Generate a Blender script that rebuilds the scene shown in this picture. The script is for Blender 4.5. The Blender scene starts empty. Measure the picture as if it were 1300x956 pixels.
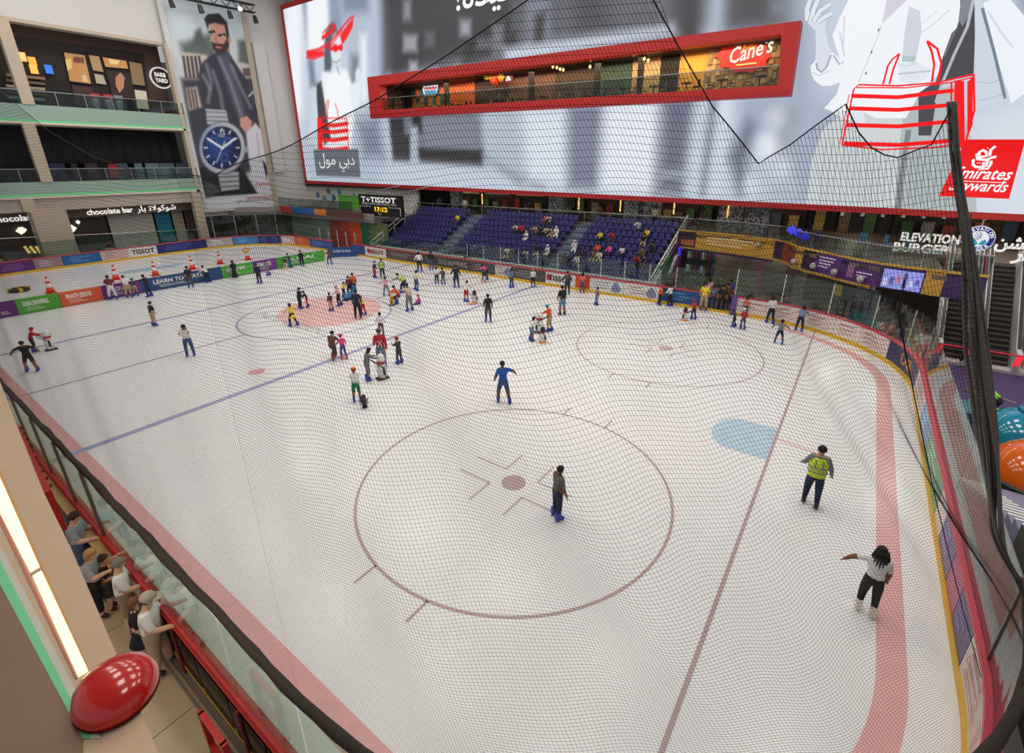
import bpy, bmesh, math, random
import numpy as np
from mathutils import Vector, Matrix
random.seed(7); rng = np.random.default_rng(7)
SC = bpy.context.scene; COL = SC.collection
# ---------------------------------------------------------------- camera (solved from the rink markings; metres, ice at z = 0)
CAM = np.array([0.9354, -16.3588, 8.8817]); YAW, PITCH, ROLL, FPX = 2.1925, -0.3562, -0.0057, 607.669
_fw = np.array([math.cos(PITCH)*math.cos(YAW), math.cos(PITCH)*math.sin(YAW), math.sin(PITCH)])
_rt = np.array([math.sin(YAW), -math.cos(YAW), 0.0]); _up = np.cross(_rt, _fw)
RT = math.cos(ROLL)*_rt + math.sin(ROLL)*_up; UP = -math.sin(ROLL)*_rt + math.cos(ROLL)*_up; FW = _fw
cd = bpy.data.cameras.new('camera'); cam = bpy.data.objects.new('camera', cd); COL.objects.link(cam)
cd.sensor_fit = 'HORIZONTAL'; cd.sensor_width = 36.0; cd.lens = FPX/1300*36; cd.shift_y = -44.5/1300; cd.clip_start = 0.05; cd.clip_end = 400
cam.matrix_world = Matrix(((RT[0], UP[0], -FW[0], CAM[0]), (RT[1], UP[1], -FW[1], CAM[1]), (RT[2], UP[2], -FW[2], CAM[2]), (0, 0, 0, 1)))
SC.camera = cam
# ---------------------------------------------------------------- world, lamps, exposure
w = bpy.data.worlds.new('world'); SC.world = w; w.use_nodes = True
bg = w.node_tree.nodes['Background']; bg.inputs[0].default_value = (0.93, 0.96, 1.0, 1); bg.inputs[1].default_value = 0.42
SC.view_settings.view_transform = 'Standard'; SC.view_settings.look = 'None'; SC.view_settings.gamma = 1
SC.view_settings.use_curve_mapping = False; SC.view_settings.exposure = 0.0
def lamp(kind, name, loc, power, color=(1, .95, .88), size=3.0, target=None, **kw):
    l = bpy.data.lights.new(name, kind); l.energy = power; l.color = color
    if kind == 'AREA': l.shape = 'SQUARE'; l.size = size
    for k, v in kw.items(): setattr(l, k, v)
    o = bpy.data.objects.new(name, l); COL.objects.link(o); o.location = loc
    if target is not None: o.rotation_euler = (Vector(target)-Vector(loc)).to_track_quat('-Z', 'Y').to_euler()
    return o
for i in range(6):                                   # atrium light boxes under the ceiling
    for j in range(3):
        lamp('AREA', 'atrium_lamp', (-54+i*11.5, -11+j*11, 28.4), 700, (1, .955, .90), 5.0)
for x, y in ((-7.6, 3.0), (-13.5, -1.5), (-25, 4), (2.5, 4)):      # warm spotlights over the ice
    lamp('SPOT', 'rink_spotlight', (x, y, 24), 1200, (1, .84, .62), target=(x, y, 0), spot_size=1.5, spot_blend=1.0, shadow_soft_size=.22)
# ---------------------------------------------------------------- pixel -> place (photo frame 1300 x 956)
def ray(px, py): return FW*FPX + RT*(px-650.0) - UP*(py-433.5)
def G(px, py, z=0.0): d = ray(px, py); return CAM + d*(z-CAM[2])/d[2]
def PX(px, py, x): d = ray(px, py); return CAM + d*(x-CAM[0])/d[0]
def PY(px, py, y): d = ray(px, py); return CAM + d*(y-CAM[1])/d[1]
# ---------------------------------------------------------------- materials
def lin(c):
    r = [(v/255.0) for v in c[:3]]
    return tuple(v/12.92 if v <= .04045 else ((v+.055)/1.055)**2.4 for v in r)
_mats = {}
def mat(rgb, rough=.6, metal=0.0, emit=0.0, noise=.06, scale=3.0, name=None, spec=.4, coat=0.0):
    key = (tuple(rgb), rough, metal, emit, noise, scale, spec, coat)
    if key in _mats: return _mats[key]
    m = bpy.data.materials.new(name or 'paint_%d_%d_%d' % tuple(int(v) for v in rgb[:3])); m.use_nodes = True
    nt = m.node_tree; b = nt.nodes['Principled BSDF']; c = (*lin(rgb), 1)
    b.inputs['Base Color'].default_value = c; b.inputs['Roughness'].default_value = rough; b.inputs['Metallic'].default_value = metal
    b.inputs['Specular IOR Level'].default_value = spec; b.inputs['Coat Weight'].default_value = coat
    if emit: b.inputs['Base Color'].default_value = tuple(v*max(.02, 1-emit*1.1) for v in c[:3])+(1,); b.inputs['Emission Color'].default_value = c; b.inputs['Emission Strength'].default_value = emit
    elif noise:
        tc = nt.nodes.new('ShaderNodeTexCoord'); n = nt.nodes.new('ShaderNodeTexNoise'); n.inputs['Scale'].default_value = scale; n.inputs['Detail'].default_value = 3
        mx = nt.nodes.new('ShaderNodeMix'); mx.data_type = 'RGBA'
        mx.inputs['A'].default_value = tuple(min(1, v*(1-noise*2)) for v in c[:3])+(1,); mx.inputs['B'].default_value = tuple(min(1, v*(1+noise*2)) for v in c[:3])+(1,)
        nt.links.new(tc.outputs['Object'], n.inputs['Vector']); nt.links.new(n.outputs['Fac'], mx.inputs['Factor']); nt.links.new(mx.outputs['Result'], b.inputs['Base Color'])
    _mats[key] = m; return m
def emis(rgb, s=1.0): return mat(rgb, .5, 0, s, 0)
def glass_mat(name, tint=(225, 238, 232), refl=.08, rough=.02, fres=True):
    m = bpy.data.materials.new(name); m.use_nodes = True; nt = m.node_tree; nt.nodes.clear()
    o = nt.nodes.new('ShaderNodeOutputMaterial'); t = nt.nodes.new('ShaderNodeBsdfTransparent'); g = nt.nodes.new('ShaderNodeBsdfGlossy'); mx = nt.nodes.new('ShaderNodeMixShader')
    t.inputs[0].default_value = (*lin(tint), 1); g.inputs['Roughness'].default_value = rough
    if fres:
        f = nt.nodes.new('ShaderNodeLayerWeight'); f.inputs['Blend'].default_value = .5
        p = nt.nodes.new('ShaderNodeMath'); p.operation = 'POWER'; p.inputs[1].default_value = 4.0; q = nt.nodes.new('ShaderNodeMath'); q.operation = 'MULTIPLY_ADD'; q.inputs[1].default_value = .7; q.inputs[2].default_value = refl*.6
        nt.links.new(f.outputs['Facing'], p.inputs[0]); nt.links.new(p.outputs[0], q.inputs[0]); nt.links.new(q.outputs[0], mx.inputs[0])
    else: mx.inputs[0].default_value = refl
    nt.links.new(t.outputs[0], mx.inputs[1]); nt.links.new(g.outputs[0], mx.inputs[2]); nt.links.new(mx.outputs[0], o.inputs[0]); return m
GLASS = glass_mat('rink_glass'); GLASSD = glass_mat('shop_glass', (205, 215, 212))
def attr_mat(name, emit=None):
    m = bpy.data.materials.new(name); m.use_nodes = True; nt = m.node_tree; b = nt.nodes['Principled BSDF']
    a = nt.nodes.new('ShaderNodeAttribute'); a.attribute_name = 'Col'
    if emit:
        b.inputs['Base Color'].default_value = (0.01, .01, .01, 1); nt.links.new(a.outputs['Color'], b.inputs['Emission Color']); b.inputs['Emission Strength'].default_value = emit
    else: nt.links.new(a.outputs['Color'], b.inputs['Base Color'])
    b.inputs['Roughness'].default_value = .5; return m
# ---------------------------------------------------------------- mesh builder
class MB:
    def __init__(s): s.v = []; s.f = []; s.mi = []; s.cur = 0
    def add(s, vs, fs):
        n = len(s.v); s.v += [tuple(float(c) for c in p) for p in vs]; s.f += [tuple(i+n for i in f) for f in fs]; s.mi += [s.cur]*len(fs); return s
    def box(s, a, b):
        x0, y0, z0 = a; x1, y1, z1 = b
        return s.add([(x0,y0,z0),(x1,y0,z0),(x1,y1,z0),(x0,y1,z0),(x0,y0,z1),(x1,y0,z1),(x1,y1,z1),(x0,y1,z1)], [(0,3,2,1),(4,5,6,7),(0,1,5,4),(1,2,6,5),(2,3,7,6),(3,0,4,7)])
    def hexa(s, q, r): return s.add(list(q)+list(r), [(3,2,1,0),(4,5,6,7),(0,1,5,4),(1,2,6,5),(2,3,7,6),(3,0,4,7)])
    def obox(s, c, ax, ay, az):                       # centre and half axes
        c = np.array(c, float); ax, ay, az = (np.array(a, float) for a in (ax, ay, az))
        return s.hexa([c-ax-ay-az, c+ax-ay-az, c+ax+ay-az, c-ax+ay-az], [c-ax-ay+az, c+ax-ay+az, c+ax+ay+az, c-ax+ay+az])
    def bar(s, a, b, w=.05, h=None, up=(0, 0, 1)):
        a = np.array(a, float); b = np.array(b, float); d = b-a; L = np.linalg.norm(d); d /= L
        u = np.array(up, float)
        if abs(d@u) > .98: u = np.array((1., 0, 0))
        r = np.cross(d, u); r /= np.linalg.norm(r); u = np.cross(r, d); h = h or w
        return s.obox((a+b)/2, d*L/2, r*w/2, u*h/2)
    def tube(s, pts, r, n=6, cap=True):
        pts = [np.array(p, float) for p in pts]; m = len(pts); rs = r if hasattr(r, '__len__') else [r]*m; rings = []; prev = None
        for i, p in enumerate(pts):
            d = pts[min(i+1, m-1)]-pts[max(i-1, 0)]; d = d/(np.linalg.norm(d)+1e-9)
            u = prev if prev is not None else (np.array((0, 0, 1.)) if abs(d[2]) < .9 else np.array((1., 0, 0)))
            x = np.cross(d, u); x /= np.linalg.norm(x)+1e-9; y = np.cross(x, d); prev = y
            rings.append([p+rs[i]*(math.cos(2*math.pi*k/n)*x+math.sin(2*math.pi*k/n)*y) for k in range(n)])
        vs = [q for g in rings for q in g]; fs = [(i*n+k, i*n+(k+1) % n, (i+1)*n+(k+1) % n, (i+1)*n+k) for i in range(m-1) for k in range(n)]
        if cap: fs += [tuple(range(n-1, -1, -1)), tuple((m-1)*n+k for k in range(n))]
        return s.add(vs, fs)
    def lathe(s, prof, c=(0, 0, 0), n=12, sx=1, sy=1):
        vs = []; m = len(prof)
        for r, z in prof: vs += [(c[0]+sx*r*math.cos(2*math.pi*k/n), c[1]+sy*r*math.sin(2*math.pi*k/n), c[2]+z) for k in range(n)]
        fs = [(i*n+k, i*n+(k+1) % n, (i+1)*n+(k+1) % n, (i+1)*n+k) for i in range(m-1) for k in range(n)]
        fs += [tuple(range(n-1, -1, -1)), tuple((m-1)*n+k for k in range(n))]
        return s.add(vs, fs)
    def prism(s, poly, ext):                          # polygon (3-D points) pushed along ext
        poly = [np.array(p, float) for p in poly]; e = np.array(ext, float); n = len(poly)
        return s.add(poly+[p+e for p in poly], [tuple(range(n-1, -1, -1)), tuple(range(n, 2*n))]+[(k, (k+1) % n, n+(k+1) % n, n+k) for k in range(n)])
    def wall(s, path, z0, z1, t=.1, closed=False):    # upright band along a plan path, thickness to the left side
        p = [np.array(q[:2], float) for q in path]; n = len(p); off = []
        for i in range(n):
            a = p[(i-1) % n] if (closed or i > 0) else p[i]; b = p[(i+1) % n] if (closed or i < n-1) else p[i]
            d = b-a; d /= np.linalg.norm(d)+1e-9; off.append(p[i]+np.array((-d[1], d[0]))*t)
        zz0 = z0 if hasattr(z0, '__len__') else [z0]*n; zz1 = z1 if hasattr(z1, '__len__') else [z1]*n
        vs = []
        for i in range(n): vs += [(*p[i], zz0[i]), (*off[i], zz0[i]), (*off[i], zz1[i]), (*p[i], zz1[i])]
        fs = []
        for i in range(n if closed else n-1):
            j = (i+1) % n
            for k in range(4): fs.append((4*i+k, 4*j+k, 4*j+(k+1) % 4, 4*i+(k+1) % 4))
        if not closed: fs += [(3, 2, 1, 0), tuple(4*(n-1)+k for k in range(4))]
        return s.add(vs, fs)
    def mesh(s, name, mats, smooth=False):
        me = bpy.data.meshes.new(name); me.from_pydata(s.v, [], s.f)
        for m in (mats if isinstance(mats, (list, tuple)) else [mats]): me.materials.append(m)
        if any(s.mi): me.polygons.foreach_set('material_index', s.mi)
        if smooth: me.polygons.foreach_set('use_smooth', [True]*len(s.f))
        bm = bmesh.new(); bm.from_mesh(me); bmesh.ops.recalc_face_normals(bm, faces=bm.faces); bm.to_mesh(me); bm.free(); return me
    def build(s, name, mats, parent=None, smooth=False, **kw): return obj(name, s.mesh(name, mats, smooth), parent, **kw)
def obj(name, data, parent=None, label=None, cat=None, group=None, kind=None, loc=None, rotz=None):
    o = bpy.data.objects.new(name, data); COL.objects.link(o)
    if parent is not None: o.parent = parent
    if loc is not None: o.location = [float(c) for c in loc]
    if rotz is not None: o.rotation_euler = (0, 0, rotz)
    if label: o['label'] = label
    if cat: o['category'] = cat
    if group: o['group'] = group
    if kind: o['kind'] = kind
    return o
def thing(name, label, cat, loc=(0, 0, 0), rotz=0.0, group=None, kind=None): return obj(name, None, None, label, cat, group, kind, loc, rotz)
def osl(o, m):                                        # object-level material on shared mesh data
    o.material_slots[0].link = 'OBJECT'; o.material_slots[0].material = m; return o
def text(body, name, m, parent, origin, xdir, ydir, size, align='LEFT', ext=.01, width=None, shear=0.0, bold=0.0):
    c = bpy.data.curves.new(name, 'FONT'); c.body = body; c.size = size; c.extrude = ext; c.align_x = align; c.shear = shear; c.offset = bold; c.resolution_u = 2
    c.materials.append(m); o = obj(name, c, parent)
    x = Vector(xdir).normalized(); y = Vector(ydir).normalized(); z = x.cross(y); y = z.cross(x)
    mt = Matrix((x, y, z)).transposed().to_4x4(); mt.translation = Vector([float(v) for v in origin])
    if width:
        bpy.context.view_layer.update(); wd = o.dimensions.x or 1.0
        mt = mt @ Matrix.Diagonal((width/wd, 1, 1, 1))
    if parent is not None: mt = Matrix.Translation(-parent.location) @ mt if parent.rotation_euler.z == 0 else (Matrix.Translation(parent.location) @ Matrix.Rotation(parent.rotation_euler.z, 4, 'Z')).inverted() @ mt
    bpy.context.view_layer.update(); me = bpy.data.meshes.new_from_object(o.evaluated_get(bpy.context.evaluated_depsgraph_get()))
    bpy.data.objects.remove(o); o = obj(name, me, parent); o.matrix_local = mt
    return o
# ---------------------------------------------------------------- flat prints painted as colour attributes
class Canvas:
    def __init__(s, org, ud, vd, w, h, res, base):
        s.o = np.array(org, float); s.u = np.array(ud, float); s.vv = np.array(vd, float); s.n = np.cross(s.u, s.vv)
        s.nx = int(w/res)+1; s.ny = int(h/res)+1; s.res = res; s.c = np.ones((s.ny, s.nx, 3))*np.array(base, float)
        s.U, s.V = np.meshgrid(np.arange(s.nx)*res, np.arange(s.ny)*res)
    def at(s, px, py):
        d = ray(px, py); t = ((s.o-CAM)@s.n)/(d@s.n); q = CAM+d*t-s.o; return (q@s.u, q@s.vv)
    def _mix(s, a, col):
        a = a[..., None]; s.c = s.c*(1-a)+np.array(col, float)*a
    def poly(s, pts, col, blur=None, al=1.0, uv=False):
        P = np.array([p if uv else s.at(*p) for p in pts]); b = blur or s.res*.8; n = len(P)
        lo = P.min(0)-2*b-s.res; hi = P.max(0)+2*b+s.res
        i0, i1 = max(0, int(lo[0]/s.res)), min(s.nx, int(hi[0]/s.res)+2); j0, j1 = max(0, int(lo[1]/s.res)), min(s.ny, int(hi[1]/s.res)+2)
        if i0 >= i1 or j0 >= j1: return s
        U = s.U[j0:j1, i0:i1]; V = s.V[j0:j1, i0:i1]; D = np.full(U.shape, 1e9); ins = np.zeros(U.shape, bool)
        for k in range(n):
            a = P[k]; c = P[(k+1) % n]; e = c-a; L = e@e+1e-12
            t = np.clip(((U-a[0])*e[0]+(V-a[1])*e[1])/L, 0, 1); D = np.minimum(D, np.hypot(U-a[0]-t*e[0], V-a[1]-t*e[1]))
            cr = ((a[1] > V) != (c[1] > V)) & (U < e[0]*(V-a[1])/(e[1] if abs(e[1]) > 1e-9 else 1e-9)+a[0]); ins ^= cr
        sd = np.where(ins, D, -D); A = np.clip(sd/b*.5+.5, 0, 1); A = A*A*(3-2*A)*al
        s.c[j0:j1, i0:i1] = s.c[j0:j1, i0:i1]*(1-A[..., None])+np.array(col, float)*A[..., None]; return s
    def line(s, pts, col, w, blur=None, al=1.0, uv=False):
        P = np.array([p if uv else s.at(*p) for p in pts]); b = blur or s.res*.8
        lo = P.min(0)-w-2*b; hi = P.max(0)+w+2*b
        i0, i1 = max(0, int(lo[0]/s.res)), min(s.nx, int(hi[0]/s.res)+2); j0, j1 = max(0, int(lo[1]/s.res)), min(s.ny, int(hi[1]/s.res)+2)
        if i0 >= i1 or j0 >= j1: return s
        U = s.U[j0:j1, i0:i1]; V = s.V[j0:j1, i0:i1]; D = np.full(U.shape, 1e9)
        for k in range(len(P)-1):
            a = P[k]; e = P[k+1]-a; L = e@e+1e-12; t = np.clip(((U-a[0])*e[0]+(V-a[1])*e[1])/L, 0, 1)
            D = np.minimum(D, np.hypot(U-a[0]-t*e[0], V-a[1]-t*e[1]))
        A = np.clip((w/2-D)/b*.5+.5, 0, 1)*al
        s.c[j0:j1, i0:i1] = s.c[j0:j1, i0:i1]*(1-A[..., None])+np.array(col, float)*A[..., None]; return s
    def ell(s, c, rx, ry, col, blur=None, al=1.0, rot=0.0):        # centre and radii in photo pixels
        return s.poly([(c[0]+rx*math.cos(t)*math.cos(rot)-ry*math.sin(t)*math.sin(rot), c[1]+rx*math.cos(t)*math.sin(rot)+ry*math.sin(t)*math.cos(rot)) for t in np.linspace(0, 2*math.pi, 24, endpoint=False)], col, blur, al)
    def build(s, name, m, parent, lift=0.0, hole=None):
        P = s.o+s.U[..., None]*s.u+s.V[..., None]*s.vv+lift*s.n; P = P.reshape(-1, 3)
        idx = np.arange(s.nx*s.ny).reshape(s.ny, s.nx)
        F = np.stack([idx[:-1, :-1], idx[:-1, 1:], idx[1:, 1:], idx[1:, :-1]], -1).reshape(-1, 4)
        if hole is not None:
            h = np.array([s.at(*q) for q in hole]); c = (s.U[:-1, :-1]+s.res/2).ravel(), (s.V[:-1, :-1]+s.res/2).ravel(); ins = np.zeros(len(F), bool)
            for k in range(len(h)):
                a, d = h[k], h[(k+1) % len(h)]; ins ^= ((a[1] > c[1]) != (d[1] > c[1])) & (c[0] < (d[0]-a[0])*(c[1]-a[1])/((d[1]-a[1]) or 1e-9)+a[0])
            F = F[~ins]
        me = bpy.data.meshes.new(name); me.from_pydata(P.tolist(), [], F.tolist()); me.materials.append(m)
        at = me.color_attributes.new('Col', 'FLOAT_COLOR', 'POINT'); c = np.clip(s.c.reshape(-1, 3)/255, 0, 1)
        c = np.where(c <= .04045, c/12.92, ((c+.055)/1.055)**2.4); at.data.foreach_set('color', np.concatenate([c, np.ones((len(c), 1))], 1).ravel().astype(np.float32))
        return obj(name, me, parent)
# ================================================================ the ice and the boards
HX, LX, HY, CR = 4.0, -58.4, 14.7, 7.4
_L1 = HX-LX-2*CR; _L2 = 2*HY-2*CR; _A = CR*math.pi/2
SEG = [('l', (LX+CR, HY), (1, 0), _L1), ('a', (HX-CR, HY-CR), math.pi/2, _A), ('l', (HX, HY-CR), (0, -1), _L2), ('a', (HX-CR, -HY+CR), 0.0, _A),
       ('l', (HX-CR, -HY), (-1, 0), _L1), ('a', (LX+CR, -HY+CR), -math.pi/2, _A), ('l', (LX, -HY+CR), (0, 1), _L2), ('a', (LX+CR, HY-CR), math.pi, _A)]
PER = sum(q[3] for q in SEG)
def per(s, off=0.0):                                  # point on the boards' inner face; clockwise from the far straight; off = outward
    s %= PER
    for k, a, b, L in SEG:
        if s <= L+1e-9:
            if k == 'l': return np.array((a[0]+b[0]*s-b[1]*off, a[1]+b[1]*s+b[0]*off))
            t = b-s/CR; return np.array((a[0]+(CR+off)*math.cos(t), a[1]+(CR+off)*math.sin(t)))
        s -= L
_S = np.linspace(0, PER, 4000, endpoint=False); _SP = np.array([per(s) for s in _S])
def s_of(px, py, z=0.0):
    g = G(px, py, z)[:2]; return float(_S[np.argmin(((_SP-g)**2).sum(1))])
def s_x(x, side=1): return (x-(LX+CR)) if side > 0 else (_L1+2*_A+_L2+(HX-CR-x))
def s_right(y): return _L1+_A+(HY-CR-y)
def s_left(y): return 2*_L1+3*_A+_L2+(y+HY-CR)
def path(s0, s1, step=.6, off=0.0):
    n = max(1, int(math.ceil((s1-s0)/step))); return [per(s0+(s1-s0)*i/n, off) for i in range(n+1)]
# floor around the rink, ceiling
MB().box((-75, -40, -.5), (40, 45, -.12)).build('floor', mat((120, 112, 108), .35, noise=.05, scale=.6), kind='structure', label='mall floor of polished stone around the rink')
MB().box((-75, -40, 29), (40, 45, 29.4)).build('ceiling', mat((205, 203, 200), .8), kind='structure', label='pale atrium ceiling high over the ice')
icem = bpy.data.materials.new('ice'); icem.use_nodes = True
nt = icem.node_tree; b = nt.nodes['Principled BSDF']; tc = nt.nodes.new('ShaderNodeTexCoord')
n1 = nt.nodes.new('ShaderNodeTexNoise'); n1.inputs['Scale'].default_value = .35; n1.inputs['Detail'].default_value = 5
n2 = nt.nodes.new('ShaderNodeTexNoise'); n2.inputs['Scale'].default_value = 6; n2.inputs['Detail'].default_value = 6
mp = nt.nodes.new('ShaderNodeMapping'); mp.inputs['Scale'].default_value = (1, 6, 1); mp.inputs['Rotation'].default_value = (0, 0, .5)
mx = nt.nodes.new('ShaderNodeMix'); mx.data_type = 'RGBA'; mx.inputs['A'].default_value = (*lin((222, 222, 224)), 1); mx.inputs['B'].default_value = (*lin((238, 238, 238)), 1)
ad = nt.nodes.new('ShaderNodeMath'); ad.operation = 'AVERAGE' if False else 'ADD'; ml = nt.nodes.new('ShaderNodeMath'); ml.operation = 'MULTIPLY'; ml.inputs[1].default_value = .5
nt.links.new(tc.outputs['Object'], n1.inputs['Vector']); nt.links.new(tc.outputs['Object'], mp.inputs['Vector']); nt.links.new(mp.outputs[0], n2.inputs['Vector'])
nt.links.new(n1.outputs['Fac'], ad.inputs[0]); nt.links.new(n2.outputs['Fac'], ad.inputs[1]); nt.links.new(ad.outputs[0], ml.inputs[0]); nt.links.new(ml.outputs[0], mx.inputs['Factor'])
nt.links.new(mx.outputs['Result'], b.inputs['Base Color']); b.inputs['Roughness'].default_value = .22; b.inputs['Specular IOR Level'].default_value = .3
bp = nt.nodes.new('ShaderNodeBump'); bp.inputs['Strength'].default_value = .06; bp.inputs['Distance'].default_value = .02; nt.links.new(n2.outputs['Fac'], bp.inputs['Height']); nt.links.new(bp.outputs[0], b.inputs['Normal'])
ice = MB().prism([(*per(s, .1), 0) for s in np.linspace(0, PER, 160, endpoint=False)], (0, 0, -.11)).build('floor_ice', icem, kind='structure', label='white ice sheet of the rink with faded painted markings')
def paint(rgb): return mat(rgb, .25, noise=.05, scale=2, spec=.3)
GREYRED, BLUEL, LILAC = paint((182, 158, 162)), paint((164, 166, 200)), paint((198, 176, 178))
ZP = .004
def strip(a, b, wd, m, name, z=ZP):
    a = np.array(a, float); b = np.array(b, float); d = (b-a)/np.linalg.norm(b-a); nn = np.array((-d[1], d[0]))*wd/2
    return MB().add([(*(a-nn), z), (*(b-nn), z), (*(b+nn), z), (*(a+nn), z)], [(0, 1, 2, 3)]).build(name, m, ice)
def ring(c, r, wd, m, name, t0=0, t1=2*math.pi, n=72, z=ZP):
    T = np.linspace(t0, t1, n+1); v = []; f = []
    for t in T: v += [(c[0]+(r-wd/2)*math.cos(t), c[1]+(r-wd/2)*math.sin(t), z), (c[0]+(r+wd/2)*math.cos(t), c[1]+(r+wd/2)*math.sin(t), z)]
    for i in range(n): f.append((2*i, 2*i+1, 2*i+3, 2*i+2))
    return MB().add(v, f).build(name, m, ice)
def disc(c, rx, ry, m, name, z=ZP, n=32):
    return MB().add([(c[0]+rx*math.cos(t), c[1]+ry*math.sin(t), z) for t in np.linspace(0, 2*math.pi, n, endpoint=False)], [tuple(range(n))]).build(name, m, ice)
strip((0, -14.2), (0, 14.2), .09, GREYRED, 'goal_line', ZP+.002)
strip((-18.68, -14.6), (-18.68, 14.6), .3, BLUEL, 'blue_line'); strip((-32.9, -14.6), (-32.9, 14.6), .3, BLUEL, 'blue_line')
strip((-25.85, -14.6), (-25.85, -4.6), .16, GREYRED, 'centre_line'); strip((-25.85, 4.6), (-25.85, 14.6), .16, GREYRED, 'centre_line')
ring((-25.85, 0), 4.5, .12, BLUEL, 'centre_circle')
for cy in (-6.71, 6.71):
    c = np.array((-5.95, cy)); ring(c, 4.5, .078, GREYRED if cy < 0 else LILAC, 'faceoff_circle'); disc(c, .36, .36, GREYRED if cy < 0 else LILAC, 'faceoff_spot')
    for sx in (-1, 1):
        for sy in (-1, 1):
            k = c+np.array((sx*.58, sy*.42)); strip(k, k+(sx*1.15, 0), .07, LILAC, 'faceoff_mark'); strip(k, k+(0, sy*.9), .07, LILAC, 'faceoff_mark')
            h = c+np.array((sx*.85, sy*4.42)); strip(h, h+(0, sy*.62), .07, GREYRED, 'hash_mark')
for p in ((326, 472), (600, 386)):
    g = G(*p); disc(g, .35, .35, paint((216, 168, 172)), 'neutral_spot')
# goal crease, perimeter stripe, centre logo
cr = [(0, 1.15)]+[(-1.2-.75*math.sin(t), 1.15*math.cos(t)) for t in np.linspace(0, math.pi, 17)]+[(0, -1.15)]
MB().add([(x, y, ZP) for x, y in cr], [tuple(range(len(cr)))]).build('goal_crease', paint((178, 204, 222)), ice)
MB().add([(.05, .5, ZP), (1.6, .2, ZP), (1.6, .05, ZP), (.05, .35, ZP)], [(0, 1, 2, 3)]).build('crease_smear', paint((228, 196, 192)), ice)
pr = [per(s, -.72) for s in np.linspace(_L1+2, _L1+2*_A+_L2+44, 150)]; pq = [per(s, -1.2) for s in np.linspace(_L1+2, _L1+2*_A+_L2+44, 150)]
MB().add([(*p, ZP-.0015) for p in pr]+[(*p, ZP-.0015) for p in pq], [(i, i+1, 151+i, 150+i) for i in range(149)]).build('perimeter_stripe', paint((222, 172, 168)), ice)
MB().add([(*G(418+66*math.cos(t), 395.5+18.5*math.sin(t)-6*math.cos(t))[:2], ZP+.002) for t in np.linspace(0, -2*math.pi, 40, endpoint=False)], [tuple(range(40))]).build('centre_spot', paint((228, 186, 180)), ice)
text('INDEPENDENT', 'ice_lettering', paint((188, 186, 188)), ice, (*G(321, 400)[:2], ZP+.003), G(411, 426)-G(321, 400), (-.2, 1, 0), 1.1, ext=0, width=float(np.linalg.norm(G(411, 426)-G(321, 400))))
disc(G(193, 341), .9, 2.6, paint((168, 196, 220)), 'far_crease')
# ---------------------------------------------------------------- boards
boards = thing('rink_boards', 'white and coloured advertising boards ringing the ice, with yellow kick strip', 'rink boards', kind='structure')
def spx(px, py): return s_of(px, py)
GX0, GX1 = s_of(890, 393), s_of(928, 400)             # skaters' gate on the far side
OX0, OX1 = s_of(431, 318.5), s_of(473, 321)           # opening behind the divider
W, NAVY, PURP, BLU, ORG = (228, 224, 222), (40, 44, 92), (92, 52, 120), (42, 86, 140), (214, 84, 44)
PAN = []                                              # (s0, s1, colour, text, text colour)
def pan(a, b, col, t=None, tc=(250, 250, 250), size=.55): PAN.append((a, b, col, t, tc, size))
fx = lambda p: s_of(p, 320+(p-480)*.178)              # along the far kick line
for a, b, col, t, tc in ((474, 489, BLU, None, 0), (489, 513, W, 'TISSOT', (150, 40, 44)), (513, 556, (84, 76, 74), None, 0), (556, 570, (66, 62, 62), None, 0), (570, 612, (74, 68, 66), 'SKATE SHARPENING', (150, 146, 140)), (612, 640, (84, 80, 80), None, 0),
        (640, 660, (206, 200, 198), None, 0), (660, 700, (88, 84, 84), None, 0), (700, 736, W, 'TISSOT', (40, 36, 38)), (736, 753, ORG, None, 0), (753, 794, (216, 218, 218), None, 0), (794, 838, (224, 216, 210), None, 0), (838, 890, (38, 82, 138), None, 0)):
    pan(fx(a), fx(b), col, t, tc or (250, 250, 250))
kp = [(928, 400), (975, 409), (1015, 418), (1052, 429), (1082, 441), (1118, 459), (1160, 498), (1167, 540), (1174, 582), (1184, 660), (1187, 690), (1193, 745), (1198, 790), (1203, 850)]
ks = [s_of(*p) for p in kp]
for i, (col, t) in enumerate((((232, 226, 222), None), ((228, 222, 218), None), ((226, 214, 208), None), ((232, 226, 222), None), ((226, 216, 210), None), (NAVY, 'DUBAI'), ((214, 212, 216), None), ((120, 150, 190), None), ((118, 160, 128), None), ((222, 212, 212), None), ((112, 92, 140), None), ((176, 74, 116), None), ((88, 72, 124), None))):
    pan(ks[i], ks[i+1], col, t, (214, 150, 80))
e0 = ks[-1]; nN = _L1+2*_A+_L2+_L1
while e0 < nN-.1:
    e1 = min(e0+2.4, nN); pan(e0, e1, (214, 206, 200)); e0 = e1
while e0 < s_left(-9.6)-.1:
    e1 = min(e0+2.4, s_left(-9.6)); pan(e0, e1, (196, 190, 190)); e0 = e1
lf = [(0, 352), (46, 345), (82, 340), (131, 334), (168, 330), (203, 325), (266, 317), (297, 314), (330, 311), (348, 310), (366, 309.5), (388, 310), (408, 313), (431, 318.5)]
lc = [(96, 44, 116), (150, 130, 136), (44, 98, 158), (206, 186, 184), W, (40, 46, 110), (188, 176, 176), (66, 126, 184), (44, 56, 116), (44, 56, 112), (206, 186, 178), (212, 96, 60), (52, 82, 150)]
ls = [s_of(*p) for p in lf]; ls = [s if s > 20 else s+PER for s in ls]
for i in range(len(lc)):
    if ls[i+1] > ls[i]+.1: pan(ls[i], ls[i+1], lc[i], 'TISSOT' if lc[i] is W else None, (60, 30, 34))
kick = mat((222, 176, 40), .45); capm = mat((196, 70, 84), .4); capn = mat((186, 42, 46), .4)
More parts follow.
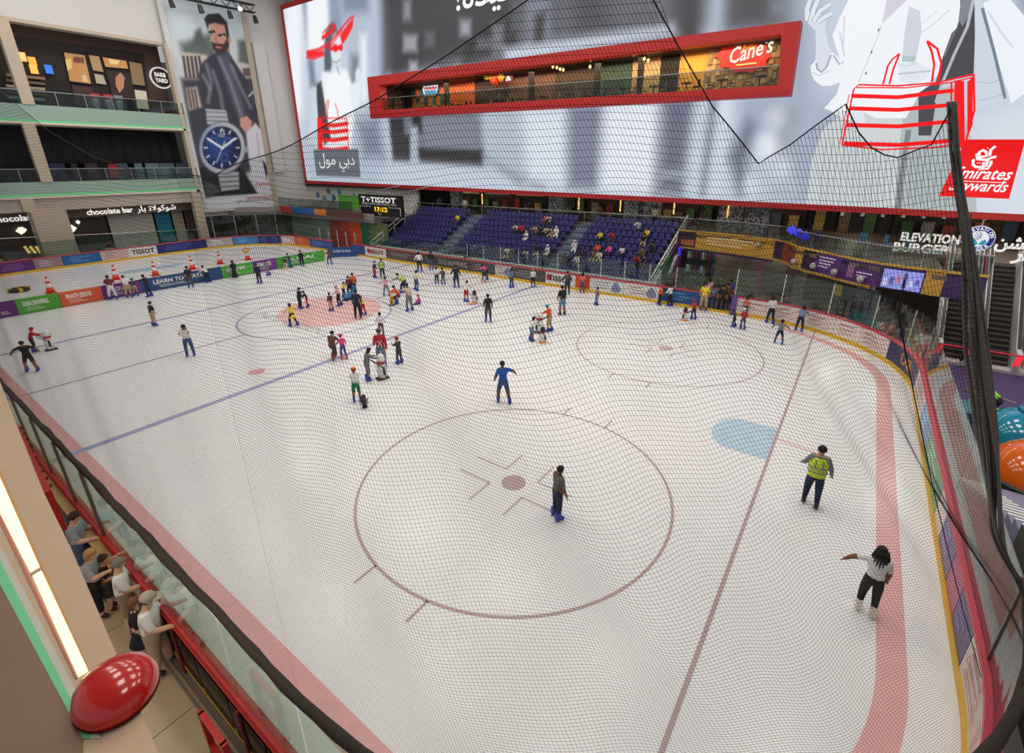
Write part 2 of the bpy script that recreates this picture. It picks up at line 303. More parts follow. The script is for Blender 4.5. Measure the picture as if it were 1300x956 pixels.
NEAR0, NEAR1 = _L1+2*_A+_L2-9.0, nN
for a, b, col, t, tcol, size in PAN:
    if b <= a+.05: continue
    near = NEAR0 < (a+b)/2 < NEAR1
    MB().wall(path(a+.015, b-.015), .2, 1.1, .06 if near else .12).build('board_panel', mat(col, .35, noise=.05, scale=4), boards)
    MB().wall(path(a, b, off=-.03), 0, .2, .16).build('kick_strip', kick, boards)
    MB().wall(path(a, b, off=-.05 if near else -.04), 1.1, 1.19, .15 if near else .22).build('cap_rail', capn if near else capm, boards)
    mid = per((a+b)/2, -.02); p0 = per((a+b)/2-.2, -.02); p1 = per((a+b)/2+.2, -.02); xd = p1-p0; xd = xd/np.linalg.norm(xd); Lp = b-a
    if t: text(t, 'lettering', mat(tcol, .5, noise=0), boards, (*(mid-xd*Lp*.4), .45), (*xd, 0), (0, 0, 1), .6, width=Lp*.8, bold=.012)
    elif not near and Lp > 1.2 and col not in (W,):
        # printed motifs: lines of small print and a figure blot
        lum = sum(col)/3; pc = tuple(int(v*.72) for v in col) if lum > 190 else tuple(min(255, int(v*1.25+36)) for v in col)
        m = mat(pc, .5, noise=0); q = MB(); r = random.Random(int(a*100))
        for k in range(3):
            u0 = -.38+.1*r.random(); u1 = u0+.3+.25*r.random(); zz = .82-k*.2
            pts = [per((a+b)/2+u*Lp, -.006) for u in np.linspace(u0, u1, 5)]
            q.wall(pts, zz, zz+.07, .004)
        q.build('print_line', m, boards)
        if lum > 190:
            if a > _L1 or r.random() < .35:
                q = MB()
                for k in range(6):
                    u0 = -.44+.06*r.random(); u1 = .44-.1*r.random(); pts = [per((a+b)/2+u*Lp, -.007) for u in np.linspace(u0, u1, 7)]; q.wall(pts, .33+k*.115, .36+k*.115, .003)
                q.build('print_line', mat((214, 160, 148), .5, noise=0), boards); continue
            r2 = [(198, 110, 84), (120, 130, 160), (210, 150, 100)][r.randrange(3)]; q = MB(); c0 = (a+b)/2+Lp*.28
            pts = [per(c0+d, -.008) for d in np.linspace(-.35, .35, 5)]; q.wall(pts, [.35, .28, .25, .3, .38], [.6, .9, .98, .86, .55], .004); q.build('print_figure', mat(r2, .5, noise=0), boards)
# Swiss-cross marks beside the far watch-brand panels
for px in (705, 493):
    s = fx(px); p = per(s, -.02); MB().box((p[0]-.22, p[1]-.004, .5), (p[0]+.22, p[1], .9)).build('red_square_mark', mat((200, 36, 44), .5, noise=0), boards)
# gate sill in the gap
MB().wall(path(GX0, GX1), 0, .16, .12).build('gate_sill', kick, boards)
MB().box((per(GX1)[0]-.12, 14.6, 0), (per(GX1)[0]+.2, 14.95, 1.25)).build('gate_post', mat((110, 74, 150), .4), boards)
# ---------------------------------------------------------------- rink glass
rg = thing('rink_glass', 'clear safety glass panes with slim metal posts standing on the rink boards', 'glass screen', kind='structure')
post_m = mat((206, 208, 206), .35, .6, noise=0); post_d = mat((120, 110, 98), .35, .7, noise=0)
def glass_run(s0, s1, z0, z1, step, m=GLASS, pm=post_m, posts=True, pw=.05):
    n = max(1, round((s1-s0)/step)); ds = (s1-s0)/n
    for i in range(n):
        a, b = s0+i*ds, s0+(i+1)*ds
        MB().wall(path(a+.02, b-.02, off=.05, step=.4), z0, z1, .012).build('glass_pane', m, rg)
        if posts: p = per(a, .056); MB().box((p[0]-pw/2, p[1]-pw/2, z0), (p[0]+pw/2, p[1]+pw/2, z1)).build('glass_post', pm, rg)
glass_run(s_x(-26), GX0, 1.19, 2.55, 1.75)
glass_run(s_x(-39), s_x(-26), 1.19, 2.2, 2.6, posts=False)
glass_run(GX1, _L1+_A, 1.19, 2.85, 2.4)
glass_run(_L1+_A, _L1+_A+_L2, 1.19, 2.85, 4.86, posts=False)
glass_run(_L1+_A+_L2, _L1+2*_A+_L2, 1.19, 2.85, 3.87, pm=post_d)
glass_run(_L1+2*_A+_L2, _L1+2*_A+_L2+8, 1.19, 2.85, 2.0, posts=False); glass_run(_L1+2*_A+_L2+8, _L1+2*_A+_L2+26, 1.19, 2.85, 2.0, pm=post_d, pw=.06)
GREENG = glass_mat('green_end_glass', (186, 204, 196))
glass_run(ls[6]+1, ls[-3], 1.19, 3.5, 2.2, m=GREENG)
glass_run(ls[0], ls[6]-1, 1.19, 2.5, 3.4, posts=False)
# wide pale ledge behind the far boards, below the stand
MB().box((-38.5, 14.95, .95), (-9.6, 15.55, 1.2)).build('trim_1', mat((214, 200, 200), .5), kind='structure', label='pale ledge behind the far boards below the stand')
# ---------------------------------------------------------------- divider across the ice
DX = -41.6
div = thing('ice_divider', 'long row of bright printed divider boards across the far ice', 'divider', (DX, 0, 0))
db = [(-2, 405), (25, 401), (80, 393), (133, 384.5), (181, 374), (283, 355), (322, 347), (352, 341), (412, 331)]
dy = [PX(px, py, DX)[1] for px, py in db]
dc = [((104, 40, 112), None), ((86, 168, 60), 'DUBAI SNOWFALL'), ((218, 96, 58), 'PRIVATE LESSONS'), ((116, 52, 140), 'SKI DUBAI'), ((44, 78, 128), 'LEARN TO SKATE'), ((92, 178, 74), 'SNOW'), ((122, 60, 146), 'BIRTHDAY PARTIES'), ((84, 176, 72), 'DUBAI')]
for i, (c, t) in enumerate(dc):
    MB().box((-.12, dy[i]+.01, .03), (.12, dy[i+1]-.01, .98)).build('divider_panel', mat(c, .45, noise=.12, scale=.8), div)
    if t: text(t, 'lettering', mat((244, 242, 240), .5, noise=0), div, (DX+.125, dy[i]+(dy[i+1]-dy[i])*.14, .5), (0, 1, 0), (0, 0, 1), .42, width=(dy[i+1]-dy[i])*.6, bold=.01)
    for k in range(2): MB().box((.12, dy[i]+(dy[i+1]-dy[i])*.2, .22+k*.12), (.126, dy[i]+(dy[i+1]-dy[i])*(.6-.1*k), .26+k*.12)).build('print_line', mat((214, 220, 214), .5, noise=0), div)
d2 = thing('ice_divider', 'short blue divider board near the far boards beside the opening', 'divider')
a, b2 = np.array((-42.4, 12.4)), np.array((-40.6, 14.35))
MB().wall([a, b2], .03, 1.0, .2).build('divider_panel', mat((42, 82, 140), .45, noise=.1), d2)
xd = (b2-a)/np.linalg.norm(b2-a); nn = np.array((xd[1], -xd[0]))
text('DUBAI ICE RINK', 'lettering', mat((230, 236, 240), .5, noise=0), d2, (*(a+xd*.4+nn*.02), .5), (*xd, 0), (0, 0, 1), .34, width=1.7)
# cones
def cone(loc, i):
    t = thing('traffic_cone', '', 'traffic cone', loc, group='orange cones on the closed far strip of ice')
    MB().box((-.24, -.24, 0), (.24, .24, .05)).build('base', mat((206, 60, 30), .5), t)
    MB().lathe([(.2, .05), (.155, .35)], n=10).build('cone_body', mat((232, 66, 30), .5), t, True)
    MB().lathe([(.157, .35), (.118, .58)], n=10).build('white_band', mat((240, 240, 240), .5), t, True)
    MB().lathe([(.118, .58), (.09, .74)], n=10).build('cone_body', mat((232, 66, 30), .5), t, True)
    MB().lathe([(.091, .74), (.07, .86)], n=10).build('white_band', mat((240, 240, 240), .5), t, True)
    MB().lathe([(.07, .86), (.035, 1.02)], n=10).build('cone_body', mat((232, 66, 30), .5), t, True)
    return t
CL = ['orange white-banded cone above the green printed divider panel', 'orange cone behind the man leaning on the purple panel', 'orange cone in front of the far pale blue crease', 'orange cone behind the dark boy at the navy panel', 'orange cone just behind the woman in a black robe', 'farthest orange cone with a yellow ring on its top']
for i, p in enumerate(((65, 372), (148, 355), (198, 350), (245, 342), (280, 335), (315, 330))):
    t = cone(G(*p), i); t['label'] = CL[i]
    t.scale = (1.25, 1.25, 1.25)
def torus(R, r, n=20, m=8): 
    q = MB(); v = [((R+r*math.cos(b))*math.cos(a), (R+r*math.cos(b))*math.sin(a), r*math.sin(b)+r) for a in np.linspace(0, 2*math.pi, n, endpoint=False) for b in np.linspace(0, 2*math.pi, m, endpoint=False)]
    return q.add(v, [(i*m+j, ((i+1) % n)*m+j, ((i+1) % n)*m+(j+1) % m, i*m+(j+1) % m) for i in range(n) for j in range(m)])
ft = torus(.48, .14).build('rubber_ring', [mat((52, 46, 34), .6)], None, True, label='dark ring with yellow stripes lying on the far ice', cat='ring', loc=G(25, 370))
for k in range(4):
    a = k*math.pi/2; MB().obox((.5*math.cos(a), .5*math.sin(a), .17), (.13*math.cos(a), .13*math.sin(a), 0), (-.1*math.sin(a), .1*math.cos(a), 0), (0, 0, .14)).build('yellow_stripe', mat((206, 170, 40), .6), ft)
c6 = G(315, 330); hr = torus(.3, .09).build('rubber_ring', mat((196, 150, 60), .6), None, True, label='yellow ring hung over the farthest cone', cat='ring', loc=(c6[0], c6[1], .86)); hr.rotation_euler = (.25, .1, 0)
# ================================================================ the giant LED screen
SY = 23.0
BL = PY(390, 229, SY); BR = PY(1300, 272, SY); su = (BR-BL)/np.linalg.norm(BR-BL); sv = np.array((-su[2], 0, su[0]))
SW, SH = np.linalg.norm(BR-BL)+6.5, 19.6
scr = thing('led_screen', 'giant black-and-white LED advertising screen with red border above the stand', 'screen')
cv = Canvas(BL, su, sv, SW, SH, .125, (196, 206, 222))
Q = lambda x0, y0, x1, y1: [(x0, y0), (x1, y0), (x1, y1), (x0, y1)]
LG, WH, MG, DG, DK = (188, 197, 212), (236, 242, 250), (118, 122, 138), (78, 78, 86), (46, 45, 50)
P_ = cv.poly
# blurred street behind
P_(Q(362, -60, 384, 160), (240, 244, 250), 1.2); P_([(383, -20), (388, -20), (402, 110), (394, 110)], (120, 134, 156), .6); P_(Q(389, -20, 418, 70), (244, 248, 252), .9)
P_([(417, -20), (428, -20), (436, 40), (420, 40)], (140, 156, 180), .7); P_([(430, -30), (470, -30), (472, 20), (436, 22)], (128, 140, 162), 1.2); P_(Q(440, 22, 468, 60), (178, 188, 204), 1.2)
P_(Q(446, 70, 456, 110), (110, 120, 138), 1.0); P_(Q(458, 45, 466, 130), WH, .8); P_(Q(470, -20, 486, 100), (176, 190, 210), 1.0)
P_([(484, -60), (1000, -60), (1000, 28), (690, 66), (560, 85), (486, 96)], DG, 1.0)
P_([(488, -40), (580, -40), (590, 60), (500, 95)], (52, 51, 56), 1.0); P_([(580, -40), (668, -40), (660, 62), (590, 80)], (50, 49, 54), 1.0)
for x0, y0, x1, y1, c in ((512, 0, 522, 26, 130), (512, 44, 530, 66, 150), (584, 25, 598, 46, 150), (606, 50, 628, 62, 110), (625, 30, 640, 72, 118), (648, 0, 662, 40, 84), (656, 8, 690, 60, 92), (520, 78, 530, 92, 170), (540, 40, 552, 60, 90), (560, 84, 575, 92, 80)):
    P_(Q(x0, y0, x1, y1), (c, c+3, c+12), .5)
P_([(666, 0), (700, -20), (704, 50), (668, 60)], (126, 132, 148), .8); P_([(680, 20), (692, 15), (690, 55), (678, 58)], (60, 58, 62), .5)
P_([(704, -40), (852, -40), (856, 30), (706, 55)], (100, 102, 112), 1.2); P_([(725, -30), (770, -30), (775, 40), (730, 48)], (78, 77, 84), 1.2)
P_([(640, 61), (858, 30), (862, 42), (642, 80)], (205, 214, 230), .6)
P_([(856, -40), (896, -40), (890, 60), (862, 60)], (62, 60, 66), .8); P_([(900, -40), (930, -40), (922, 60), (893, 60)], (172, 182, 202), .9)
P_([(932, -40), (1004, -40), (1004, 30), (926, 34)], (74, 73, 78), 1.0); P_(Q(978, 0, 998, 18), (116, 120, 132), .6)
P_([(1000, -40), (1030, -40), (1026, 240), (1000, 240)], (150, 160, 180), 1.5)
# below the red restaurant box
P_([(380, 150), (480, 145), (492, 238), (392, 232)], (190, 202, 220), 1.5); P_([(455, 155), (480, 150), (488, 200), (462, 200)], (132, 144, 164), 1.2)
P_([(494, 140), (612, 140), (616, 212), (500, 205)], (122, 127, 142), .8); P_([(495, 150), (512, 150), (514, 172), (497, 172)], (56, 55, 60), .4); P_(Q(524, 146, 536, 168), (52, 51, 55), .4)
P_([(497, 170), (521, 172), (522, 206), (500, 205)], (58, 57, 62), .4); P_([(530, 188), (613, 190), (612, 211), (534, 206)], (52, 51, 55), .4); P_(Q(521, 160, 531, 210), (176, 186, 202), .4)
P_([(536, 150), (606, 150), (606, 188), (542, 186)], (132, 138, 154), .5)
P_([(500, 205), (640, 215), (700, 242), (480, 236)], (204, 214, 230), 1.0); P_([(612, 196), (640, 205), (690, 236), (660, 232)], (108, 112, 126), .8)
P_([(612, 140), (664, 138), (666, 232), (620, 205)], (188, 198, 214), 1.2); P_([(664, 138), (720, 134), (720, 236), (670, 230)], (226, 234, 246), 1.2)
P_([(722, 134), (768, 130), (760, 240), (722, 238)], (128, 134, 154), .9); P_([(768, 130), (842, 126), (836, 245), (762, 242)], (236, 242, 251), 1.0)
P_([(842, 126), (884, 122), (868, 248), (832, 246)], (112, 116, 136), 1.0); P_([(838, 217), (874, 217), (874, 226), (838, 226)], (168, 176, 194), .5)
P_([(884, 122), (900, 122), (886, 248), (870, 248)], (206, 216, 232), .6); P_([(903, 122), (914, 120), (896, 248), (890, 248)], (126, 132, 152), .5); P_([(914, 120), (936, 118), (922, 250), (898, 248)], (216, 224, 238), .7)
P_([(938, 118), (1004, 112), (1004, 150), (930, 200)], (166, 176, 196), 1.0); P_([(926, 200), (950, 150), (958, 160), (940, 246)], (112, 118, 138), .7)
for x, y, r, c in ((975, 185, 12, 228), (996, 215, 12, 232), (955, 235, 8, 222), (1010, 150, 12, 140), (985, 150, 10, 205), (1008, 240, 10, 214), (1000, 175, 9, 150)): cv.ell((x, y), r, r*1.2, (c, c+4, min(255, c+12)), .7)
# the far-left woman with the drawn red hat
cv.ell((421, 62), 9, 34, (92, 100, 116), .3, rot=.05); cv.ell((427, 63), 7, 21, (226, 232, 240), .25); P_([(422, 78), (432, 78), (436, 92), (420, 92)], (214, 222, 234), .3); P_([(414, 40), (420, 36), (418, 92), (412, 92)], (84, 92, 108), .3)
P_([(410, 92), (440, 88), (448, 110), (450, 150), (446, 190), (408, 188), (406, 120)], (244, 248, 252), .4); P_([(410, 95), (416, 92), (408, 150), (398, 170), (394, 168), (402, 120)], (232, 238, 246), .4)
P_([(400, 108), (408, 103), (420, 176), (412, 184), (404, 150)], (58, 60, 68), .3); P_([(398, 112), (402, 108), (404, 186), (392, 180)], (206, 214, 228), .3)
P_([(444, 110), (458, 96), (462, 100), (455, 140), (448, 138)], (230, 236, 246), .3); cv.ell((455, 96), 4, 10, (222, 230, 242), .3); cv.line([(423, 78), (428, 79), (432, 76)], (150, 150, 160), .12); cv.line([(428, 85), (431, 94)], (120, 126, 140), .12)
P_([(432, 45), (444, 28), (449, 24), (448, 34), (442, 46), (435, 57)], (248, 12, 18), .15); cv.line([(390, 66), (405, 62), (420, 53), (432, 38), (444, 24), (449, 21)], (250, 20, 26), .18); cv.line([(391, 65), (410, 62), (422, 56), (434, 38)], (250, 20, 26), .14)
P_([(389, 66), (411, 64), (412, 69), (400, 73), (390, 73)], (248, 12, 18), .15); cv.line([(389, 73), (398, 75), (412, 70)], (250, 20, 26), .14); cv.line([(410, 48), (420, 41), (425, 34)], (248, 14, 20), .4); cv.line([(410, 42), (418, 33), (424, 31)], (250, 20, 26), .12)
cv.ell((426, 61), 3.6, 5, (246, 10, 16), .12); cv.ell((433, 60.5), 2.4, 4.4, (246, 10, 16), .12); cv.line([(419, 62), (434, 60)], (246, 10, 16), .4)
# her drawn bag
RED = (250, 14, 18)
P_([(403, 150), (409, 150), (410, 190), (404, 190)], RED, .15)
for y in (158, 166.5, 176.5, 189): cv.line([(408, y), (424, y+1.5), (441, y-1)], RED, .42)
cv.line([(404, 150), (440, 150), (443, 188)], RED, .1); cv.line([(412, 150), (413, 140), (416, 127)], RED, .1); cv.line([(416, 150), (416, 140), (418, 128)], RED, .1); cv.line([(426, 132), (429, 142), (430, 152)], RED, .1)
P_([(398, 190), (455, 189), (458, 225), (402, 223)], (106, 111, 122), .12)
_lift = [.032]
def nextlift(): _lift[0] += .0006; return _lift[0]
def stroke(pts, col, w_, lift=None):
    lift = lift or nextlift(); p = [PY(*q, SY-lift) for q in pts]; v = []; n = len(p)
    for i in range(n):
        d = p[min(i+1, n-1)]-p[max(i-1, 0)]; d = d/(np.linalg.norm(d)+1e-9); nn = np.array((-d[2], 0, d[0])); v += [p[i]+nn*w_/2, p[i]-nn*w_/2]
    return MB().add(v, [(2*i, 2*i+1, 2*i+3, 2*i+2) for i in range(n-1)]).build('drawn_line', emis(col, .97), scr)
def fillp(pts, col, lift=None): lift = lift or nextlift(); return MB().add([PY(*q, SY-lift) for q in pts], [tuple(range(len(pts)))]).build('drawn_patch', emis(col, .97), scr)
# the large woman on the other side, crisp lit print
P_([(1010, 130), (1080, 120), (1060, 268), (1000, 262)], (168, 178, 198), 1.5)
fillp([(1092, 128), (1152, 122), (1140, 200), (1136, 266), (1024, 261), (1030, 205), (1044, 165)], (206, 212, 213)); fillp([(1150, 120), (1216, 108), (1236, 190), (1240, 270), (1136, 266), (1140, 200)], (178, 187, 189)); fillp([(1150, 165), (1157, 165), (1143, 266), (1135, 266)], (126, 132, 138))
for x in range(1036, 1222, 8): stroke([(x+14, 178), (x+8, 215), (x+5, 262)], (176, 184, 187) if x < 1130 else (152, 160, 164), .07)
fillp([(1082, -10), (1160, -10), (1222, -6), (1219, 14), (1212, 44), (1197, 72), (1190, 96), (1168, 118), (1150, 150), (1112, 150), (1096, 142), (1060, 141), (1046, 138), (1062, 120), (1071, 88), (1062, 62), (1057, 45), (1066, 22)], (240, 243, 249))
fillp([(1047, 137), (1060, 141), (1096, 142), (1100, 160), (1070, 150)], (222, 228, 236)); fillp([(1127, -10), (1162, -10), (1120, 30)], (210, 208, 220)); fillp([(1154, 8), (1168, 14), (1170, 40), (1162, 78), (1145, 78), (1148, 44)], (208, 212, 224)); fillp([(1146, 70), (1163, 72), (1161, 79), (1145, 78)], (176, 198, 200))
stroke([(1119, 32), (1114, 48), (1106, 66), (1096, 90), (1090, 104)], (206, 214, 222), .06)
for p in ((1115.5, 38), (1106.5, 66), (1099.5, 93)): fillp([(p[0]-1.6, p[1]+1), (p[0]+.4, p[1]-2.4), (p[0]+1.4, p[1]-1), (p[0]-.4, p[1]+2.4)], (96, 92, 116))
fillp([(1141, 80), (1165, 79), (1182, 89), (1176, 100), (1158, 108), (1142, 104)], (226, 231, 238)); stroke([(1140, 94), (1160, 92), (1181, 90)], (188, 196, 206), .09); stroke([(1141, 82), (1152, 84), (1164, 80)], (206, 212, 220), .06); stroke([(1170, 42), (1186, 30), (1206, 12)], (210, 216, 226), .06); stroke([(1170, 30), (1190, 14)], (214, 220, 230), .05); stroke([(1182, 92), (1196, 80), (1204, 62)], (214, 220, 230), .06)
for a, c in (((1072, 20), (1070, 66)), ((1066, 40), (1072, 72))): stroke([a, c], (206, 214, 226), .07)
# forearm, cuff and hand
fillp([(1035, 34), (1048, 26), (1048, 40), (1052, 58), (1056, 66), (1050, 84), (1040, 92), (1035, 80), (1036, 60)], (216, 222, 234)); fillp([(1024, 25), (1034, 18), (1046, 20), (1049, 28), (1042, 40), (1034, 38), (1026, 30)], (214, 221, 233))
for a, c, e in (((1025, 26), (1024.5, 12), (1030, -4)), ((1029, 27), (1033, 12), (1041, -6)), ((1033, 27), (1041, 14), (1054, 5)), ((1038, 28), (1046, 22), (1056, 16.5))): stroke([a, c, e], (150, 158, 178), .34); stroke([a, c, e], (224, 230, 240), .26)
fillp([(1029, 84), (1036, 76), (1038, 86), (1042, 92), (1050, 84), (1056, 66), (1064, 72), (1072, 82), (1068, 104), (1054, 109), (1043, 109), (1034, 102), (1030, 94)], (238, 242, 249)); stroke([(1036, 80), (1038, 88), (1043, 92), (1050, 84), (1055, 70)], (156, 164, 182), .1); stroke([(1031, 92), (1040, 96), (1052, 90)], (200, 208, 222), .07); stroke([(1058, 70), (1066, 82), (1071, 78)], (170, 178, 194), .08)
# dark strap and paper bags
fillp([(1219, -8), (1240, -8), (1238, 40), (1236, 96), (1196, 104), (1188, 130), (1182, 172), (1166, 172), (1166, 118), (1188, 104), (1197, 72), (1212, 44), (1219, 22)], (74, 71, 78)); fillp([(1221, -8), (1235, -8), (1230, 18), (1222, 34), (1217, 24)], (128, 134, 146)); stroke([(1237, -6), (1228, 34), (1212, 68), (1196, 106), (1188, 130)], (178, 186, 198), .14); fillp([(1208, 42), (1216, 34), (1200, 72), (1197, 72)], (104, 106, 116))
fillp([(1237, -8), (1244, 0), (1252, 26), (1264, 76), (1278, 128), (1262, 134), (1240, 138), (1238, 60)], (206, 214, 226)); stroke([(1240, 104), (1256, 106), (1269, 101)], (184, 192, 208), .06); stroke([(1242, 128), (1260, 124), (1274, 119)], (188, 196, 212), .06); fillp([(1248, 4), (1276, -8), (1302, 22), (1302, 118), (1284, 131), (1268, 80)], (238, 243, 250)); stroke([(1247, 10), (1262, 66), (1276, 125)], (116, 132, 146), .12); stroke([(1254, 14), (1270, 40), (1286, 60)], (214, 222, 234), .1)
P_([(1276, -30), (1330, -30), (1330, 30), (1300, 22)], (150, 160, 184), .4); P_([(1236, 150), (1330, 116), (1330, 290), (1236, 270)], (212, 222, 232), 1.0)
# big drawn handbag and airline panel as crisp lit print
RD = (250, 10, 16)
for y0, y1 in ((121.5, 115), (137.5, 133), (158.5, 154), (182, 179)): fillp([(1081-(y0-121)*.16, y0-2.6), (1140, y0-.6), (1211, y1-2.8), (1211, y1+2.2), (1140, y0+4.6), (1080.5-(y0-121)*.16, y0+2.8)], RD)
stroke([(1069, 184), (1077, 146), (1084, 113), (1090, 107.5), (1140, 109), (1190, 105), (1236, 94)], RD, .09); stroke([(1086, 111), (1150, 111.5), (1205, 105), (1236, 98)], RD, .07); stroke([(1069, 184), (1120, 190), (1190, 187), (1206, 184)], RD, .09); stroke([(1066, 183), (1073, 146), (1078, 120)], RD, .05)
fillp([(1212, 102), (1224, 103), (1225, 190), (1209, 184)], RD); fillp([(1228, 104), (1235, 98), (1235, 158), (1228, 176)], RD); stroke([(1236, 94), (1237, 140), (1226, 180)], RD, .09); stroke([(1208, 104), (1207, 182)], RD, .08)
stroke([(1121, 107), (1127, 84), (1133, 75), (1142, 68)], RD, .1); stroke([(1129, 107), (1134, 88), (1142, 68)], RD, .1); stroke([(1183, 104), (1186, 82), (1183, 66), (1177, 52)], RD, .1); stroke([(1191, 103), (1195, 80), (1190, 62), (1177, 52)], RD, .1)
fillp([(1226, 177), (1302, 177), (1281, 252.5), (1192, 249)], (238, 8, 18))
# red airline panel
for pts in ([(1243, 198), (1243.5, 193), (1248, 190.5), (1252, 193), (1252.5, 198), (1242, 200)], [(1256, 198), (1258, 190), (1264, 185.5)], [(1240, 195), (1241, 202), (1252, 203), (1259, 200), (1265, 199)], [(1236, 202), (1235, 209), (1239, 212), (1247, 212), (1249, 206)], [(1254, 203), (1252, 210), (1246, 215), (1254, 214), (1258, 208), (1258, 204)]): stroke(pts, (252, 244, 244), .13)
for p in ((1254, 188), (1241, 207), (1244, 207)): fillp([(p[0]-1, p[1]), (p[0], p[1]-1), (p[0]+1, p[1]), (p[0], p[1]+1)], (252, 244, 244))
stroke([(1209, 229.5), (1278, 232)], (252, 230, 230), .04)
BOX = [(466, 98), (1017, 26), (1003, 121), (470, 150)]
hole = [(470, 101), (1012, 31), (999, 118), (474, 147)]
cv.build('screen_face', attr_mat('led_face', .97), scr, .03, [(476, 104), (1003, 37), (996, 114), (480, 144)])
REDF = mat((192, 44, 42), .5, noise=.03)
E3 = lambda u, v, d=0.0: BL+su*u+sv*v+np.array((0, -d, 0))
def spanel(u0, v0, u1, v1, d0, d1, name, m, parent): MB().hexa([E3(u0, v0, d0), E3(u1, v0, d0), E3(u1, v1, d0), E3(u0, v1, d0)], [E3(u0, v0, d1), E3(u1, v0, d1), E3(u1, v1, d1), E3(u0, v1, d1)]).build(name, m, parent)
spanel(-.35, -.38, SW, 0, -.3, .12, 'border', REDF, scr); spanel(-.4, -.38, 0, SH, -.3, .12, 'border', REDF, scr); spanel(-.4, SH, SW, SH+.4, -.3, .12, 'border', REDF, scr)
sW = emis((250, 250, 252), .97)
def stext(body, px0, py0, px1, size, m=sW, **k):
    a = PY(px0, py0, SY-.16); b2 = PY(px1, py0, SY-.16); text(body, 'lettering', m, scr, a, su, sv, size, width=float(b2[0]-a[0]), ext=.004, **k)
AR = lambda *c: ''.join(c)
stext('\uFEDD\uFEEE\uFEE3 \uFEF2\uFE91\uFEA9', 405, 209, 450, 1.9)
stext('!\uFE93\uFEAA\uFEF4\uFECC\uFEB3', 577, 14, 690, 3.2, bold=.03)
a = PY(1203.5, 227.5, SY-.16)
def otext(body, p0, p1, size, **k):
    a = PY(*p0, SY-.16); b2 = PY(*p1, SY-.16); d = b2-a; text(body, 'lettering', sW, scr, a, d, sv, size, width=float(np.linalg.norm(d)), ext=.004, **k)
otext('Emirates', (1207.5, 225.5), (1281.5, 228.5), 0.88, shear=.28, bold=.012); otext('Skywards', (1203.5, 241), (1276.5, 244), 0.84, shear=.28, bold=.01)
# ---------------------------------------------------------------- red restaurant box set into the screen
rb = thing('restaurant_box', 'long red-framed restaurant window box set into the giant screen', 'restaurant box', kind='structure')
FY = 22.0
def fq(px, py, y=FY): return PY(px, py, y)
def frame_piece(q4, name, m, depth=1.0): MB().prism([fq(*p) for p in q4], (0, depth, 0)).build(name, m, rb)
IN = [(481, 108), (992, 43.5), (988, 108), (484, 140)]       # clear opening on the front plane
frame_piece([BOX[0], BOX[1], IN[1], IN[0]], 'frame_beam', REDF); frame_piece([BOX[3], BOX[2], IN[2], IN[3]], 'frame_beam', REDF)
frame_piece([BOX[0], IN[0], IN[3], BOX[3]], 'frame_side', REDF); frame_piece([IN[1], BOX[1], BOX[2], IN[2]], 'frame_side', REDF)
MB().prism([fq(470, 146.5, 21.7), fq(1003, 117.5, 21.7), fq(1003, 121.5, 21.7), fq(470, 150.5, 21.7)], (0, .3, 0)).build('sill_ledge', mat((176, 38, 48), .45), rb)
xL, zLb, zLt = fq(484, 140)[0], fq(484, 140)[2], fq(484, 106)[2]; xR, zRb, zRt = fq(988, 108)[0], fq(988, 108)[2], fq(988, 43)[2]
zB, zT = (zLb+zRb)/2-.2, (zLt+zRt)/2+.2
BYK = 26.5
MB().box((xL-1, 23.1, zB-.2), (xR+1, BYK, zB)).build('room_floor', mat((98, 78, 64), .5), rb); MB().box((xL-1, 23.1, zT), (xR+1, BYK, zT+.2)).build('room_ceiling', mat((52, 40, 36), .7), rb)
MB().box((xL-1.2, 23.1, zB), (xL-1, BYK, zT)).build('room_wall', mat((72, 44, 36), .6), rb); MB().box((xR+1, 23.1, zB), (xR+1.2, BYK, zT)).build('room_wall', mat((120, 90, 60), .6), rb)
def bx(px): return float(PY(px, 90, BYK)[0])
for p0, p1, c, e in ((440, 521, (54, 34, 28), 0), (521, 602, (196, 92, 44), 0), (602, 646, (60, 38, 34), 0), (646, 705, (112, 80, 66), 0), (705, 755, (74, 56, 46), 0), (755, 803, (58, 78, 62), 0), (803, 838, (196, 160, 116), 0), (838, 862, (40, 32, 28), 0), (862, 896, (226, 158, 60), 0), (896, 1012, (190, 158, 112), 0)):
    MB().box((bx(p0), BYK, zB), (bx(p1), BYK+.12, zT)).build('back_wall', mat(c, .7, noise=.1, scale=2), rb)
for k in range(9):                                                    # green and orange checks
    for j in range(3):
        if (k+j) % 2 == 0:
            x0 = bx(521)+k*.62; MB().box((x0, BYK-.05, zT-.95*(j+1)), (x0+.6, BYK, zT-.95*j-.04)).build('wall_check', mat((30, 84, 70), .6), rb)
for k in range(26):                                                   # stone courses behind the red sign
    for j in range(9):
        if (k*7+j*3) % 4: 
            x0 = bx(898)+k*.33; zz = zB+.15+j*.4; MB().box((x0, BYK-.06-.05*((k+j) % 3), zz), (x0+.3, BYK, zz+.34)).build('stone', mat([(176, 140, 96), (206, 172, 124), (150, 116, 78)][(k*5+j) % 3], .8), rb)
def sgn(px, py): q = PY(px, py, BYK-.2); return q
star = []
for k in range(20):
    t = 2*math.pi*k/20; r = 1.0 if k % 2 else 1.22; star.append(sgn(944+30*r*math.cos(t), 71+19*r*math.sin(t)))
rs = thing('restaurant_sign', 'red ragged restaurant sign with white script on the stone wall', 'sign'); MB().prism(star, (0, -.08, 0)).build('sign_board', mat((214, 40, 34), .5, emit=.35), rs)
a = PY(924, 82, BYK-.32); text("Cane's", 'lettering', emis((250, 246, 236), .9), rs, a, PY(965, 70, BYK-.32)-a, (0, 0, 1), 1.45, width=2.9, shear=.3, bold=.02)
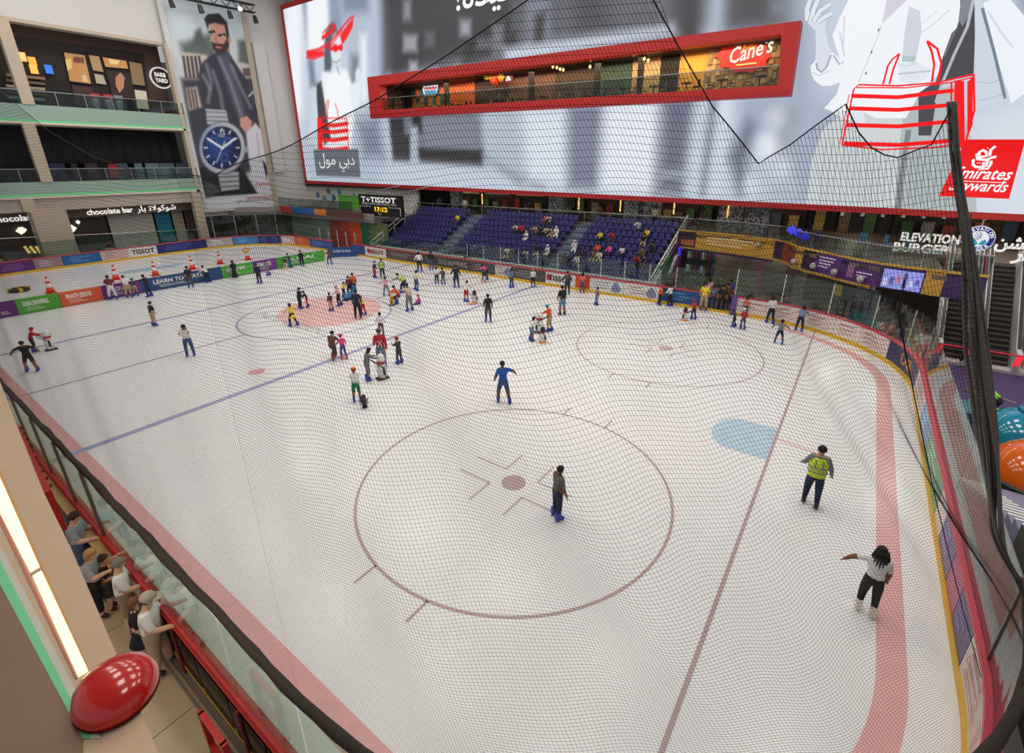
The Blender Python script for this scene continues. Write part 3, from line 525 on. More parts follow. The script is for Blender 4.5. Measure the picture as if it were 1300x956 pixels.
a = PY(942, 65, BYK-.32); text('Raising', 'lettering', emis((250, 200, 60), .9), rs, a, PY(954, 63, BYK-.32)-a, (0, 0, 1), .5, width=.9, shear=.3)
MB().prism([PY(x, y, BYK-.3) for x, y in ((934, 82), (960, 79), (961, 81), (935, 84))], (0, -.04, 0)).build('sign_bar', mat((220, 196, 120), .5, emit=.4), rs)
cs = thing('restaurant_sign', 'crown-shaped red, white and blue sign on the checked wall', 'sign')
MB().prism([PY(x, y, BYK-.2) for x, y in ((537, 112), (539, 108), (543, 108), (545, 103), (549, 101), (552, 106), (556, 108), (556, 113), (553, 121), (539, 122))], (0, -.08, 0)).build('sign_board', emis((236, 240, 248), .9), cs)
MB().prism([PY(x, y, BYK-.3) for x, y in ((539, 115), (554, 114), (553, 119), (540, 120))], (0, -.04, 0)).build('blue_band', emis((40, 150, 200), .9), cs); MB().prism([PY(x, y, BYK-.3) for x, y in ((539, 111), (554, 110), (554, 113), (539, 114))], (0, -.04, 0)).build('red_band', emis((226, 70, 80), .9), cs)
ws = thing('restaurant_sign', 'white-outlined dark red sign with white teapot mark', 'sign'); MB().prism([PY(x, y, 25.6) for x, y in ((640, 94), (651, 92.5), (651, 107), (640, 108))], (0, -.06, 0)).build('sign_board', mat((96, 20, 34), .5, emit=.4), ws)
MB().prism([PY(x, y, 25.5) for x, y in ((642, 103), (643, 98), (645, 96), (648, 98), (649, 102))], (0, -.04, 0)).build('white_mark', emis((246, 240, 240), .9), ws)
for i, (px, py, c, l) in enumerate(((618, 96, (196, 176, 60), 'yellow-green'), (625, 100, (230, 90, 30), 'orange'), (630, 92.5, (236, 40, 40), 'topmost red'), (631, 99, (220, 60, 40), 'middle red'), (636, 98, (236, 170, 50), 'large yellow'), (629, 103.5, (230, 60, 30), 'lowest red'))):
    q = PY(px, py, 25.3); bl_ = MB().lathe([(.02, -.42), (.2, -.3), (.33, 0), (.25, .24), (.02, .34)], n=10).build('balloon', mat(c, .25, emit=.3), None, True, label=l+' balloon in the cluster inside the red box', cat='balloon', group='balloons in the restaurant', loc=q)
# warm hanging bulbs
for i, (px, py) in enumerate(((695, 81), (702, 85), (707, 86), (711, 88), (715, 89), (721, 79), (750, 76), (749, 85), (775, 72), (805, 69), (818, 75), (823, 77))):
    q = PY(px, py, 24.6); t = thing('hanging_bulb', 'warm glowing bulb in the red box, number %s counted from the balloons' % 'one two three four five six seven eight nine ten eleven twelve'.split()[i], 'lamp', q, group='bulbs in the restaurant')
    MB().lathe([(.02, -.12), (.1, -.05), (.11, .05), (.04, .14)], n=8).build('bulb', emis((255, 214, 140), 2.2), t, True); MB().box((-.012, -.012, .14), (.012, .012, zT-q[2])).build('cord', mat((20, 18, 18)), t)
lamp('AREA', 'restaurant_lamp', ((xL+xR)/2, 24.6, zT-.15), 2200, (1, .78, .52), 3.0, target=((xL+xR)/2, 24.6, 0), shape='RECTANGLE', size_y=3.0).data.size = 36
# columns, balustrade and tables
for px in (565, 674, 758, 813): x = float(PY(px, 90, 25)[0]); MB().box((x-.2, 24.9, zB), (x+.2, 25.3, zT)).build('column', mat((44, 38, 36), .6), rb)
nb = 16
for i in range(nb):
    t0, t1 = i/nb, (i+1)/nb; L = lambda t: fq(472+(990-472)*t, 141+(108.5-141)*t, 22.35)
    a, b2 = L(t0), L(t1); a[0] += .03; MB().prism([a, b2, b2+(0, 0, 1.15), a+(0, 0, 1.15)], (0, .02, 0)).build('glass_pane', GLASSD, rb); MB().bar(L(t0), L(t0)+(0, 0, 1.15), .05).build('rail_post', mat((120, 120, 118), .4, .7), rb)
MB().bar(fq(474, 141, 22.35)+(0, 0, 1.17), fq(990, 108.5, 22.35)+(0, 0, 1.17), .06).build('handrail', mat((170, 168, 164), .35, .8), rb)
tb_m = {}
def table_mesh():
    q = MB(); q.lathe([(.42, .7), (.42, .75)], n=10); q.lathe([(.05, .03), (.04, .7)], n=6); q.lathe([(.25, 0), (.22, .03)], n=8); return q.mesh('cafe_table', mat((70, 50, 40), .5))
TM = table_mesh()
def chair_mesh(c, nm):
    q = MB(); q.box((-.21, -.21, .42), (.21, .21, .48)); q.box((-.21, .17, .48), (.21, .21, .92))
    for sx in (-.18, .18):
        for sy in (-.18, .18): q.box((sx-.02, sy-.02, 0), (sx+.02, sy+.02, .42))
    return q.mesh(nm, mat(c, .6))
CHM = [chair_mesh(c, 'cafe_chair') for c in ((64, 44, 36), (128, 62, 84), (176, 140, 96))]
NUM = 'one two three four five six seven eight nine ten eleven twelve thirteen fourteen fifteen sixteen'.split()
for i in range(15):
    x = xL+1.6+i*(xR-xL-3.2)/14
    obj('cafe_table', TM, None, 'round table number %s along the railing, counted from the crown sign' % NUM[i], 'table', 'tables in the restaurant box', None, (x, 24.3, zB))
    for d, r in ((-.75, math.pi/2), (.75, -math.pi/2)):
        obj('cafe_chair', CHM[i % 3], None, ['dark brown', 'plum', 'tan wooden'][i % 3]+' chair on the %s side of round table %s in the red box' % ('poster' if d < 0 else 'stone wall', NUM[i]), 'chair', 'chairs in the restaurant box', None, (x+d, 24.3, zB), r+.2*(i % 3))
# ================================================================ watch poster on the end wall
WX = -62.0
pz0, pz1 = PX(262, 268, -61.5)[2], 26.2; py0, py1 = 9.95, PX(348, 262, -61.5)[1]
pst = thing('watch_poster', 'tall watch advertisement poster of a man in a leather jacket', 'poster')
pc = Canvas((-61.5, py0, pz0), (0, 1, 0), (0, 0, 1), py1-py0, pz1-pz0, .085, (206, 214, 218)); P_ = pc.poly
P_(Q(190, -40, 350, 60), (202, 216, 222), 2); P_([(228, 55), (268, 42), (275, 75), (232, 70)], (96, 110, 104), .5); P_([(248, 40), (254, 36), (262, 60), (244, 60)], (84, 96, 92), .3); P_([(302, 52), (318, 50), (324, 85), (303, 80)], (92, 108, 102), .4)
P_([(230, 66), (262, 70), (266, 102), (236, 100)], (206, 192, 182), .2)
for k in range(5): P_([(231+k*5, 71), (234+k*5, 71), (238+k*5, 99), (235+k*5, 99)], (70, 62, 64), .1)
P_([(230, 100), (330, 98), (345, 200), (260, 252), (240, 160)], (62, 64, 72), .4); P_([(300, 78), (322, 84), (326, 98), (306, 98)], (202, 196, 190), .2); P_([(308, 87), (317, 86), (319, 97), (309, 97)], (100, 84, 86), .1)
P_([(236, 112), (250, 110), (256, 136), (240, 140)], (200, 184, 172), .2)
for k in range(3): P_([(238+k*4, 113), (240+k*4, 113), (244+k*4, 137), (242+k*4, 137)], (60, 54, 56), .1)
# man
P_([(266, 28), (288, 30), (291, 52), (284, 66), (274, 66), (267, 52)], (200, 152, 132), .15); P_([(272, 60), (290, 55), (292, 76), (276, 76)], (166, 118, 100), .15)
P_([(259, 24), (264, 18), (278, 17), (288, 28), (291, 46), (288, 50), (285, 32), (272, 29), (265, 31), (264, 38)], (42, 40, 44), .12); P_([(268, 53), (274, 55), (284, 56), (289, 48), (291, 58), (286, 68), (276, 69), (270, 62)], (66, 48, 46), .12); P_([(274, 58), (282, 60), (281, 62), (274, 61)], (190, 120, 112), .06)
pc.line([(266, 41), (272, 40)], (34, 28, 30), .22); pc.line([(278, 45), (285, 44)], (34, 28, 30), .22); pc.ell((269.5, 44), 1.6, 1.2, (240, 236, 232), .06); pc.ell((282, 46), 1.8, 1.2, (240, 236, 232), .06); pc.ell((269, 44), .8, 1, (30, 26, 28), .05); pc.ell((281.5, 46), .8, 1, (30, 26, 28), .05)
pc.line([(274, 42), (274, 52), (277, 53)], (168, 116, 100), .12); pc.ell((291.5, 51), 1.8, 4, (200, 146, 128), .08)
P_([(270, 68), (290, 66), (300, 82), (312, 100), (322, 118), (332, 140), (330, 150), (314, 150), (300, 168), (284, 160), (262, 142), (256, 120), (252, 96), (256, 80)], (56, 57, 68), .15); P_([(276, 70), (290, 68), (300, 100), (312, 146), (302, 150), (288, 110)], (86, 88, 104), .3)
for pts in ([(262, 82), (268, 104), (264, 130)], [(278, 74), (292, 104), (306, 146)], [(258, 96), (266, 112)], [(270, 90), (280, 120), (284, 146)], [(294, 84), (306, 112), (318, 136)]): pc.line(pts, (146, 148, 164), .22, .25)
P_([(314, 112), (334, 106), (336, 130), (322, 134)], (70, 72, 82), .2); pc.line([(316, 122), (326, 112), (334, 108)], (186, 190, 198), .2); pc.ell((330, 131), 5, 4, (216, 158, 144), .12)
P_([(304, 150), (313, 147), (320, 154), (318, 164), (311, 168), (305, 160)], (214, 158, 142), .12); P_([(312, 168), (324, 156), (334, 168), (340, 200), (346, 245), (326, 245), (316, 206)], (222, 222, 230), .2); pc.line([(326, 170), (330, 206)], (176, 178, 192), .15); P_([(333, 203), (340, 212), (339, 228), (335, 214)], (56, 56, 66), .1)
P_([(250, 212), (276, 214), (306, 212), (327, 246), (262, 250)], (34, 34, 40), .2); P_([(258, 230), (270, 232), (280, 244), (262, 250)], (78, 80, 88), .2)
# watch
P_([(261, 138), (287, 140), (291, 158), (263, 158)], (186, 192, 198), .1)
for y in (142, 148, 153): pc.line([(262, y), (289, y+1)], (112, 116, 124), .12)
P_([(276, 218), (303, 218), (304, 240), (281, 243)], (176, 182, 188), .1)
for y in (225, 231, 237): pc.line([(278, y), (303, y-1)], (104, 108, 116), .12)
pc.ell((282, 188), 30, 34, (112, 118, 126), .1); pc.ell((282, 187.5), 28.6, 32.5, (190, 196, 202), .12); pc.ell((281.5, 187.5), 24.6, 27.2, (20, 30, 62), .1); pc.ell((276, 186), 17, 20, (34, 78, 158), 1.2, .8)
for c in ((271, 180), (289, 180), (285, 200)): pc.ell(c, 5.5, 6, (42, 92, 160), .15); pc.ell(c, 3, 3.4, (24, 44, 96), .1)
for k in range(12):
    t = math.pi*k/6; pc.line([(281.5+22*math.sin(t), 187.5-24.4*math.cos(t)), (281.5+18.6*math.sin(t), 187.5-20.6*math.cos(t))], (222, 230, 240), .16)
pc.line([(282, 188), (265, 177)], (236, 240, 244), .28); pc.line([(282, 188), (298, 176)], (236, 240, 244), .24); pc.line([(285, 180), (275, 206)], (214, 220, 228), .1); pc.ell((312, 190), 3, 4, (160, 166, 172), .1)
P_([(190, 248), (262, 252), (330, 246), (360, 243), (370, 290), (190, 290)], (224, 226, 230), .1)
pc.build('poster_face', attr_mat('poster_print'), pst, .02)
MB().box((WX, py0-.15, pz0-.15), (-61.5, py1+.15, pz1)).build('backing', mat((214, 214, 214), .6), pst)
MB().box((-61.6, py1, pz0), (-61.35, py1+.45, pz1)).build('side_batten', mat((186, 172, 150), .6), pst); MB().box((-61.6, py0-.5, pz0-.1), (-61.35, py0, pz1)).build('side_batten', mat((210, 212, 212), .6), pst)
tr = mat((200, 44, 48), .6, noise=0)
def ptext(b2, p0, p1, sz, m=tr, **k): a = PX(*p0, -61.44); e = PX(*p1, -61.44); text(b2, 'lettering', m, pst, a, (0, 1, 0), (0, 0, 1), sz, width=float(e[1]-a[1]), ext=.004, **k)
ptext('TISSOTWATCHES.COM', (313, 253.5), (347, 250), .5); ptext('#ThisIsYourTime', (324, 236), (346, 232), .55); ptext('TISSOT', (277, 174), (286, 174), .45, mat((220, 226, 236), .5, noise=0)); ptext('TISSOT, INNOVATORS BY TRADITION', (300, 257), (346, 254), .3, mat((130, 130, 134), .5, noise=0))
ptext('12', (278.5, 170), (284.5, 170), .7, mat((226, 232, 240), .5, noise=0))
# lighting truss in front of the poster
trs = thing('lighting_truss', 'black lighting truss with hanging spotlights across the top of the poster', 'lighting truss'); tm = mat((32, 32, 34), .5)
A0, A1 = PX(208, -6, -60.3), PX(322, 17, -60.3); TD = A1-A0
for dz in (0, .75):
    for dx in (0, .5): MB().bar(A0+(dx, 0, dz), A1+(dx, 0, dz), .1).build('chord', tm, trs)
for k in range(14):
    p, q = A0+TD*k/14, A0+TD*(k+1)/14; MB().bar(p+(.5, 0, 0 if k % 2 else .75), q+(.5, 0, .75 if k % 2 else 0), .07).build('brace', tm, trs)
for k, t in enumerate((.03, .33, .66, .97)):
    p = A0+TD*t+(.4, 0, -.1); MB().tube([p, p+(0, 0, -.25)], .04).build('clamp', tm, trs); MB().tube([p+(.1, 0, -.25), p+(.15, .1, -.95)], [.2, .28], 8).build('spotlight', tm, trs)
p = A0+TD*.8+(.4, 0, .1); MB().tube([p, p+(.3, 0, -.1)], .2, 8).build('lit_lens', emis((240, 240, 255), 3), trs); MB().tube([A0+TD*.75+(.2, 0, .7), A0+TD*.75+(.2, 0, 4.2)], .04).build('hanger', tm, trs); MB().tube([A0+TD*.2+(.2, 0, .7), A0+TD*.2+(.2, 0, 4.2)], .04).build('hanger', tm, trs)
# ================================================================ end wall with its storeys
WHITE = mat((214, 212, 208), .7, noise=.03); BEIGE = mat((196, 180, 160), .6, noise=.04); BROWN = mat((84, 62, 56), .6, noise=.08, scale=1.5); SLABG = mat((152, 178, 164), .45, noise=.03); DARK = mat((34, 32, 34), .7); STEEL = mat((168, 170, 168), .35, .7, noise=0)  # SLABG: greenish panel colour with the green strip's glow painted in
wl = MB(); wl.box((-66, -40, 20.75), (-62, 9.6, 29)); wl.box((-63, 9.6, 3.2), (-62.02, 24, 29)); wl.box((-75, -40, -.1), (-74.6, 24, 21)); wl.box((-62.02, 18.9, 8.0), (-61.6, 20.3, 22.4))
wl.build('wall_left', WHITE, kind='structure', label='white end wall of the atrium behind the poster')
MB().box((-62.3, -40, 20.55), (-61.9, 9.6, 20.85)).build('trim_2', BEIGE, kind='structure', label='beige edge under the white upper wall')
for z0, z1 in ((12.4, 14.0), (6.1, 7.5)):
    s_ = thing('storey_slab', 'pale greenish floor edge, green strip glow painted in, of the '+('upper' if z0 > 10 else 'lower')+' gallery on the end wall', 'floor slab', kind='structure')
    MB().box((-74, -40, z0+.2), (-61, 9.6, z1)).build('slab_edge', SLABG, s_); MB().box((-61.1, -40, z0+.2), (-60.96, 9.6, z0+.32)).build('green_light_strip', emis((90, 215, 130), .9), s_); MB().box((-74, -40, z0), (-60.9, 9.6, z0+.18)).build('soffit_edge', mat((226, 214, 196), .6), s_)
    for k in range(12):
        y0 = 9.6-2.1*(k+1); MB().box((-61.06, y0+.03, z1), (-61.03, y0+2.07, z1+1.1)).build('glass_pane', GLASSD, s_); MB().box((-61.1, y0-.025, z1), (-61, y0+.025, z1+1.1)).build('rail_post', STEEL, s_)
    MB().box((-61.1, -15.6, z1+1.1), (-61, 9.6, z1+1.16)).build('handrail', STEEL, s_)
for y, z0, z1, w_ in ((-2.95, 14, 20.6, .85), (-3.4, 7.5, 12.4, .85), (9.2, 6.0, 20.6, .3), (8.85, 0, 6.1, .9), (-5.2, 5.0, 6.1, .9)):
    MB().box((-61.6, y-w_/2, z0), (-60.9, y+w_/2, z1)).build('column', BEIGE, kind='structure', label='beige square column of the end wall at %s' % {-2.95: 'the upper gallery', -3.4: 'the black curtain', 9.2: 'the poster edge', 8.85: 'the cafe corner', -5.2: 'the cafe soffit'}[y])
MB().box((-61.4, -5.45, 0), (-59.7, -3.0, 5.0)).build('column', mat((186, 168, 148), .5), kind='structure', label='broad beige column in front of the cafe')
# upper gallery shop front
up = thing('shop_front', 'brown upper gallery shop front with lit display windows and round logo', 'shop front', kind='structure')
SX = -64.0
def sq(px, py, x=SX): return PX(px, py, x)
def spl(pts, m, name, parent, t=.1, x=SX): return MB().prism([sq(*p, x) for p in pts], (-t, 0, 0)).build(name, m, parent)
MB().box((-64.4, -40, 13.9), (SX-.05, 9.6, 20.8)).build('facade', BROWN, up)
spl([(-30, 40), (182, 68), (192, 152), (-30, 140)], mat((40, 32, 30), .6), 'window_band', up, .05, SX+.06)
WINS = [((80, 65), (108, 69), (117, 108), (88, 104), (206, 150, 96)), ((112, 69), (126, 71), (132, 92), (118, 90), (186, 152, 108)), ((129, 72), (161, 77), (164, 88), (133, 85), (214, 158, 100)), ((133, 88), (165, 92), (174, 126), (142, 122), (58, 48, 46)), ((163, 77), (180, 80), (185, 110), (168, 108), (150, 120, 86)), ((119, 93), (131, 95), (136, 108), (122, 106), (190, 176, 150)), ((170, 113), (186, 115), (190, 140), (174, 138), (216, 206, 180)), ((90, 107), (118, 110), (124, 138), (96, 136), (80, 56, 52))]
for a, b2, c, d, col in WINS:
    f_ = spl((a, b2, c, d), mat((30, 24, 22), .5), 'display_window', up, .1, SX+.2); cx = [(p[0]*.93+(a[0]+c[0])/2*.07, p[1]*.93+(a[1]+c[1])/2*.07) for p in (a, b2, c, d)]
    spl(cx, mat(col, .6, emit=.55 if sum(col) > 300 else .1), 'display_panel', up, .03, SX+.26)
for pts, col in (([(147, 98), (153, 92), (158, 98), (157, 112), (152, 118), (147, 108)], (198, 140, 104)), ([(83, 76), (90, 74), (92, 86), (86, 90)], (240, 200, 130)), ([(104, 96), (109, 95), (112, 104), (106, 104)], (232, 200, 160)), ([(138, 75), (152, 77), (150, 82), (140, 81)], (255, 220, 150)), ([(93, 72), (106, 73), (107, 80), (94, 79)], (120, 82, 58))):
    spl(pts, mat(col, .6, emit=.6), 'display_item', up, .05, SX+.34)
for px, py, c in ((14, 68, (250, 190, 90)), (20, 76, (250, 170, 70)), (24, 82, (250, 180, 80)), (28, 72, (255, 200, 120)), (41, 78, (255, 176, 70)), (43, 88, (255, 190, 90)), (20, 96, (220, 190, 150)), (62, 88, (60, 120, 220))):
    p = sq(px, py, SX+.5); MB().box((p[0]-.1, p[1]-.25, p[2]-.35), (p[0]+.1, p[1]+.25, p[2]+.35)).build('display_light', emis(c, 1.2), up)
for k in range(5): p = sq(8, 95+k*7, SX+.5); q = sq(56, 96+k*7, SX+.5); MB().box((p[0]-.2, p[1], p[2]-.12), (p[0]+.1, q[1], p[2]+.12)).build('bar_shelf', mat([(150, 120, 96), (120, 96, 80), (176, 160, 140), (90, 70, 60), (140, 140, 140)][k], .6), up)
c = sq(204, 99, SX+.02); t_ = [(c[0], c[1]+1.05*math.cos(a), c[2]+1.05*math.sin(a)) for a in np.linspace(0, 2*math.pi, 24, endpoint=False)]
MB().prism(t_, (.12, 0, 0)).build('round_logo', emis((226, 222, 218), .8), up); MB().prism([(c[0]+.13, c[1]+(p[1]-c[1])*.86, c[2]+(p[2]-c[2])*.86) for p in t_], (.02, 0, 0)).build('logo_inner', mat((70, 46, 42), .6), up)
text('BARB\nYARD', 'lettering', emis((240, 236, 230), .9), up, (c[0]+.17, c[1]-.6, c[2]+.1), (0, 1, 0), (0, 0, 1), .55, width=1.2, bold=.02)
for px, c1 in ((123, (206, 60, 66)), (139, (206, 60, 66)), (152, (150, 150, 156))): 
    p = sq(px, 134, -62.3); tt = thing('display_stand', 'mannequin stand with '+('red' if c1[0] > 180 else 'pale')+' placard, '+{123: 'first', 139: 'second', 152: 'last'}[px]+' of three behind the upper glass', 'display', (p[0], p[1], 14.0)); MB().lathe([(.3, 0), (.2, .1), (.33, .8), (.2, 1.1)], n=8).build('pedestal', mat((150, 156, 164), .6), tt); MB().box((-.3, -.35, 1.1), (.3, .35, 1.45)).build('placard', mat(c1, .5), tt)
# lower gallery: black curtains
lo = thing('curtain_front', 'black pleated curtain closing the lower gallery', 'curtain', kind='structure')
ys = np.linspace(-16, 9.3, 160); pts = [(-64+.12*math.sin(y*5.5)+.05*math.sin(y*13), y) for y in ys]
MB().wall(pts, 7.5, 12.4, .06).build('curtain', mat((36, 34, 38), .8), lo, True)
for px, c1 in ((77, (60, 46, 96)), (96, (44, 44, 60)), (112, (70, 56, 60)), (160, (70, 90, 100)), (174, (96, 120, 132)), (192, (110, 130, 140)), (214, (90, 110, 124)), (232, (70, 84, 96))):
    p = sq(px, 214, -63.4); MB().box((p[0]-.05, p[1]-.8, 7.55), (p[0]+.05, p[1]+.8, 9.1)).build('hoarding_panel', mat(c1, .5), lo)
p = sq(143, 213, -63); MB().box((p[0]-.05, p[1]-.35, 7.7), (p[0]+.05, p[1]+.35, 9.0)).build('red_sign', mat((190, 40, 56), .5), lo)
# ground floor cafe
cf = thing('cafe_front', 'chocolate cafe front under the galleries with lit white lettering', 'shop front', kind='structure')
MB().box((-62.6, -40, 4.95), (-61.2, 9.6, 6.1)).build('soffit_band', mat((190, 178, 166), .6), cf); MB().box((-63, -40, 4.05), (-62.4, 9.6, 4.95)).build('sign_band', mat((112, 92, 78), .6), cf)
for p0, p1, c1 in ((-60, 56, (58, 46, 40)), (97, 140, (56, 44, 42)), (140, 200, (186, 180, 174)), (200, 222, (30, 118, 146)), (222, 238, (160, 148, 134)), (238, 262, (84, 70, 64))):
    y0, y1 = sq(p0, 300, -63.2)[1], sq(p1, 290, -63.2)[1]; MB().box((-63.4, y0, 0), (-63.2, y1, 4.1)).build('front_panel', mat(c1, .55, noise=.1), cf)
emw = emis((252, 250, 246), 1.3)
a = PX(110, 271, -62.36); text('chocolate bar', 'lettering', emw, cf, (-62.36, a[1], 4.25), (0, 1, 0), (0, 0, 1), .75, width=3.9, ext=.02, bold=.01)
text('\uFEAD\uFE8E\uFE91 \uFE97\uFEFB\uFEEE\uFEDB\uFEEE\uFEB7', 'lettering', emw, cf, (-62.36, a[1]+4.3, 4.25), (0, 1, 0), (0, 0, 1), .8, width=3.7, ext=.02)
text('chocolate bar', 'lettering', emw, cf, (-62.36, a[1]-6.8, 4.15), (0, 1, 0), (0, 0, 1), .75, width=4.2, ext=.02, bold=.01)
for px, py, c1, r in ((26, 293, (255, 244, 220), .35), (29, 292, (255, 244, 220), .3), (92, 290, (255, 248, 230), .35), (99, 282, (255, 248, 230), .2)):
    p = sq(px, py, -62.9); MB().lathe([(.02, -r), (r, 0), (.02, r)], n=8).build('ceiling_lamp', emis(c1, 1.6), cf, True).location = p
for k in range(9): p = sq(32+k*2.4, 314+(k % 3)*3, -62.9); MB().box((-.06, -.1, -.1), (.06, .1, .1)).build('warm_light', emis((255, 206, 110), 1.4), cf).location = p
def armchair(loc, rz, c1, lab):
    t = thing('cafe_armchair', lab, 'armchair', loc, rz, 'pale cafe armchairs behind the end boards')
    m = mat(c1, .8); MB().box((-.45, -.4, .1), (.45, .45, .45)).build('seat', m, t); MB().hexa([(-.5, .3, .1), (.5, .3, .1), (.5, .5, .1), (-.5, .5, .1)], [(-.45, .42, 1.0), (.45, .42, 1.0), (.45, .58, 1.0), (-.45, .58, 1.0)]).build('backrest', m, t)
    for s_ in (-1, 1): MB().box((s_*.5-.09, -.4, .1), (s_*.5+.09, .45, .65)).build('armrest', m, t)
    for sx in (-.4, .4):
        for sy in (-.35, .4): MB().box((sx-.03, sy-.03, -.12), (sx+.03, sy+.03, .1)).build('leg', DARK, t)
for i, px in enumerate((-20, -2, 16, 110, 130, 150, 170)):
    p = sq(px, 320, -60.6); armchair((-60.6-(i % 2)*.7, p[1], 0), math.pi/2*(1 if i % 2 else -1)+.4*i, [(196, 192, 184), (178, 176, 168), (206, 200, 192)][i % 3], ['pale cafe armchair at the frame edge', 'grey cafe armchair second from the frame edge', 'light armchair nearest the broad beige column on its dark side', 'pale armchair just past the broad beige column', 'greyish armchair in the middle of the cafe row', 'light armchair before the white cafe panel', 'last pale armchair before the teal stripe'][i])
MB().tube([PX(-20, 304, -60), PX(262, 291, -60)], .04).build('trim_3', STEEL, kind='structure', label='thin cable rail in front of the cafe')
# ================================================================ far-left corner mezzanine
mz = thing('corner_mezzanine', 'low corner terrace with glass rail, murals and sign panels beside the stand', 'terrace', kind='structure')
ep = [(-62, 12.4), (-58.5, 16.6), (-47.5, 16.8), (-40.6, 17.0)]
v = [(*p, 3.05) for p in ep]+[(-40.6, 24, 3.05), (-62, 24, 3.05)]; MB().prism(v, (0, 0, .4)).build('terrace_slab', mat((120, 116, 112), .6), mz)
MB().wall(ep, 3.45, 4.0, .1).build('parapet', mat((150, 140, 132), .6), mz)
for i, (p0, p1, c1) in enumerate(((357, 371, (196, 48, 56)), (371, 400, (46, 98, 168)), (400, 415, (206, 128, 60)), (415, 460, (96, 62, 60)))):
    x0, x1 = PY(p0, 266, 16.6)[0], PY(p1, 266, 16.6)[0]; MB().box((x0, 16.45, 3.5), (x1-.05, 16.6, 4.15)).build('sign_panel', mat(c1, .5), mz)
for i in range(6):
    x0 = -58.4+i*2.4; MB().box((x0, 17.0, 4.0), (x0+2.35, 17.03, 5.1)).build('glass_pane', GLASSD, mz); MB().box((x0-.03, 16.98, 4.0), (x0+.03, 17.06, 5.1)).build('rail_post', STEEL, mz)
MB().box((-62, 23.5, 3.4), (-40.6, 23.8, 6.3)).build('mural_wall', mat((196, 192, 184), .7, noise=.15, scale=.7), mz)
rr = random.Random(3)
for k in range(14):
    x = -60+k*1.1+rr.random()*.6; z = 4.4+rr.random()*1.2; n = 6; MB().prism([(x+(.25+.35*rr.random())*math.cos(2*math.pi*j/n), 23.5, z+(.2+.4*rr.random())*math.sin(2*math.pi*j/n)) for j in range(n)], (0, -.03, 0)).build('blue_doodle', mat([(52, 104, 150), (70, 130, 170), (90, 110, 130)][k % 3], .7), mz)
x0, x1 = PY(430, 255, 20)[0], PY(457, 255, 20)[0]; MB().box((x0, 20, 4.0), (x1, 20.1, 5.5)).build('green_panel', mat((96, 176, 60), .5), mz)
x0, x1 = PY(360, 248, 22)[0], PY(373, 248, 22)[0]; MB().box((x0, 22, 3.5), (x1, 22.2, 6.0)).build('doorway', mat((92, 70, 58), .6), mz)
MB().box((-62, 17.3, 0), (-49, 17.5, 3.05)).build('green_curtain', mat((112, 128, 118), .7, noise=.06, scale=4), mz)
for p0, p1, c1 in ((405, 432, (142, 70, 46)), (432, 445, (172, 66, 50)), (445, 459, (206, 84, 44)), (459, 470, (36, 104, 84)), (470, 492, (96, 116, 70))):
    x0, x1 = PY(p0, 295, 17.4)[0], PY(p1, 295, 17.4)[0]; MB().box((x0, 17.35, 0), (x1, 17.55, 3.05)).build('mural_panel', mat(c1, .6, noise=.15, scale=.8), mz)
for k in range(5): x = PY(408+k*11, 300, 15.6)[0]; MB().box((x-.04, 15.4, 0), (x+.04, 15.48, 2.2)).build('fence_post', mat((186, 186, 184), .4), mz)
sb = thing('scoreboard', 'black hanging scoreboard with white brand lettering and yellow digits', 'scoreboard')
x0, x1 = PY(456, 260, 17.6)[0], PY(509, 260, 17.6)[0]
MB().box((x0, 17.6, 3.75), (x1, 18.0, 5.9)).build('case', mat((24, 22, 24), .5), sb)
text('T+TISSOT', 'lettering', emis((240, 238, 236), 1.0), sb, (x0+.5, 17.56, 5.15), (1, 0, 0), (0, 0, 1), .75, width=(x1-x0)*.82, bold=.012)
text('SWISS WATCHES SINCE 1853', 'lettering', mat((176, 172, 170), .5, emit=.5), sb, (x0+.5, 17.56, 4.88), (1, 0, 0), (0, 0, 1), .28, width=(x1-x0)*.82)
text('17:12', 'digits', emis((255, 190, 40), 1.5), sb, (x0+(x1-x0)*.36, 17.56, 4.25), (1, 0, 0), (0, 0, 1), .62, width=(x1-x0)*.3, bold=.02)
for a, b2 in (((.02, 4.7), (.3, 4.7)), ((.7, 4.7), (.98, 4.7)), ((.98, 4.7), (.98, 3.9)), ((.02, 4.7), (.02, 3.9)), ((.45, 4.1), (.5, 3.9)), ((.5, 3.9), (.55, 4.1))): MB().bar((x0+(x1-x0)*a[0], 17.58, a[1]), (x0+(x1-x0)*b2[0], 17.58, b2[1]), .05).build('white_line', mat((200, 200, 200), .5), sb)
for f_ in (.15, .85): MB().tube([(x0+(x1-x0)*f_, 17.8, 5.9), (x0+(x1-x0)*f_, 22.7, 6.6)], .05).build('bracket', STEEL, sb)
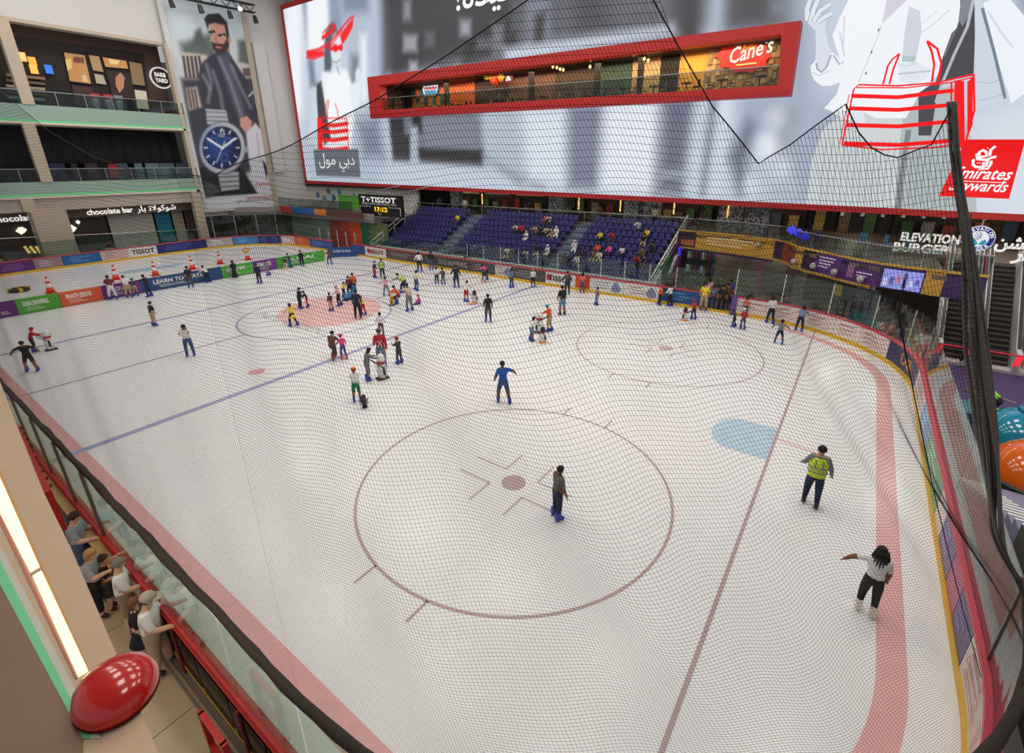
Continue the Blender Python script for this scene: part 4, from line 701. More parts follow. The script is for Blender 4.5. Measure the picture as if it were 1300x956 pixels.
# ================================================================ the stand
NR, Y0, DY, Z0, DZ = 9, 16.0, .74, .55, .40
st = thing('spectator_stand', 'stepped grey terrace of the far stand', 'stand', kind='structure'); conc = mat((92, 96, 112), .7, noise=.06)
XA, XB = -39.6, -10.4
for i in range(NR): MB().box((XA, Y0+DY*i, -.1), (XB, 23.0, Z0+DZ*i)).build('terrace_step', conc, st) if i == 0 else MB().box((XA, Y0+DY*i, Z0+DZ*(i-1)), (XB, 23.0, Z0+DZ*i)).build('terrace_step', conc, st)
AIS = (-31.0, -18.7)
for ax in AIS:
    for i in range(NR): MB().box((ax-.6, Y0+DY*i-.37, Z0+DZ*(i-1)), (ax+.6, Y0+DY*i, Z0+DZ*i-.2)).build('aisle_step', mat((112, 128, 150), .7), st)
def seat_mb():
    q = MB(); q.hexa([(-.21, -.2, .36), (.21, -.2, .36), (.21, .18, .33), (-.21, .18, .33)], [(-.22, -.22, .41), (.22, -.22, .41), (.22, .2, .38), (-.22, .2, .38)])
    q.hexa([(-.22, .17, .36), (.22, .17, .36), (.22, .22, .36), (-.22, .22, .36)], [(-.2, .26, .78), (.2, .26, .78), (.2, .3, .78), (-.2, .3, .78)]); q.box((-.04, .1, 0), (.04, .2, .36)); return q
SEATM = seat_mb().mesh('stand_seat', mat((62, 58, 118), .45, noise=.05)); allseats = []
for i in range(NR):
    for k in range(int((XB-XA-.6)/.52)):
        x = XA+.5+k*.52
        if any(abs(x-ax) < .85 for ax in AIS): continue
        if i == 0 and -32 < x < -26: continue
        allseats.append((x, Y0+DY*i+.42, Z0+DZ*i))
SEATS = list(allseats); ROWN = 'first second third fourth fifth sixth seventh eighth ninth'.split()
allseats.sort(key=lambda p: (p[0]-CAM[0])**2+(p[1]-CAM[1])**2+(p[2]-CAM[2])**2)
for p in allseats[:300]: obj('stadium_chair', SEATM, None, 'blue stand seat, %s row from the ice, %s' % (ROWN[round((p[1]-Y0-.42)/DY)], 'scoreboard block' if p[0] < AIS[0] else ('middle block' if p[0] < AIS[1] else 'block nearest the gate')), 'seat', 'blue seats of the stand', None, p)
q = MB(); base = seat_mb()
for p in allseats[300:]: q.add([(v[0]+p[0], v[1]+p[1], v[2]+p[2]) for v in base.v], base.f)
q.build('stand_seats', mat((62, 58, 118), .45, noise=.05), None, kind='stuff', label='more blue plastic seats farther along the stand rows', cat='seats')
# stand rails and ends
for nm, xx, lab in (('l', XA-.15, 'sloping white handrail at the scoreboard end of the stand'), ('r', XB+.25, 'sloping pale handrail beside the purple and green stand end')):
    t = thing('stand_rail', lab, 'handrail'); n = 5
    MB().bar((xx, 15.6, 1.4), (xx, 22.6, 5.0), .1).build('top_rail', mat((206, 204, 200), .5), t); MB().bar((xx, 15.6, .95), (xx, 22.6, 4.55), .07).build('mid_rail', mat((206, 204, 200), .5), t)
    for k in range(n): y = 15.7+k*1.6; MB().box((xx-.05, y-.05, .3+(y-15.6)*.5), (xx+.05, y+.05, 1.45+(y-15.6)*.514)).build('rail_post', mat((190, 188, 184), .5), t)
# painted end wall of the stand next to the gate
ew = thing('stand_end_wall', 'sloping end wall of the stand painted purple and green', 'wall', kind='structure')
for y0, y1, c1 in ((15.3, 17.0, (206, 214, 214)), (17.0, 19.0, (28, 96, 58)), (19.0, 21.2, (96, 38, 74)), (21.2, 22.9, (84, 44, 96))):
    MB().add([(XB+.4, y0, 0), (XB+.4, y1, 0), (XB+.4, y1, .9+(y1-15.3)*.5), (XB+.4, y0, .9+(y0-15.3)*.5)], [(0, 1, 2, 3)]).add([(XB+.52, y0, 0), (XB+.52, y1, 0), (XB+.52, y1, .9+(y1-15.3)*.5), (XB+.52, y0, .9+(y0-15.3)*.5)], [(3, 2, 1, 0)]).add([(XB+.4, y0, .9+(y0-15.3)*.5), (XB+.4, y1, .9+(y1-15.3)*.5), (XB+.52, y1, .9+(y1-15.3)*.5), (XB+.52, y0, .9+(y0-15.3)*.5)], [(0, 1, 2, 3)]).build('painted_panel', mat(c1, .5), ew)
for k in range(2): MB().box((XB+.53, 20.2+k*.9, 2.2+k*.45), (XB+.56, 20.7+k*.9, 3.0+k*.45)).build('blue_screen', emis((60, 60, 230), 1.0), ew)
for k in range(3): MB().bar((XB+.55, 18.4+k*.25, 1.2), (XB+.55, 19.6+k*.25, 2.4), .07).build('white_stripe', mat((230, 230, 230), .5), ew)
# ================================================================ concourse under the screen
cc = thing('concourse', 'dim shopping concourse running behind the stand under the giant screen', 'concourse', kind='structure')
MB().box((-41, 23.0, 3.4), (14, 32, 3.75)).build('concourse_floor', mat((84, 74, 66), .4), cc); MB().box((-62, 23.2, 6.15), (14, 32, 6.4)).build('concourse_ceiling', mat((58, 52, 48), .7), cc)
MB().box((-41, 22.9, 3.4), (-10, 23.0, 3.95)).build('back_kerb', mat((124, 120, 118), .6), cc)
rr = random.Random(11); bay = -41.0; MB().box((-75, 30.85, -.1), (40, 31.1, 29)).build('wall_far', mat((96, 88, 82), .7), kind='structure', label='far wall closing the concourse')
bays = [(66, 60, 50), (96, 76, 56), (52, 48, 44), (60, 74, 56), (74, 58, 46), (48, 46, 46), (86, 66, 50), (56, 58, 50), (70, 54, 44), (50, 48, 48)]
k = 0
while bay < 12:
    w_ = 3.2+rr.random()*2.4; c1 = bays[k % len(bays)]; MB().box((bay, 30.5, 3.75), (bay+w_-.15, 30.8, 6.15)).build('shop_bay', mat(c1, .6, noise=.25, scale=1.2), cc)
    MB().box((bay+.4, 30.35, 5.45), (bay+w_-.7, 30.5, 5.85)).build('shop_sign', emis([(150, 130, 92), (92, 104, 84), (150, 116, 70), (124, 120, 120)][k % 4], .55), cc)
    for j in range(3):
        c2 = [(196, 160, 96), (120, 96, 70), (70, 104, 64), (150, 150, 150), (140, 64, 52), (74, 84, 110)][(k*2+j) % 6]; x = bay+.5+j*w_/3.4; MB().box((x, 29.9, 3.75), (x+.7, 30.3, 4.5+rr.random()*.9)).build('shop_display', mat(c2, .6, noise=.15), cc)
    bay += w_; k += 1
vor = bpy.data.materials.new('mosaic'); vor.use_nodes = True; nt = vor.node_tree; vb = nt.nodes['Principled BSDF']; vt = nt.nodes.new('ShaderNodeTexVoronoi'); vt.inputs['Scale'].default_value = 5; vr = nt.nodes.new('ShaderNodeValToRGB'); tc = nt.nodes.new('ShaderNodeTexCoord')
vr.color_ramp.elements[0].color = (.03, .03, .035, 1); vr.color_ramp.elements[1].color = (.42, .42, .42, 1); vr.color_ramp.elements[0].position = .25; vr.color_ramp.elements[1].position = .65; nt.links.new(tc.outputs['Object'], vt.inputs['Vector']); nt.links.new(vt.outputs['Distance'], vr.inputs[0]); nt.links.new(vr.outputs[0], vb.inputs['Base Color'])
for px, w_, lab in ((580, 1.2, 'narrow grey mosaic column behind the first stand aisle'), (707, 1.5, 'grey mosaic column above the middle of the stand'), (803, 1.3, 'grey mosaic column left of the pair behind the stand'), (828, 1.3, 'grey mosaic column right of the pair behind the stand'), (930, 1.8, 'broad mosaic column over the gold fascia'), (964, 1.6, 'mosaic column beside the broad one over the gold fascia')):
    x = PY(px, 262, 24.5)[0]; MB().box((x-w_/2, 24.2, 3.75), (x+w_/2, 24.2+w_*.6, 6.15)).build('mosaic_column', vor, label=lab, cat='column')
for i, (px, py) in enumerate(((612, 248), (735, 252), (788, 256), (856, 262), (925, 262))):
    p = PY(px, py, 24); t = thing('light_tube', 'vertical glowing amber tube lamp hung under the screen, '+['nearest the scoreboard', 'above the second aisle', 'over the stand end', 'over the stand end wall', 'in front of the broad mosaic column'][i], 'lamp', (p[0], 24, 5.0), group='amber tube lamps'); MB().tube([(0, 0, -.1), (0, 0, .95)], .06).build('tube', emis((250, 200, 110), 1.3), t); MB().tube([(0, 0, .95), (0, 0, 1.15)], .03).build('cord', DARK, t)
for k in range(13): x = -40.5+k*2.35; MB().box((x, 23.2, 3.75), (x+2.3, 23.22, 4.75)).build('glass_pane', GLASSD, cc); MB().box((x-.03, 23.18, 3.75), (x+.03, 23.26, 4.78)).build('rail_post', STEEL, cc)
MB().box((-40.5, 23.18, 4.75), (-10, 23.26, 4.82)).build('handrail', STEEL, cc)
for k in range(8): lamp('AREA', 'concourse_lamp', (-37+k*6.3, 27, 6.05), 60, (1, .82, .6), 1.2)
# ================================================================ gold and purple fascia over the gate corner
fa = thing('corner_fascia', 'curved gold and purple fascia with adverts over the skaters gate', 'fascia', kind='structure')
tp = [(862, 291), (930, 297), (985, 303.5), (1000, 306), (1012, 312), (1035, 317), (1060, 322), (1085, 327.5), (1110, 332), (1145, 337), (1180, 341), (1215, 345), (1240, 348)]
fp = [G(*p, 4.2)[:2] for p in tp]; fp[-2] = np.array((5.0, 12.5)); fp[-1] = np.array((5.9, 12.4))
cum = [0.0]
for i in range(1, len(fp)): cum.append(cum[-1]+np.linalg.norm(fp[i]-fp[i-1]))
def fpt(s): s = min(max(s, 0), cum[-1]); i = max(j for j in range(len(cum)-1) if cum[j] <= s+1e-9); t = (s-cum[i])/(cum[i+1]-cum[i]); return fp[i]*(1-t)+fp[i+1]*t
def fs(px): return float(np.interp(px, [p[0] for p in tp], cum))
def fwall(p0, p1, z0, z1, c1, name, out=0.0, t=.15, m=None):
    a, b2 = fs(p0), fs(p1); n = max(2, int((b2-a)/.5)); pts = [fpt(a+(b2-a)*i/n) for i in range(n+1)]; q = []
    for i, p in enumerate(pts):
        d = pts[min(i+1, n)]-pts[max(i-1, 0)]; d /= np.linalg.norm(d); q.append(p+np.array((d[1], -d[0]))*out)
    return MB().wall(q, z0, z1, t).build(name, m or mat(c1, .5), fa)
fwall(862, 1240, 4.1, 4.2, (196, 150, 60), 'top_strip', .05); fwall(862, 1112, 2.85, 2.98, (186, 142, 58), 'bottom_strip', .05)
for p0, p1, c1 in ((862, 886, (64, 40, 64)), (886, 985, (200, 152, 62)), (985, 996, (60, 36, 70)), (996, 1012, (130, 60, 44)), (1012, 1022, (200, 150, 60)), (1022, 1038, (52, 30, 62)), (1038, 1070, (92, 50, 120)), (1070, 1120, (82, 42, 108)), (1120, 1178, (70, 40, 92)), (1178, 1200, (196, 150, 60)), (1200, 1240, (70, 44, 92))): fwall(p0, p1, 2.98, 4.1, c1, 'fascia_panel')
fwall(886, 985, 2.7, 2.98, (64, 40, 84), 'purple_valance', .04); fwall(866, 884, 3.1, 3.5, (176, 110, 70), 'picture_patch', .02); fwall(1126, 1176, 3.05, 3.95, (150, 150, 230), 'led_display', .06, m=emis((150, 156, 236), .95))
for k in range(6): fwall(1128+k*8, 1133+k*8, 3.15+.1*(k % 3), 3.5+.12*(k % 4), (90, 90, 130), 'display_shape', .075, .02, emis([(220, 220, 250), (110, 96, 170), (200, 120, 150), (80, 80, 120)][k % 4], .8))
for k in range(3): fwall(900, 960-k*8, 3.75-k*.22, 3.83-k*.22, (232, 214, 170), 'print_line', .015, .02)
for k in range(4): fwall(1043, 1064-k*3, 3.85-k*.17, 3.92-k*.17, (206, 190, 220), 'print_line', .015, .02)
for k in range(2): fwall(1092, 1112-k*6, 3.5-k*.15, 3.56-k*.15, (206, 190, 220), 'print_line', .015, .02)
fwall(1080, 1088, 3.2, 3.8, (150, 96, 140), 'portrait_patch', .015, .02)
for px, z in ((968, 3.75), (1015, 3.3), (1068, 3.3), (1040, 3.35), (1102, 3.25)):
    p = fpt(fs(px)); MB().lathe([(.02, -.18), (.13, -.13), (.18, 0), (.13, .13), (.02, .18)], n=10).build('round_speaker' if px in (968, 1102) else 'spot_disc', mat((170, 164, 160), .5), fa, True).location = (p[0]-.12, p[1]-.2, z)
# upper floor behind the fascia with its railings, chairs and the burger signs
q = [(*p, 3.75) for p in fp[:-2]]+[(4.6, 12.6, 3.75), (4.6, 18.1, 3.75), (14, 18.1, 3.75), (14, 23.05, 3.75), (-10.1, 23.05, 3.75)]; MB().prism(q, (0, 0, .2)).build('upper_floor', mat((104, 92, 82), .4), fa)
for i in range(16):
    a, b2 = fpt(cum[-1]*i/16), fpt(cum[-1]*(i+1)/16); MB().wall([a*.99+b2*.01, a*.02+b2*.98], 4.2, 5.0, .02).build('glass_pane', GLASSD, fa)
MB().wall([fpt(cum[-1]*i/40) for i in range(41)], 5.0, 5.05, .05).build('handrail', STEEL, fa)
for i, (px, py, c1, lab) in enumerate(((1092, 318, (60, 96, 120), 'blue chair behind the purple fascia'), (1125, 322, (60, 100, 130), 'teal blue chair at the upper terrace'), (1150, 325, (64, 96, 120), 'third bluish terrace chair near the burger lettering'), (1040, 300, (40, 36, 90), 'dark blue chair above the gold fascia'))):
    p = G(px, py+6, 4.0); obj('terrace_chair', chair_mesh(c1, 'terrace_chair'), None, lab, 'chair', 'chairs on the upper terrace', None, (float(PY(px, py, 19.2)[0]), 19.2, 3.95), 1.1*i)
for k, px in enumerate((1005, 1014, 1022)): p = PY(px, 292+k*4, 17.5); MB().lathe([(.02, -.3), (.3, 0), (.02, .3)], n=8).build('blue_lamp', emis((70, 70, 230), 1.0), None, True, label='glowing blue lamp above the gold fascia, '+['tallest', 'middle', 'lowest'][k]+' of three', cat='lamp', group='blue lamps', loc=p)
bs = thing('burger_sign', 'white raised two-line burger restaurant lettering above the corner fascia', 'sign'); em1 = emis((236, 232, 226), .75)
a = PY(1142, 305, 18); b2 = PY(1218, 305, 18); text('ELEVATION', 'lettering', em1, bs, a, (1, 0, 0), (0, 0, 1), .62, width=float(b2[0]-a[0]), ext=.05, bold=.02)
a = PY(1132, 318, 18); b2 = PY(1206, 318, 18); text('BURGER', 'lettering', em1, bs, a, (1, 0, 0), (0, 0, 1), .66, width=float(b2[0]-a[0]), ext=.05, bold=.02)
MB().bar(PY(1140, 307, 18.1), PY(1222, 307, 18.1), .06).build('mounting_bar', DARK, bs); MB().tube([PY(1222, 307, 18.1), PY(1222, 307, 18.1)*(1, 1, 0)+(0, 0, 6.3)], .03).build('hanger', DARK, bs)
ab = thing('burger_sign', 'white Arabic burger restaurant lettering beside the round logo', 'sign')
a = PY(1262, 314, 16.5); text('\uFEE6\uFEB8\uFEF4\uFED4\uFEF4\uFEDF\uFE87', 'lettering', emis((240, 238, 234), .9), ab, a, (1, 0, 0), (0, 0, 1), .8, width=2.3, ext=.05, bold=.02); MB().bar(a+(-.2, .1, -.05), a+(2.6, .1, -.05), .05).build('mounting_bar', DARK, ab)
a = PY(1285, 329, 16.5); text('\uFEAE\uFECF\uFEAE\uFE91', 'lettering', emis((240, 238, 234), .9), ab, a, (1, 0, 0), (0, 0, 1), .8, width=1.7, ext=.05, bold=.02)
lg = thing('round_logo_sign', 'round blue burger logo sign with a sunrise over hills', 'sign'); c = PY(1241.5, 303, 16.0)
def dsc(r, m, name, d, sy=1.0): MB().prism([(c[0]+r*math.cos(t), c[1]-d, c[2]+r*sy*math.sin(t)) for t in np.linspace(0, 2*math.pi, 32, endpoint=False)], (0, -.03, 0)).build(name, m, lg)
LS = .66
dsc(.93*LS, emis((232, 232, 236), .8), 'white_rim', 0); dsc(.88*LS, emis((34, 44, 140), .7), 'blue_ring', .04); dsc(.58*LS, emis((238, 240, 244), .85), 'white_disc', .08)
MB().prism([(c[0]+x*LS, c[1]-.13, c[2]+z*LS) for x, z in ((-.5, -.2), (-.35, .05), (-.15, -.02), (.05, -.35), (-.1, -.52), (-.35, -.42))], (0, -.02, 0)).build('hill', emis((44, 160, 196), .8), lg); MB().prism([(c[0]+x*LS, c[1]-.13, c[2]+z*LS) for x, z in ((.08, -.4), (.2, -.12), (.4, -.02), (.5, -.2), (.35, -.42))], (0, -.02, 0)).build('hill', emis((44, 150, 190), .8), lg)
for k in range(5): t = 2.2+.42*k; MB().bar((c[0]+LS*(.2+.1*math.cos(t)), c[1]-.13, c[2]+LS*(.2+.1*math.sin(t))), (c[0]+LS*(.2+.5*math.cos(t)), c[1]-.13, c[2]+LS*(.2+.5*math.sin(t))), .04, .02).build('sun_ray', emis((40, 60, 140), .7), lg)
for i, ch in enumerate('ELEVATION'):
    t = math.radians(158-i*17); xd = (math.sin(t), 0, -math.cos(t)); r = .63*LS; text(ch, 'lettering', emis((240, 240, 244), .9), lg, (c[0]+r*math.cos(t)-.05*xd[0], c[1]-.1, c[2]+r*math.sin(t)-.05*xd[2]), xd, (math.cos(t), 0, math.sin(t)), .3*LS, bold=.006)
for i, ch in enumerate('BURGER'):
    t = math.radians(222+i*19); xd = (-math.sin(t), 0, math.cos(t)); r = .84*LS; text(ch, 'lettering', emis((240, 240, 244), .9), lg, (c[0]+r*math.cos(t)-.05*xd[0], c[1]-.1, c[2]+r*math.sin(t)-.05*xd[2]), xd, (-math.cos(t), 0, -math.sin(t)), .3*LS, bold=.006)
MB().tube([(c[0], c[1]+.05, c[2]+.6), (c[0], c[1]+.05, 6.2)], .04).build('hanger', STEEL, lg)
for k in range(9): p = PY(1070+k*26, 267+k*.6, 23.4); t = thing('track_spotlight', 'white track spotlight under the screen border, number '+['one', 'two', 'three', 'four', 'five', 'six', 'seven', 'eight', 'nine'][k]+' counted from the net seam', 'lamp', p, group='white track lights'); MB().tube([(0, 0, -.35), (.05, 0, 0)], [.11, .08], 8).build('head', mat((226, 220, 214), .4, emit=.2), t, True); MB().tube([(.05, 0, 0), (.05, 0, 6.17-p[2])], .03).build('stem', STEEL, t)
# ---------------------------------------------------------------- ground level behind the gate
eh = thing('entry_hall', 'dark skate hire hall behind the skaters gate and corner glass', 'hall', kind='structure')
MB().box((-10, 22.6, -.1), (14, 23, 3.75)).build('hall_wall', mat((62, 56, 54), .6, noise=.15, scale=.8), eh)
for p0, p1, c1, z1, nm in ((870, 906, (44, 56, 52), 3.4, 'arcade_front'), (906, 966, (104, 98, 92), 3.2, 'roller_shutter'), (966, 970, (150, 60, 130), 3.2, 'purple_post'), (970, 1000, (86, 86, 84), 3.0, 'hire_window'), (1000, 1075, (74, 64, 62), 3.0, 'counter_back')):
    x0, x1 = PY(p0, 330, 21.5)[0], PY(p1, 330, 21.5)[0]; MB().box((x0, 21.4, 0), (x1, 21.6, z1)).build(nm, mat(c1, .6, noise=.2, scale=2), eh)
for k in range(16): x = PY(872+(k % 8)*4.2, 330, 21.3)[0]; z = 1.0+(k//8)*1.0; MB().box((x, 21.25, z), (x+.35, 21.4, z+.5)).build('arcade_panel', mat([(150, 156, 160), (60, 90, 60), (120, 40, 40), (40, 60, 90)][(k*5) % 4], .5, emit=.15), eh)
def shrub_mb(k):
    q = MB().lathe([(.2, 0), (.26, .35)], n=8); q.cur = 1; r = random.Random(k+40)
    for _ in range(90):
        a, e, R_ = r.random()*6.28, r.random()*1.5, .12+.33*r.random()**.5; p = np.array((R_*math.cos(a)*math.cos(e), R_*math.sin(a)*math.cos(e), .5+1.5*R_*math.sin(e))); d = np.array((math.cos(a), math.sin(a), .6))*.13; sd = np.array((-math.sin(a), math.cos(a), 0))*.05; q.add([p, p+d*.5+sd, p+d, p+d*.5-sd], [(0, 1, 2, 3)])
    return q
for k in range(5): x = -8.6+k*1.0; shrub_mb(k).build('potted_shrub', [mat((92, 70, 54), .8), mat((70, 104, 48), .8)], None, label=['small leafy shrub beside the green stand end', 'leafy shrub second from the stand end', 'leafy shrub in the middle of the planter', 'leafy shrub fourth along the planter', 'leafy shrub nearest the roller shutter'][k], cat='shrub', group='shrubs behind the gate glass', loc=(x, 19.8, -.1))
MB().box((-10, 12.6, -.14), (6, 22.6, -.02)).build('hall_floor', mat((96, 84, 80), .4), eh)
fpl = [fpt(cum[-1]*i/8) for i in range(9)]
for i in (4, 6): p = fpl[i]; MB().lathe([(.3, -.05), (.3, 2.9)], (p[0]+.5, p[1]+1.2, 0), 12).build('round_column', mat((120, 112, 108), .5), eh)
ld = thing('standing_banner', 'tall green and teal standing banner behind the corner glass', 'banner', (1.9, 13.9, 0), -.5)
MB().box((-.55, -.05, 0), (.55, .05, .9)).build('lower_print', mat((64, 120, 84), .6), ld); MB().box((-.55, -.05, .9), (.55, .05, 1.5)).build('middle_print', mat((50, 110, 120), .6), ld); MB().box((-.55, -.05, 1.5), (.55, .05, 2.7)).build('upper_print', mat((76, 72, 88), .6), ld)
yl = thing('warning_sign', 'small yellow sign hung inside the corner glass', 'sign', (.6, 15.2, 1.9), -.6); MB().box((-.22, -.03, 0), (.22, .03, .6)).build('sign_board', mat((214, 168, 40), .5), yl); MB().tube([(0, 0, .6), (0, 0, 1.1)], .02).build('cord', DARK, yl)
for x_, y_, pw_ in ((-7.5, 21.2, 70), (-3, 20.6, 70), (1.4, 17.6, 60), (3.9, 14.9, 60)): lamp('AREA', 'hall_fill', (x_, y_, 3.68), pw_, (1, .86, .68), 1.4)  # unseen area lights added to brighten the hall under the fascia
for x_, y_ in ((6.0, 16.0), (7.6, 9.0)): lamp('AREA', 'side_fill', (x_, y_, 9.5), 260, (1, .93, .84), 1.6)  # unseen fill lights added to lift the dark escalators and side floor
# ---------------------------------------------------------------- escalators and floor to the side
sf = thing('side_floor', 'purple carpeted floor and pale landing beside the rink', 'floor', kind='structure')
MB().box((4.4, 12.3, -.12), (13, 16, .1)).build('landing', mat((176, 170, 166), .4), sf); MB().box((4.4, 4.2, -.12), (13, 12.3, -.02)).build('purple_carpet', mat((62, 46, 92), .5, noise=.1), sf); MB().box((4.4, -12, -.12), (13, 4.2, -.03)).build('paving', mat((110, 104, 102), .5), sf)
for a, b2 in (((1238, 495), (1228, 515)), ((1281, 520), (1276, 532)), ((1248, 498), (1290, 512))):
    p, q = G(*a), G(*b2); MB().bar(p+(0, 0, 0), q+(0, 0, 0), .06, .02).build('floor_joint', mat((150, 140, 130), .5), sf)
def escalator(x0, w_, lab):
    t = thing('escalator', lab, 'escalator'); ya, yb, za, zb = 12.9, 17.6, .1, 3.95; n = 20
    for i in range(n):
        y = ya+(yb-ya)*i/n; z = za+(zb-za)*(i+1)/n; MB().box((x0, y, z-.3), (x0+w_, y+(yb-ya)/n+.05, z)).build('step', mat((40, 38, 38), .5), t); MB().box((x0, y-.01, z-.04), (x0+w_, y+.03, z+.005)).build('step_nosing', mat((96, 84, 70), .5), t)
    for xx in (x0-.2, x0+w_+.02):
        MB().add([(xx, ya-.6, 0), (xx, yb, zb-.4), (xx, yb+.5, zb+.9), (xx, yb-.1, zb+.95), (xx, ya-.2, za+.95), (xx, ya-.7, za+.85)]+[(xx+.18, ya-.6, 0), (xx+.18, yb, zb-.4), (xx+.18, yb+.5, zb+.9), (xx+.18, yb-.1, zb+.95), (xx+.18, ya-.2, za+.95), (xx+.18, ya-.7, za+.85)], [(5, 4, 3, 2, 1, 0), (6, 7, 8, 9, 10, 11)]+[(k, (k+1) % 6, 6+(k+1) % 6, 6+k) for k in range(6)]).build('balustrade', mat((176, 176, 178), .4, .1), t)
        MB().bar((xx+.09, ya-.2, za+1.0), (xx+.09, yb, zb+1.0), .12, .08).build('handrail', mat((28, 26, 26), .5), t); MB().bar((xx+(.0 if xx < x0 else .18), yb-1.6, zb-.75), (xx+(.0 if xx < x0 else .18), yb-.1, zb+.5), .03, .1).build('red_light_strip', emis((255, 70, 80), 1.0), t); MB().bar((xx+.09, ya-.75, za+.75), (xx+.09, ya-.55, za+.2), .2, .1).build('red_end_light', emis((250, 50, 60), 1.0), t)
escalator(5.15, .9, 'escalator nearest the net with dark steps and steel sides'); escalator(6.65, .95, 'escalator with wide dark steps and steel sides at the frame edge')
MB().box((8.1, 13, 0), (13, 18, 3.9)).build('wall_right', mat((188, 176, 158), .6), kind='structure', label='beige clad wall beside the escalators'); MB().box((8.08, 14.5, 2.4), (8.12, 17.5, 3.6)).build('trim_4', mat((110, 160, 50), .5), kind='structure', label='green printed panel on the beige wall')
MB().tube([(4.6, 12.0, .95), (9, 12.0, .95)], .035).build('barrier_bar', mat((210, 30, 50), .5, emit=.3), None, label='thin red barrier bar across the foot of the escalators', cat='barrier')
# play pods and stairs
def pod(c, r, c1, lab):
    t = thing('play_pod', lab, 'play pod', (c[0], c[1], -.03)); m = mat(c1, .12, coat=.8, noise=.03)
    MB().lathe([(r*math.cos(a), r*math.sin(a)*.95+.02) for a in np.linspace(0, 1.5, 9)], n=28).build('dome', m, t, True); MB().lathe([(r*1.03, 0), (r*1.03, .16), (r*.99, .2)], n=28).build('rim', mat((40, 40, 44), .5), t)
    MB().tube([(-.35, -r*.86, .5), (.35, -r*.86, .5)], .2, 10).build('hatch', mat((60, 40, 140), .3, emit=.6), t, True); MB().lathe([(.5, 0), (.45, .12), (.1, .16)], (0, 0, r*.9), 16).build('cap', m, t, True)
pod((6.75, 2.2, 0), 1.35, (226, 98, 20), 'glossy orange dome play pod beside the stairs'); pod((6.9, 5.0, 0), 1.25, (18, 130, 160), 'glossy teal dome play pod behind the orange one')
MB().box((4.9, 5.0, .0), (5.5, 6.2, .6)).build('storage_crate', mat((60, 110, 126), .6), None, label='small teal crate beside the glass near the pods', cat='crate')
gm = thing('play_mat', 'lime green mat leaning by the teal pod', 'mat'); a = G(1243, 517, .3); MB().hexa([a+(0, 0, 0), a+(1.3, -.2, 0), a+(1.2, -1.2, 0), a+(.2, -1.2, 0)], [a+(0, 0, .12), a+(1.3, -.2, .12), a+(1.2, -1.2, .12), a+(.2, -1.2, .12)]).build('mat_pad', mat((120, 196, 40), .6), gm); MB().box((a[0], a[1]-1.3, -.02), (a[0]+1.4, a[1]-.1, .29)).build('mat_base', mat((60, 60, 64), .6), gm)
sg = thing('floor_screen', 'low dark framed screen on the purple floor', 'screen', (7.6, 6.2, -.02), .1); MB().box((-.8, -.06, .1), (.8, .06, .75)).build('frame', mat((196, 190, 186), .5), sg); MB().box((-.73, -.075, .16), (.73, -.06, .69)).build('panel', mat((44, 46, 46), .3), sg); MB().box((-.6, -.25, 0), (.6, .25, .1)).build('base', DARK, sg)
sr = thing('side_stairs', 'lavender stairs with white nosings running up beside the rink glass', 'stairs', kind='structure')
for i in range(22):
    y = .9-.42*i; z = .16*(i+1)-.03; c1 = (128, 120, 152) if i < 12 else (70, 62, 60); MB().box((4.75, y-.42, -.05), (6.6, y, z)).build('stair_step', mat(c1, .5), sr); MB().box((4.75, y-.05, z-.03), (5.35 if i < 12 else 5.1, y+.015, z+.012)).build('white_nosing', mat((232, 230, 226), .5), sr)
# ================================================================ people
SKIN = [(196, 146, 116), (164, 112, 82), (126, 82, 58), (214, 168, 140)]
# pose: torso lean, (thigh fwd, out, knee) left/right, (arm fwd, out, elbow) left/right, head pitch
POSES = {
 'stand': (3, (2, 5, 4), (0, 5, 4), (8, 12, 15), (5, 12, 15), 5), 'skate': (9, (14, 4, 22), (4, 5, 24), (20, 24, 40), (0, 22, 40), 10), 'oneoutL': (10, (8, 4, 16), (2, 4, 18), (14, 66, 14), (4, 10, 24), 10), 'rail2': (3, (8, 4, 8), (-4, 4, 6), (20, 10, 74), (16, 12, 78), 14),
 'glide': (14, (24, 6, 34), (-16, 10, 22), (30, 34, 20), (-20, 36, 20), 5), 'armsout': (6, (14, 14, 18), (-2, 16, 20), (12, 70, 12), (8, 66, 14), 5),
 'hold': (16, (10, 6, 16), (6, 6, 20), (52, 6, 30), (50, 6, 32), 15), 'lean': (28, (14, 10, 12), (2, 10, 8), (62, 12, 10), (60, 14, 10), 10),
 'bend': (62, (34, 8, 40), (26, 8, 34), (84, 8, 10), (80, 10, 14), 0), 'crouch': (30, (84, 12, 112), (78, 14, 108), (70, 14, 30), (66, 16, 36), 5),
 'kneel': (12, (70, 8, 78), (0, 8, 88), (50, 10, 40), (46, 10, 40), 15), 'sit': (4, (84, 10, 84), (84, 10, 86), (30, 10, 60), (32, 10, 56), 8),
 'sitfwd': (24, (82, 14, 88), (84, 12, 84), (60, 8, 70), (58, 8, 74), 14), 'sitice': (8, (88, 16, 20), (86, 14, 26), (30, 18, 40), (24, 18, 40), 10),
 'cross': (4, (4, 7, 6), (2, 6, 5), (38, 4, 96), (36, 4, 100), 12), 'phone': (5, (6, 4, 8), (2, 4, 6), (30, 8, 90), (28, 10, 92), 20),
 'oneout': (8, (18, 10, 26), (0, 12, 28), (10, 18, 24), (24, 64, 16), 8), 'reach': (10, (10, 8, 14), (4, 8, 10), (74, 6, 8), (10, 14, 20), 5), 'walk': (6, (14, 4, 10), (-8, 4, 10), (22, 10, 22), (-20, 10, 12), 5), 'rail': (20, (8, 8, 10), (-6, 8, 8), (50, 12, 50), (46, 14, 54), 18)}
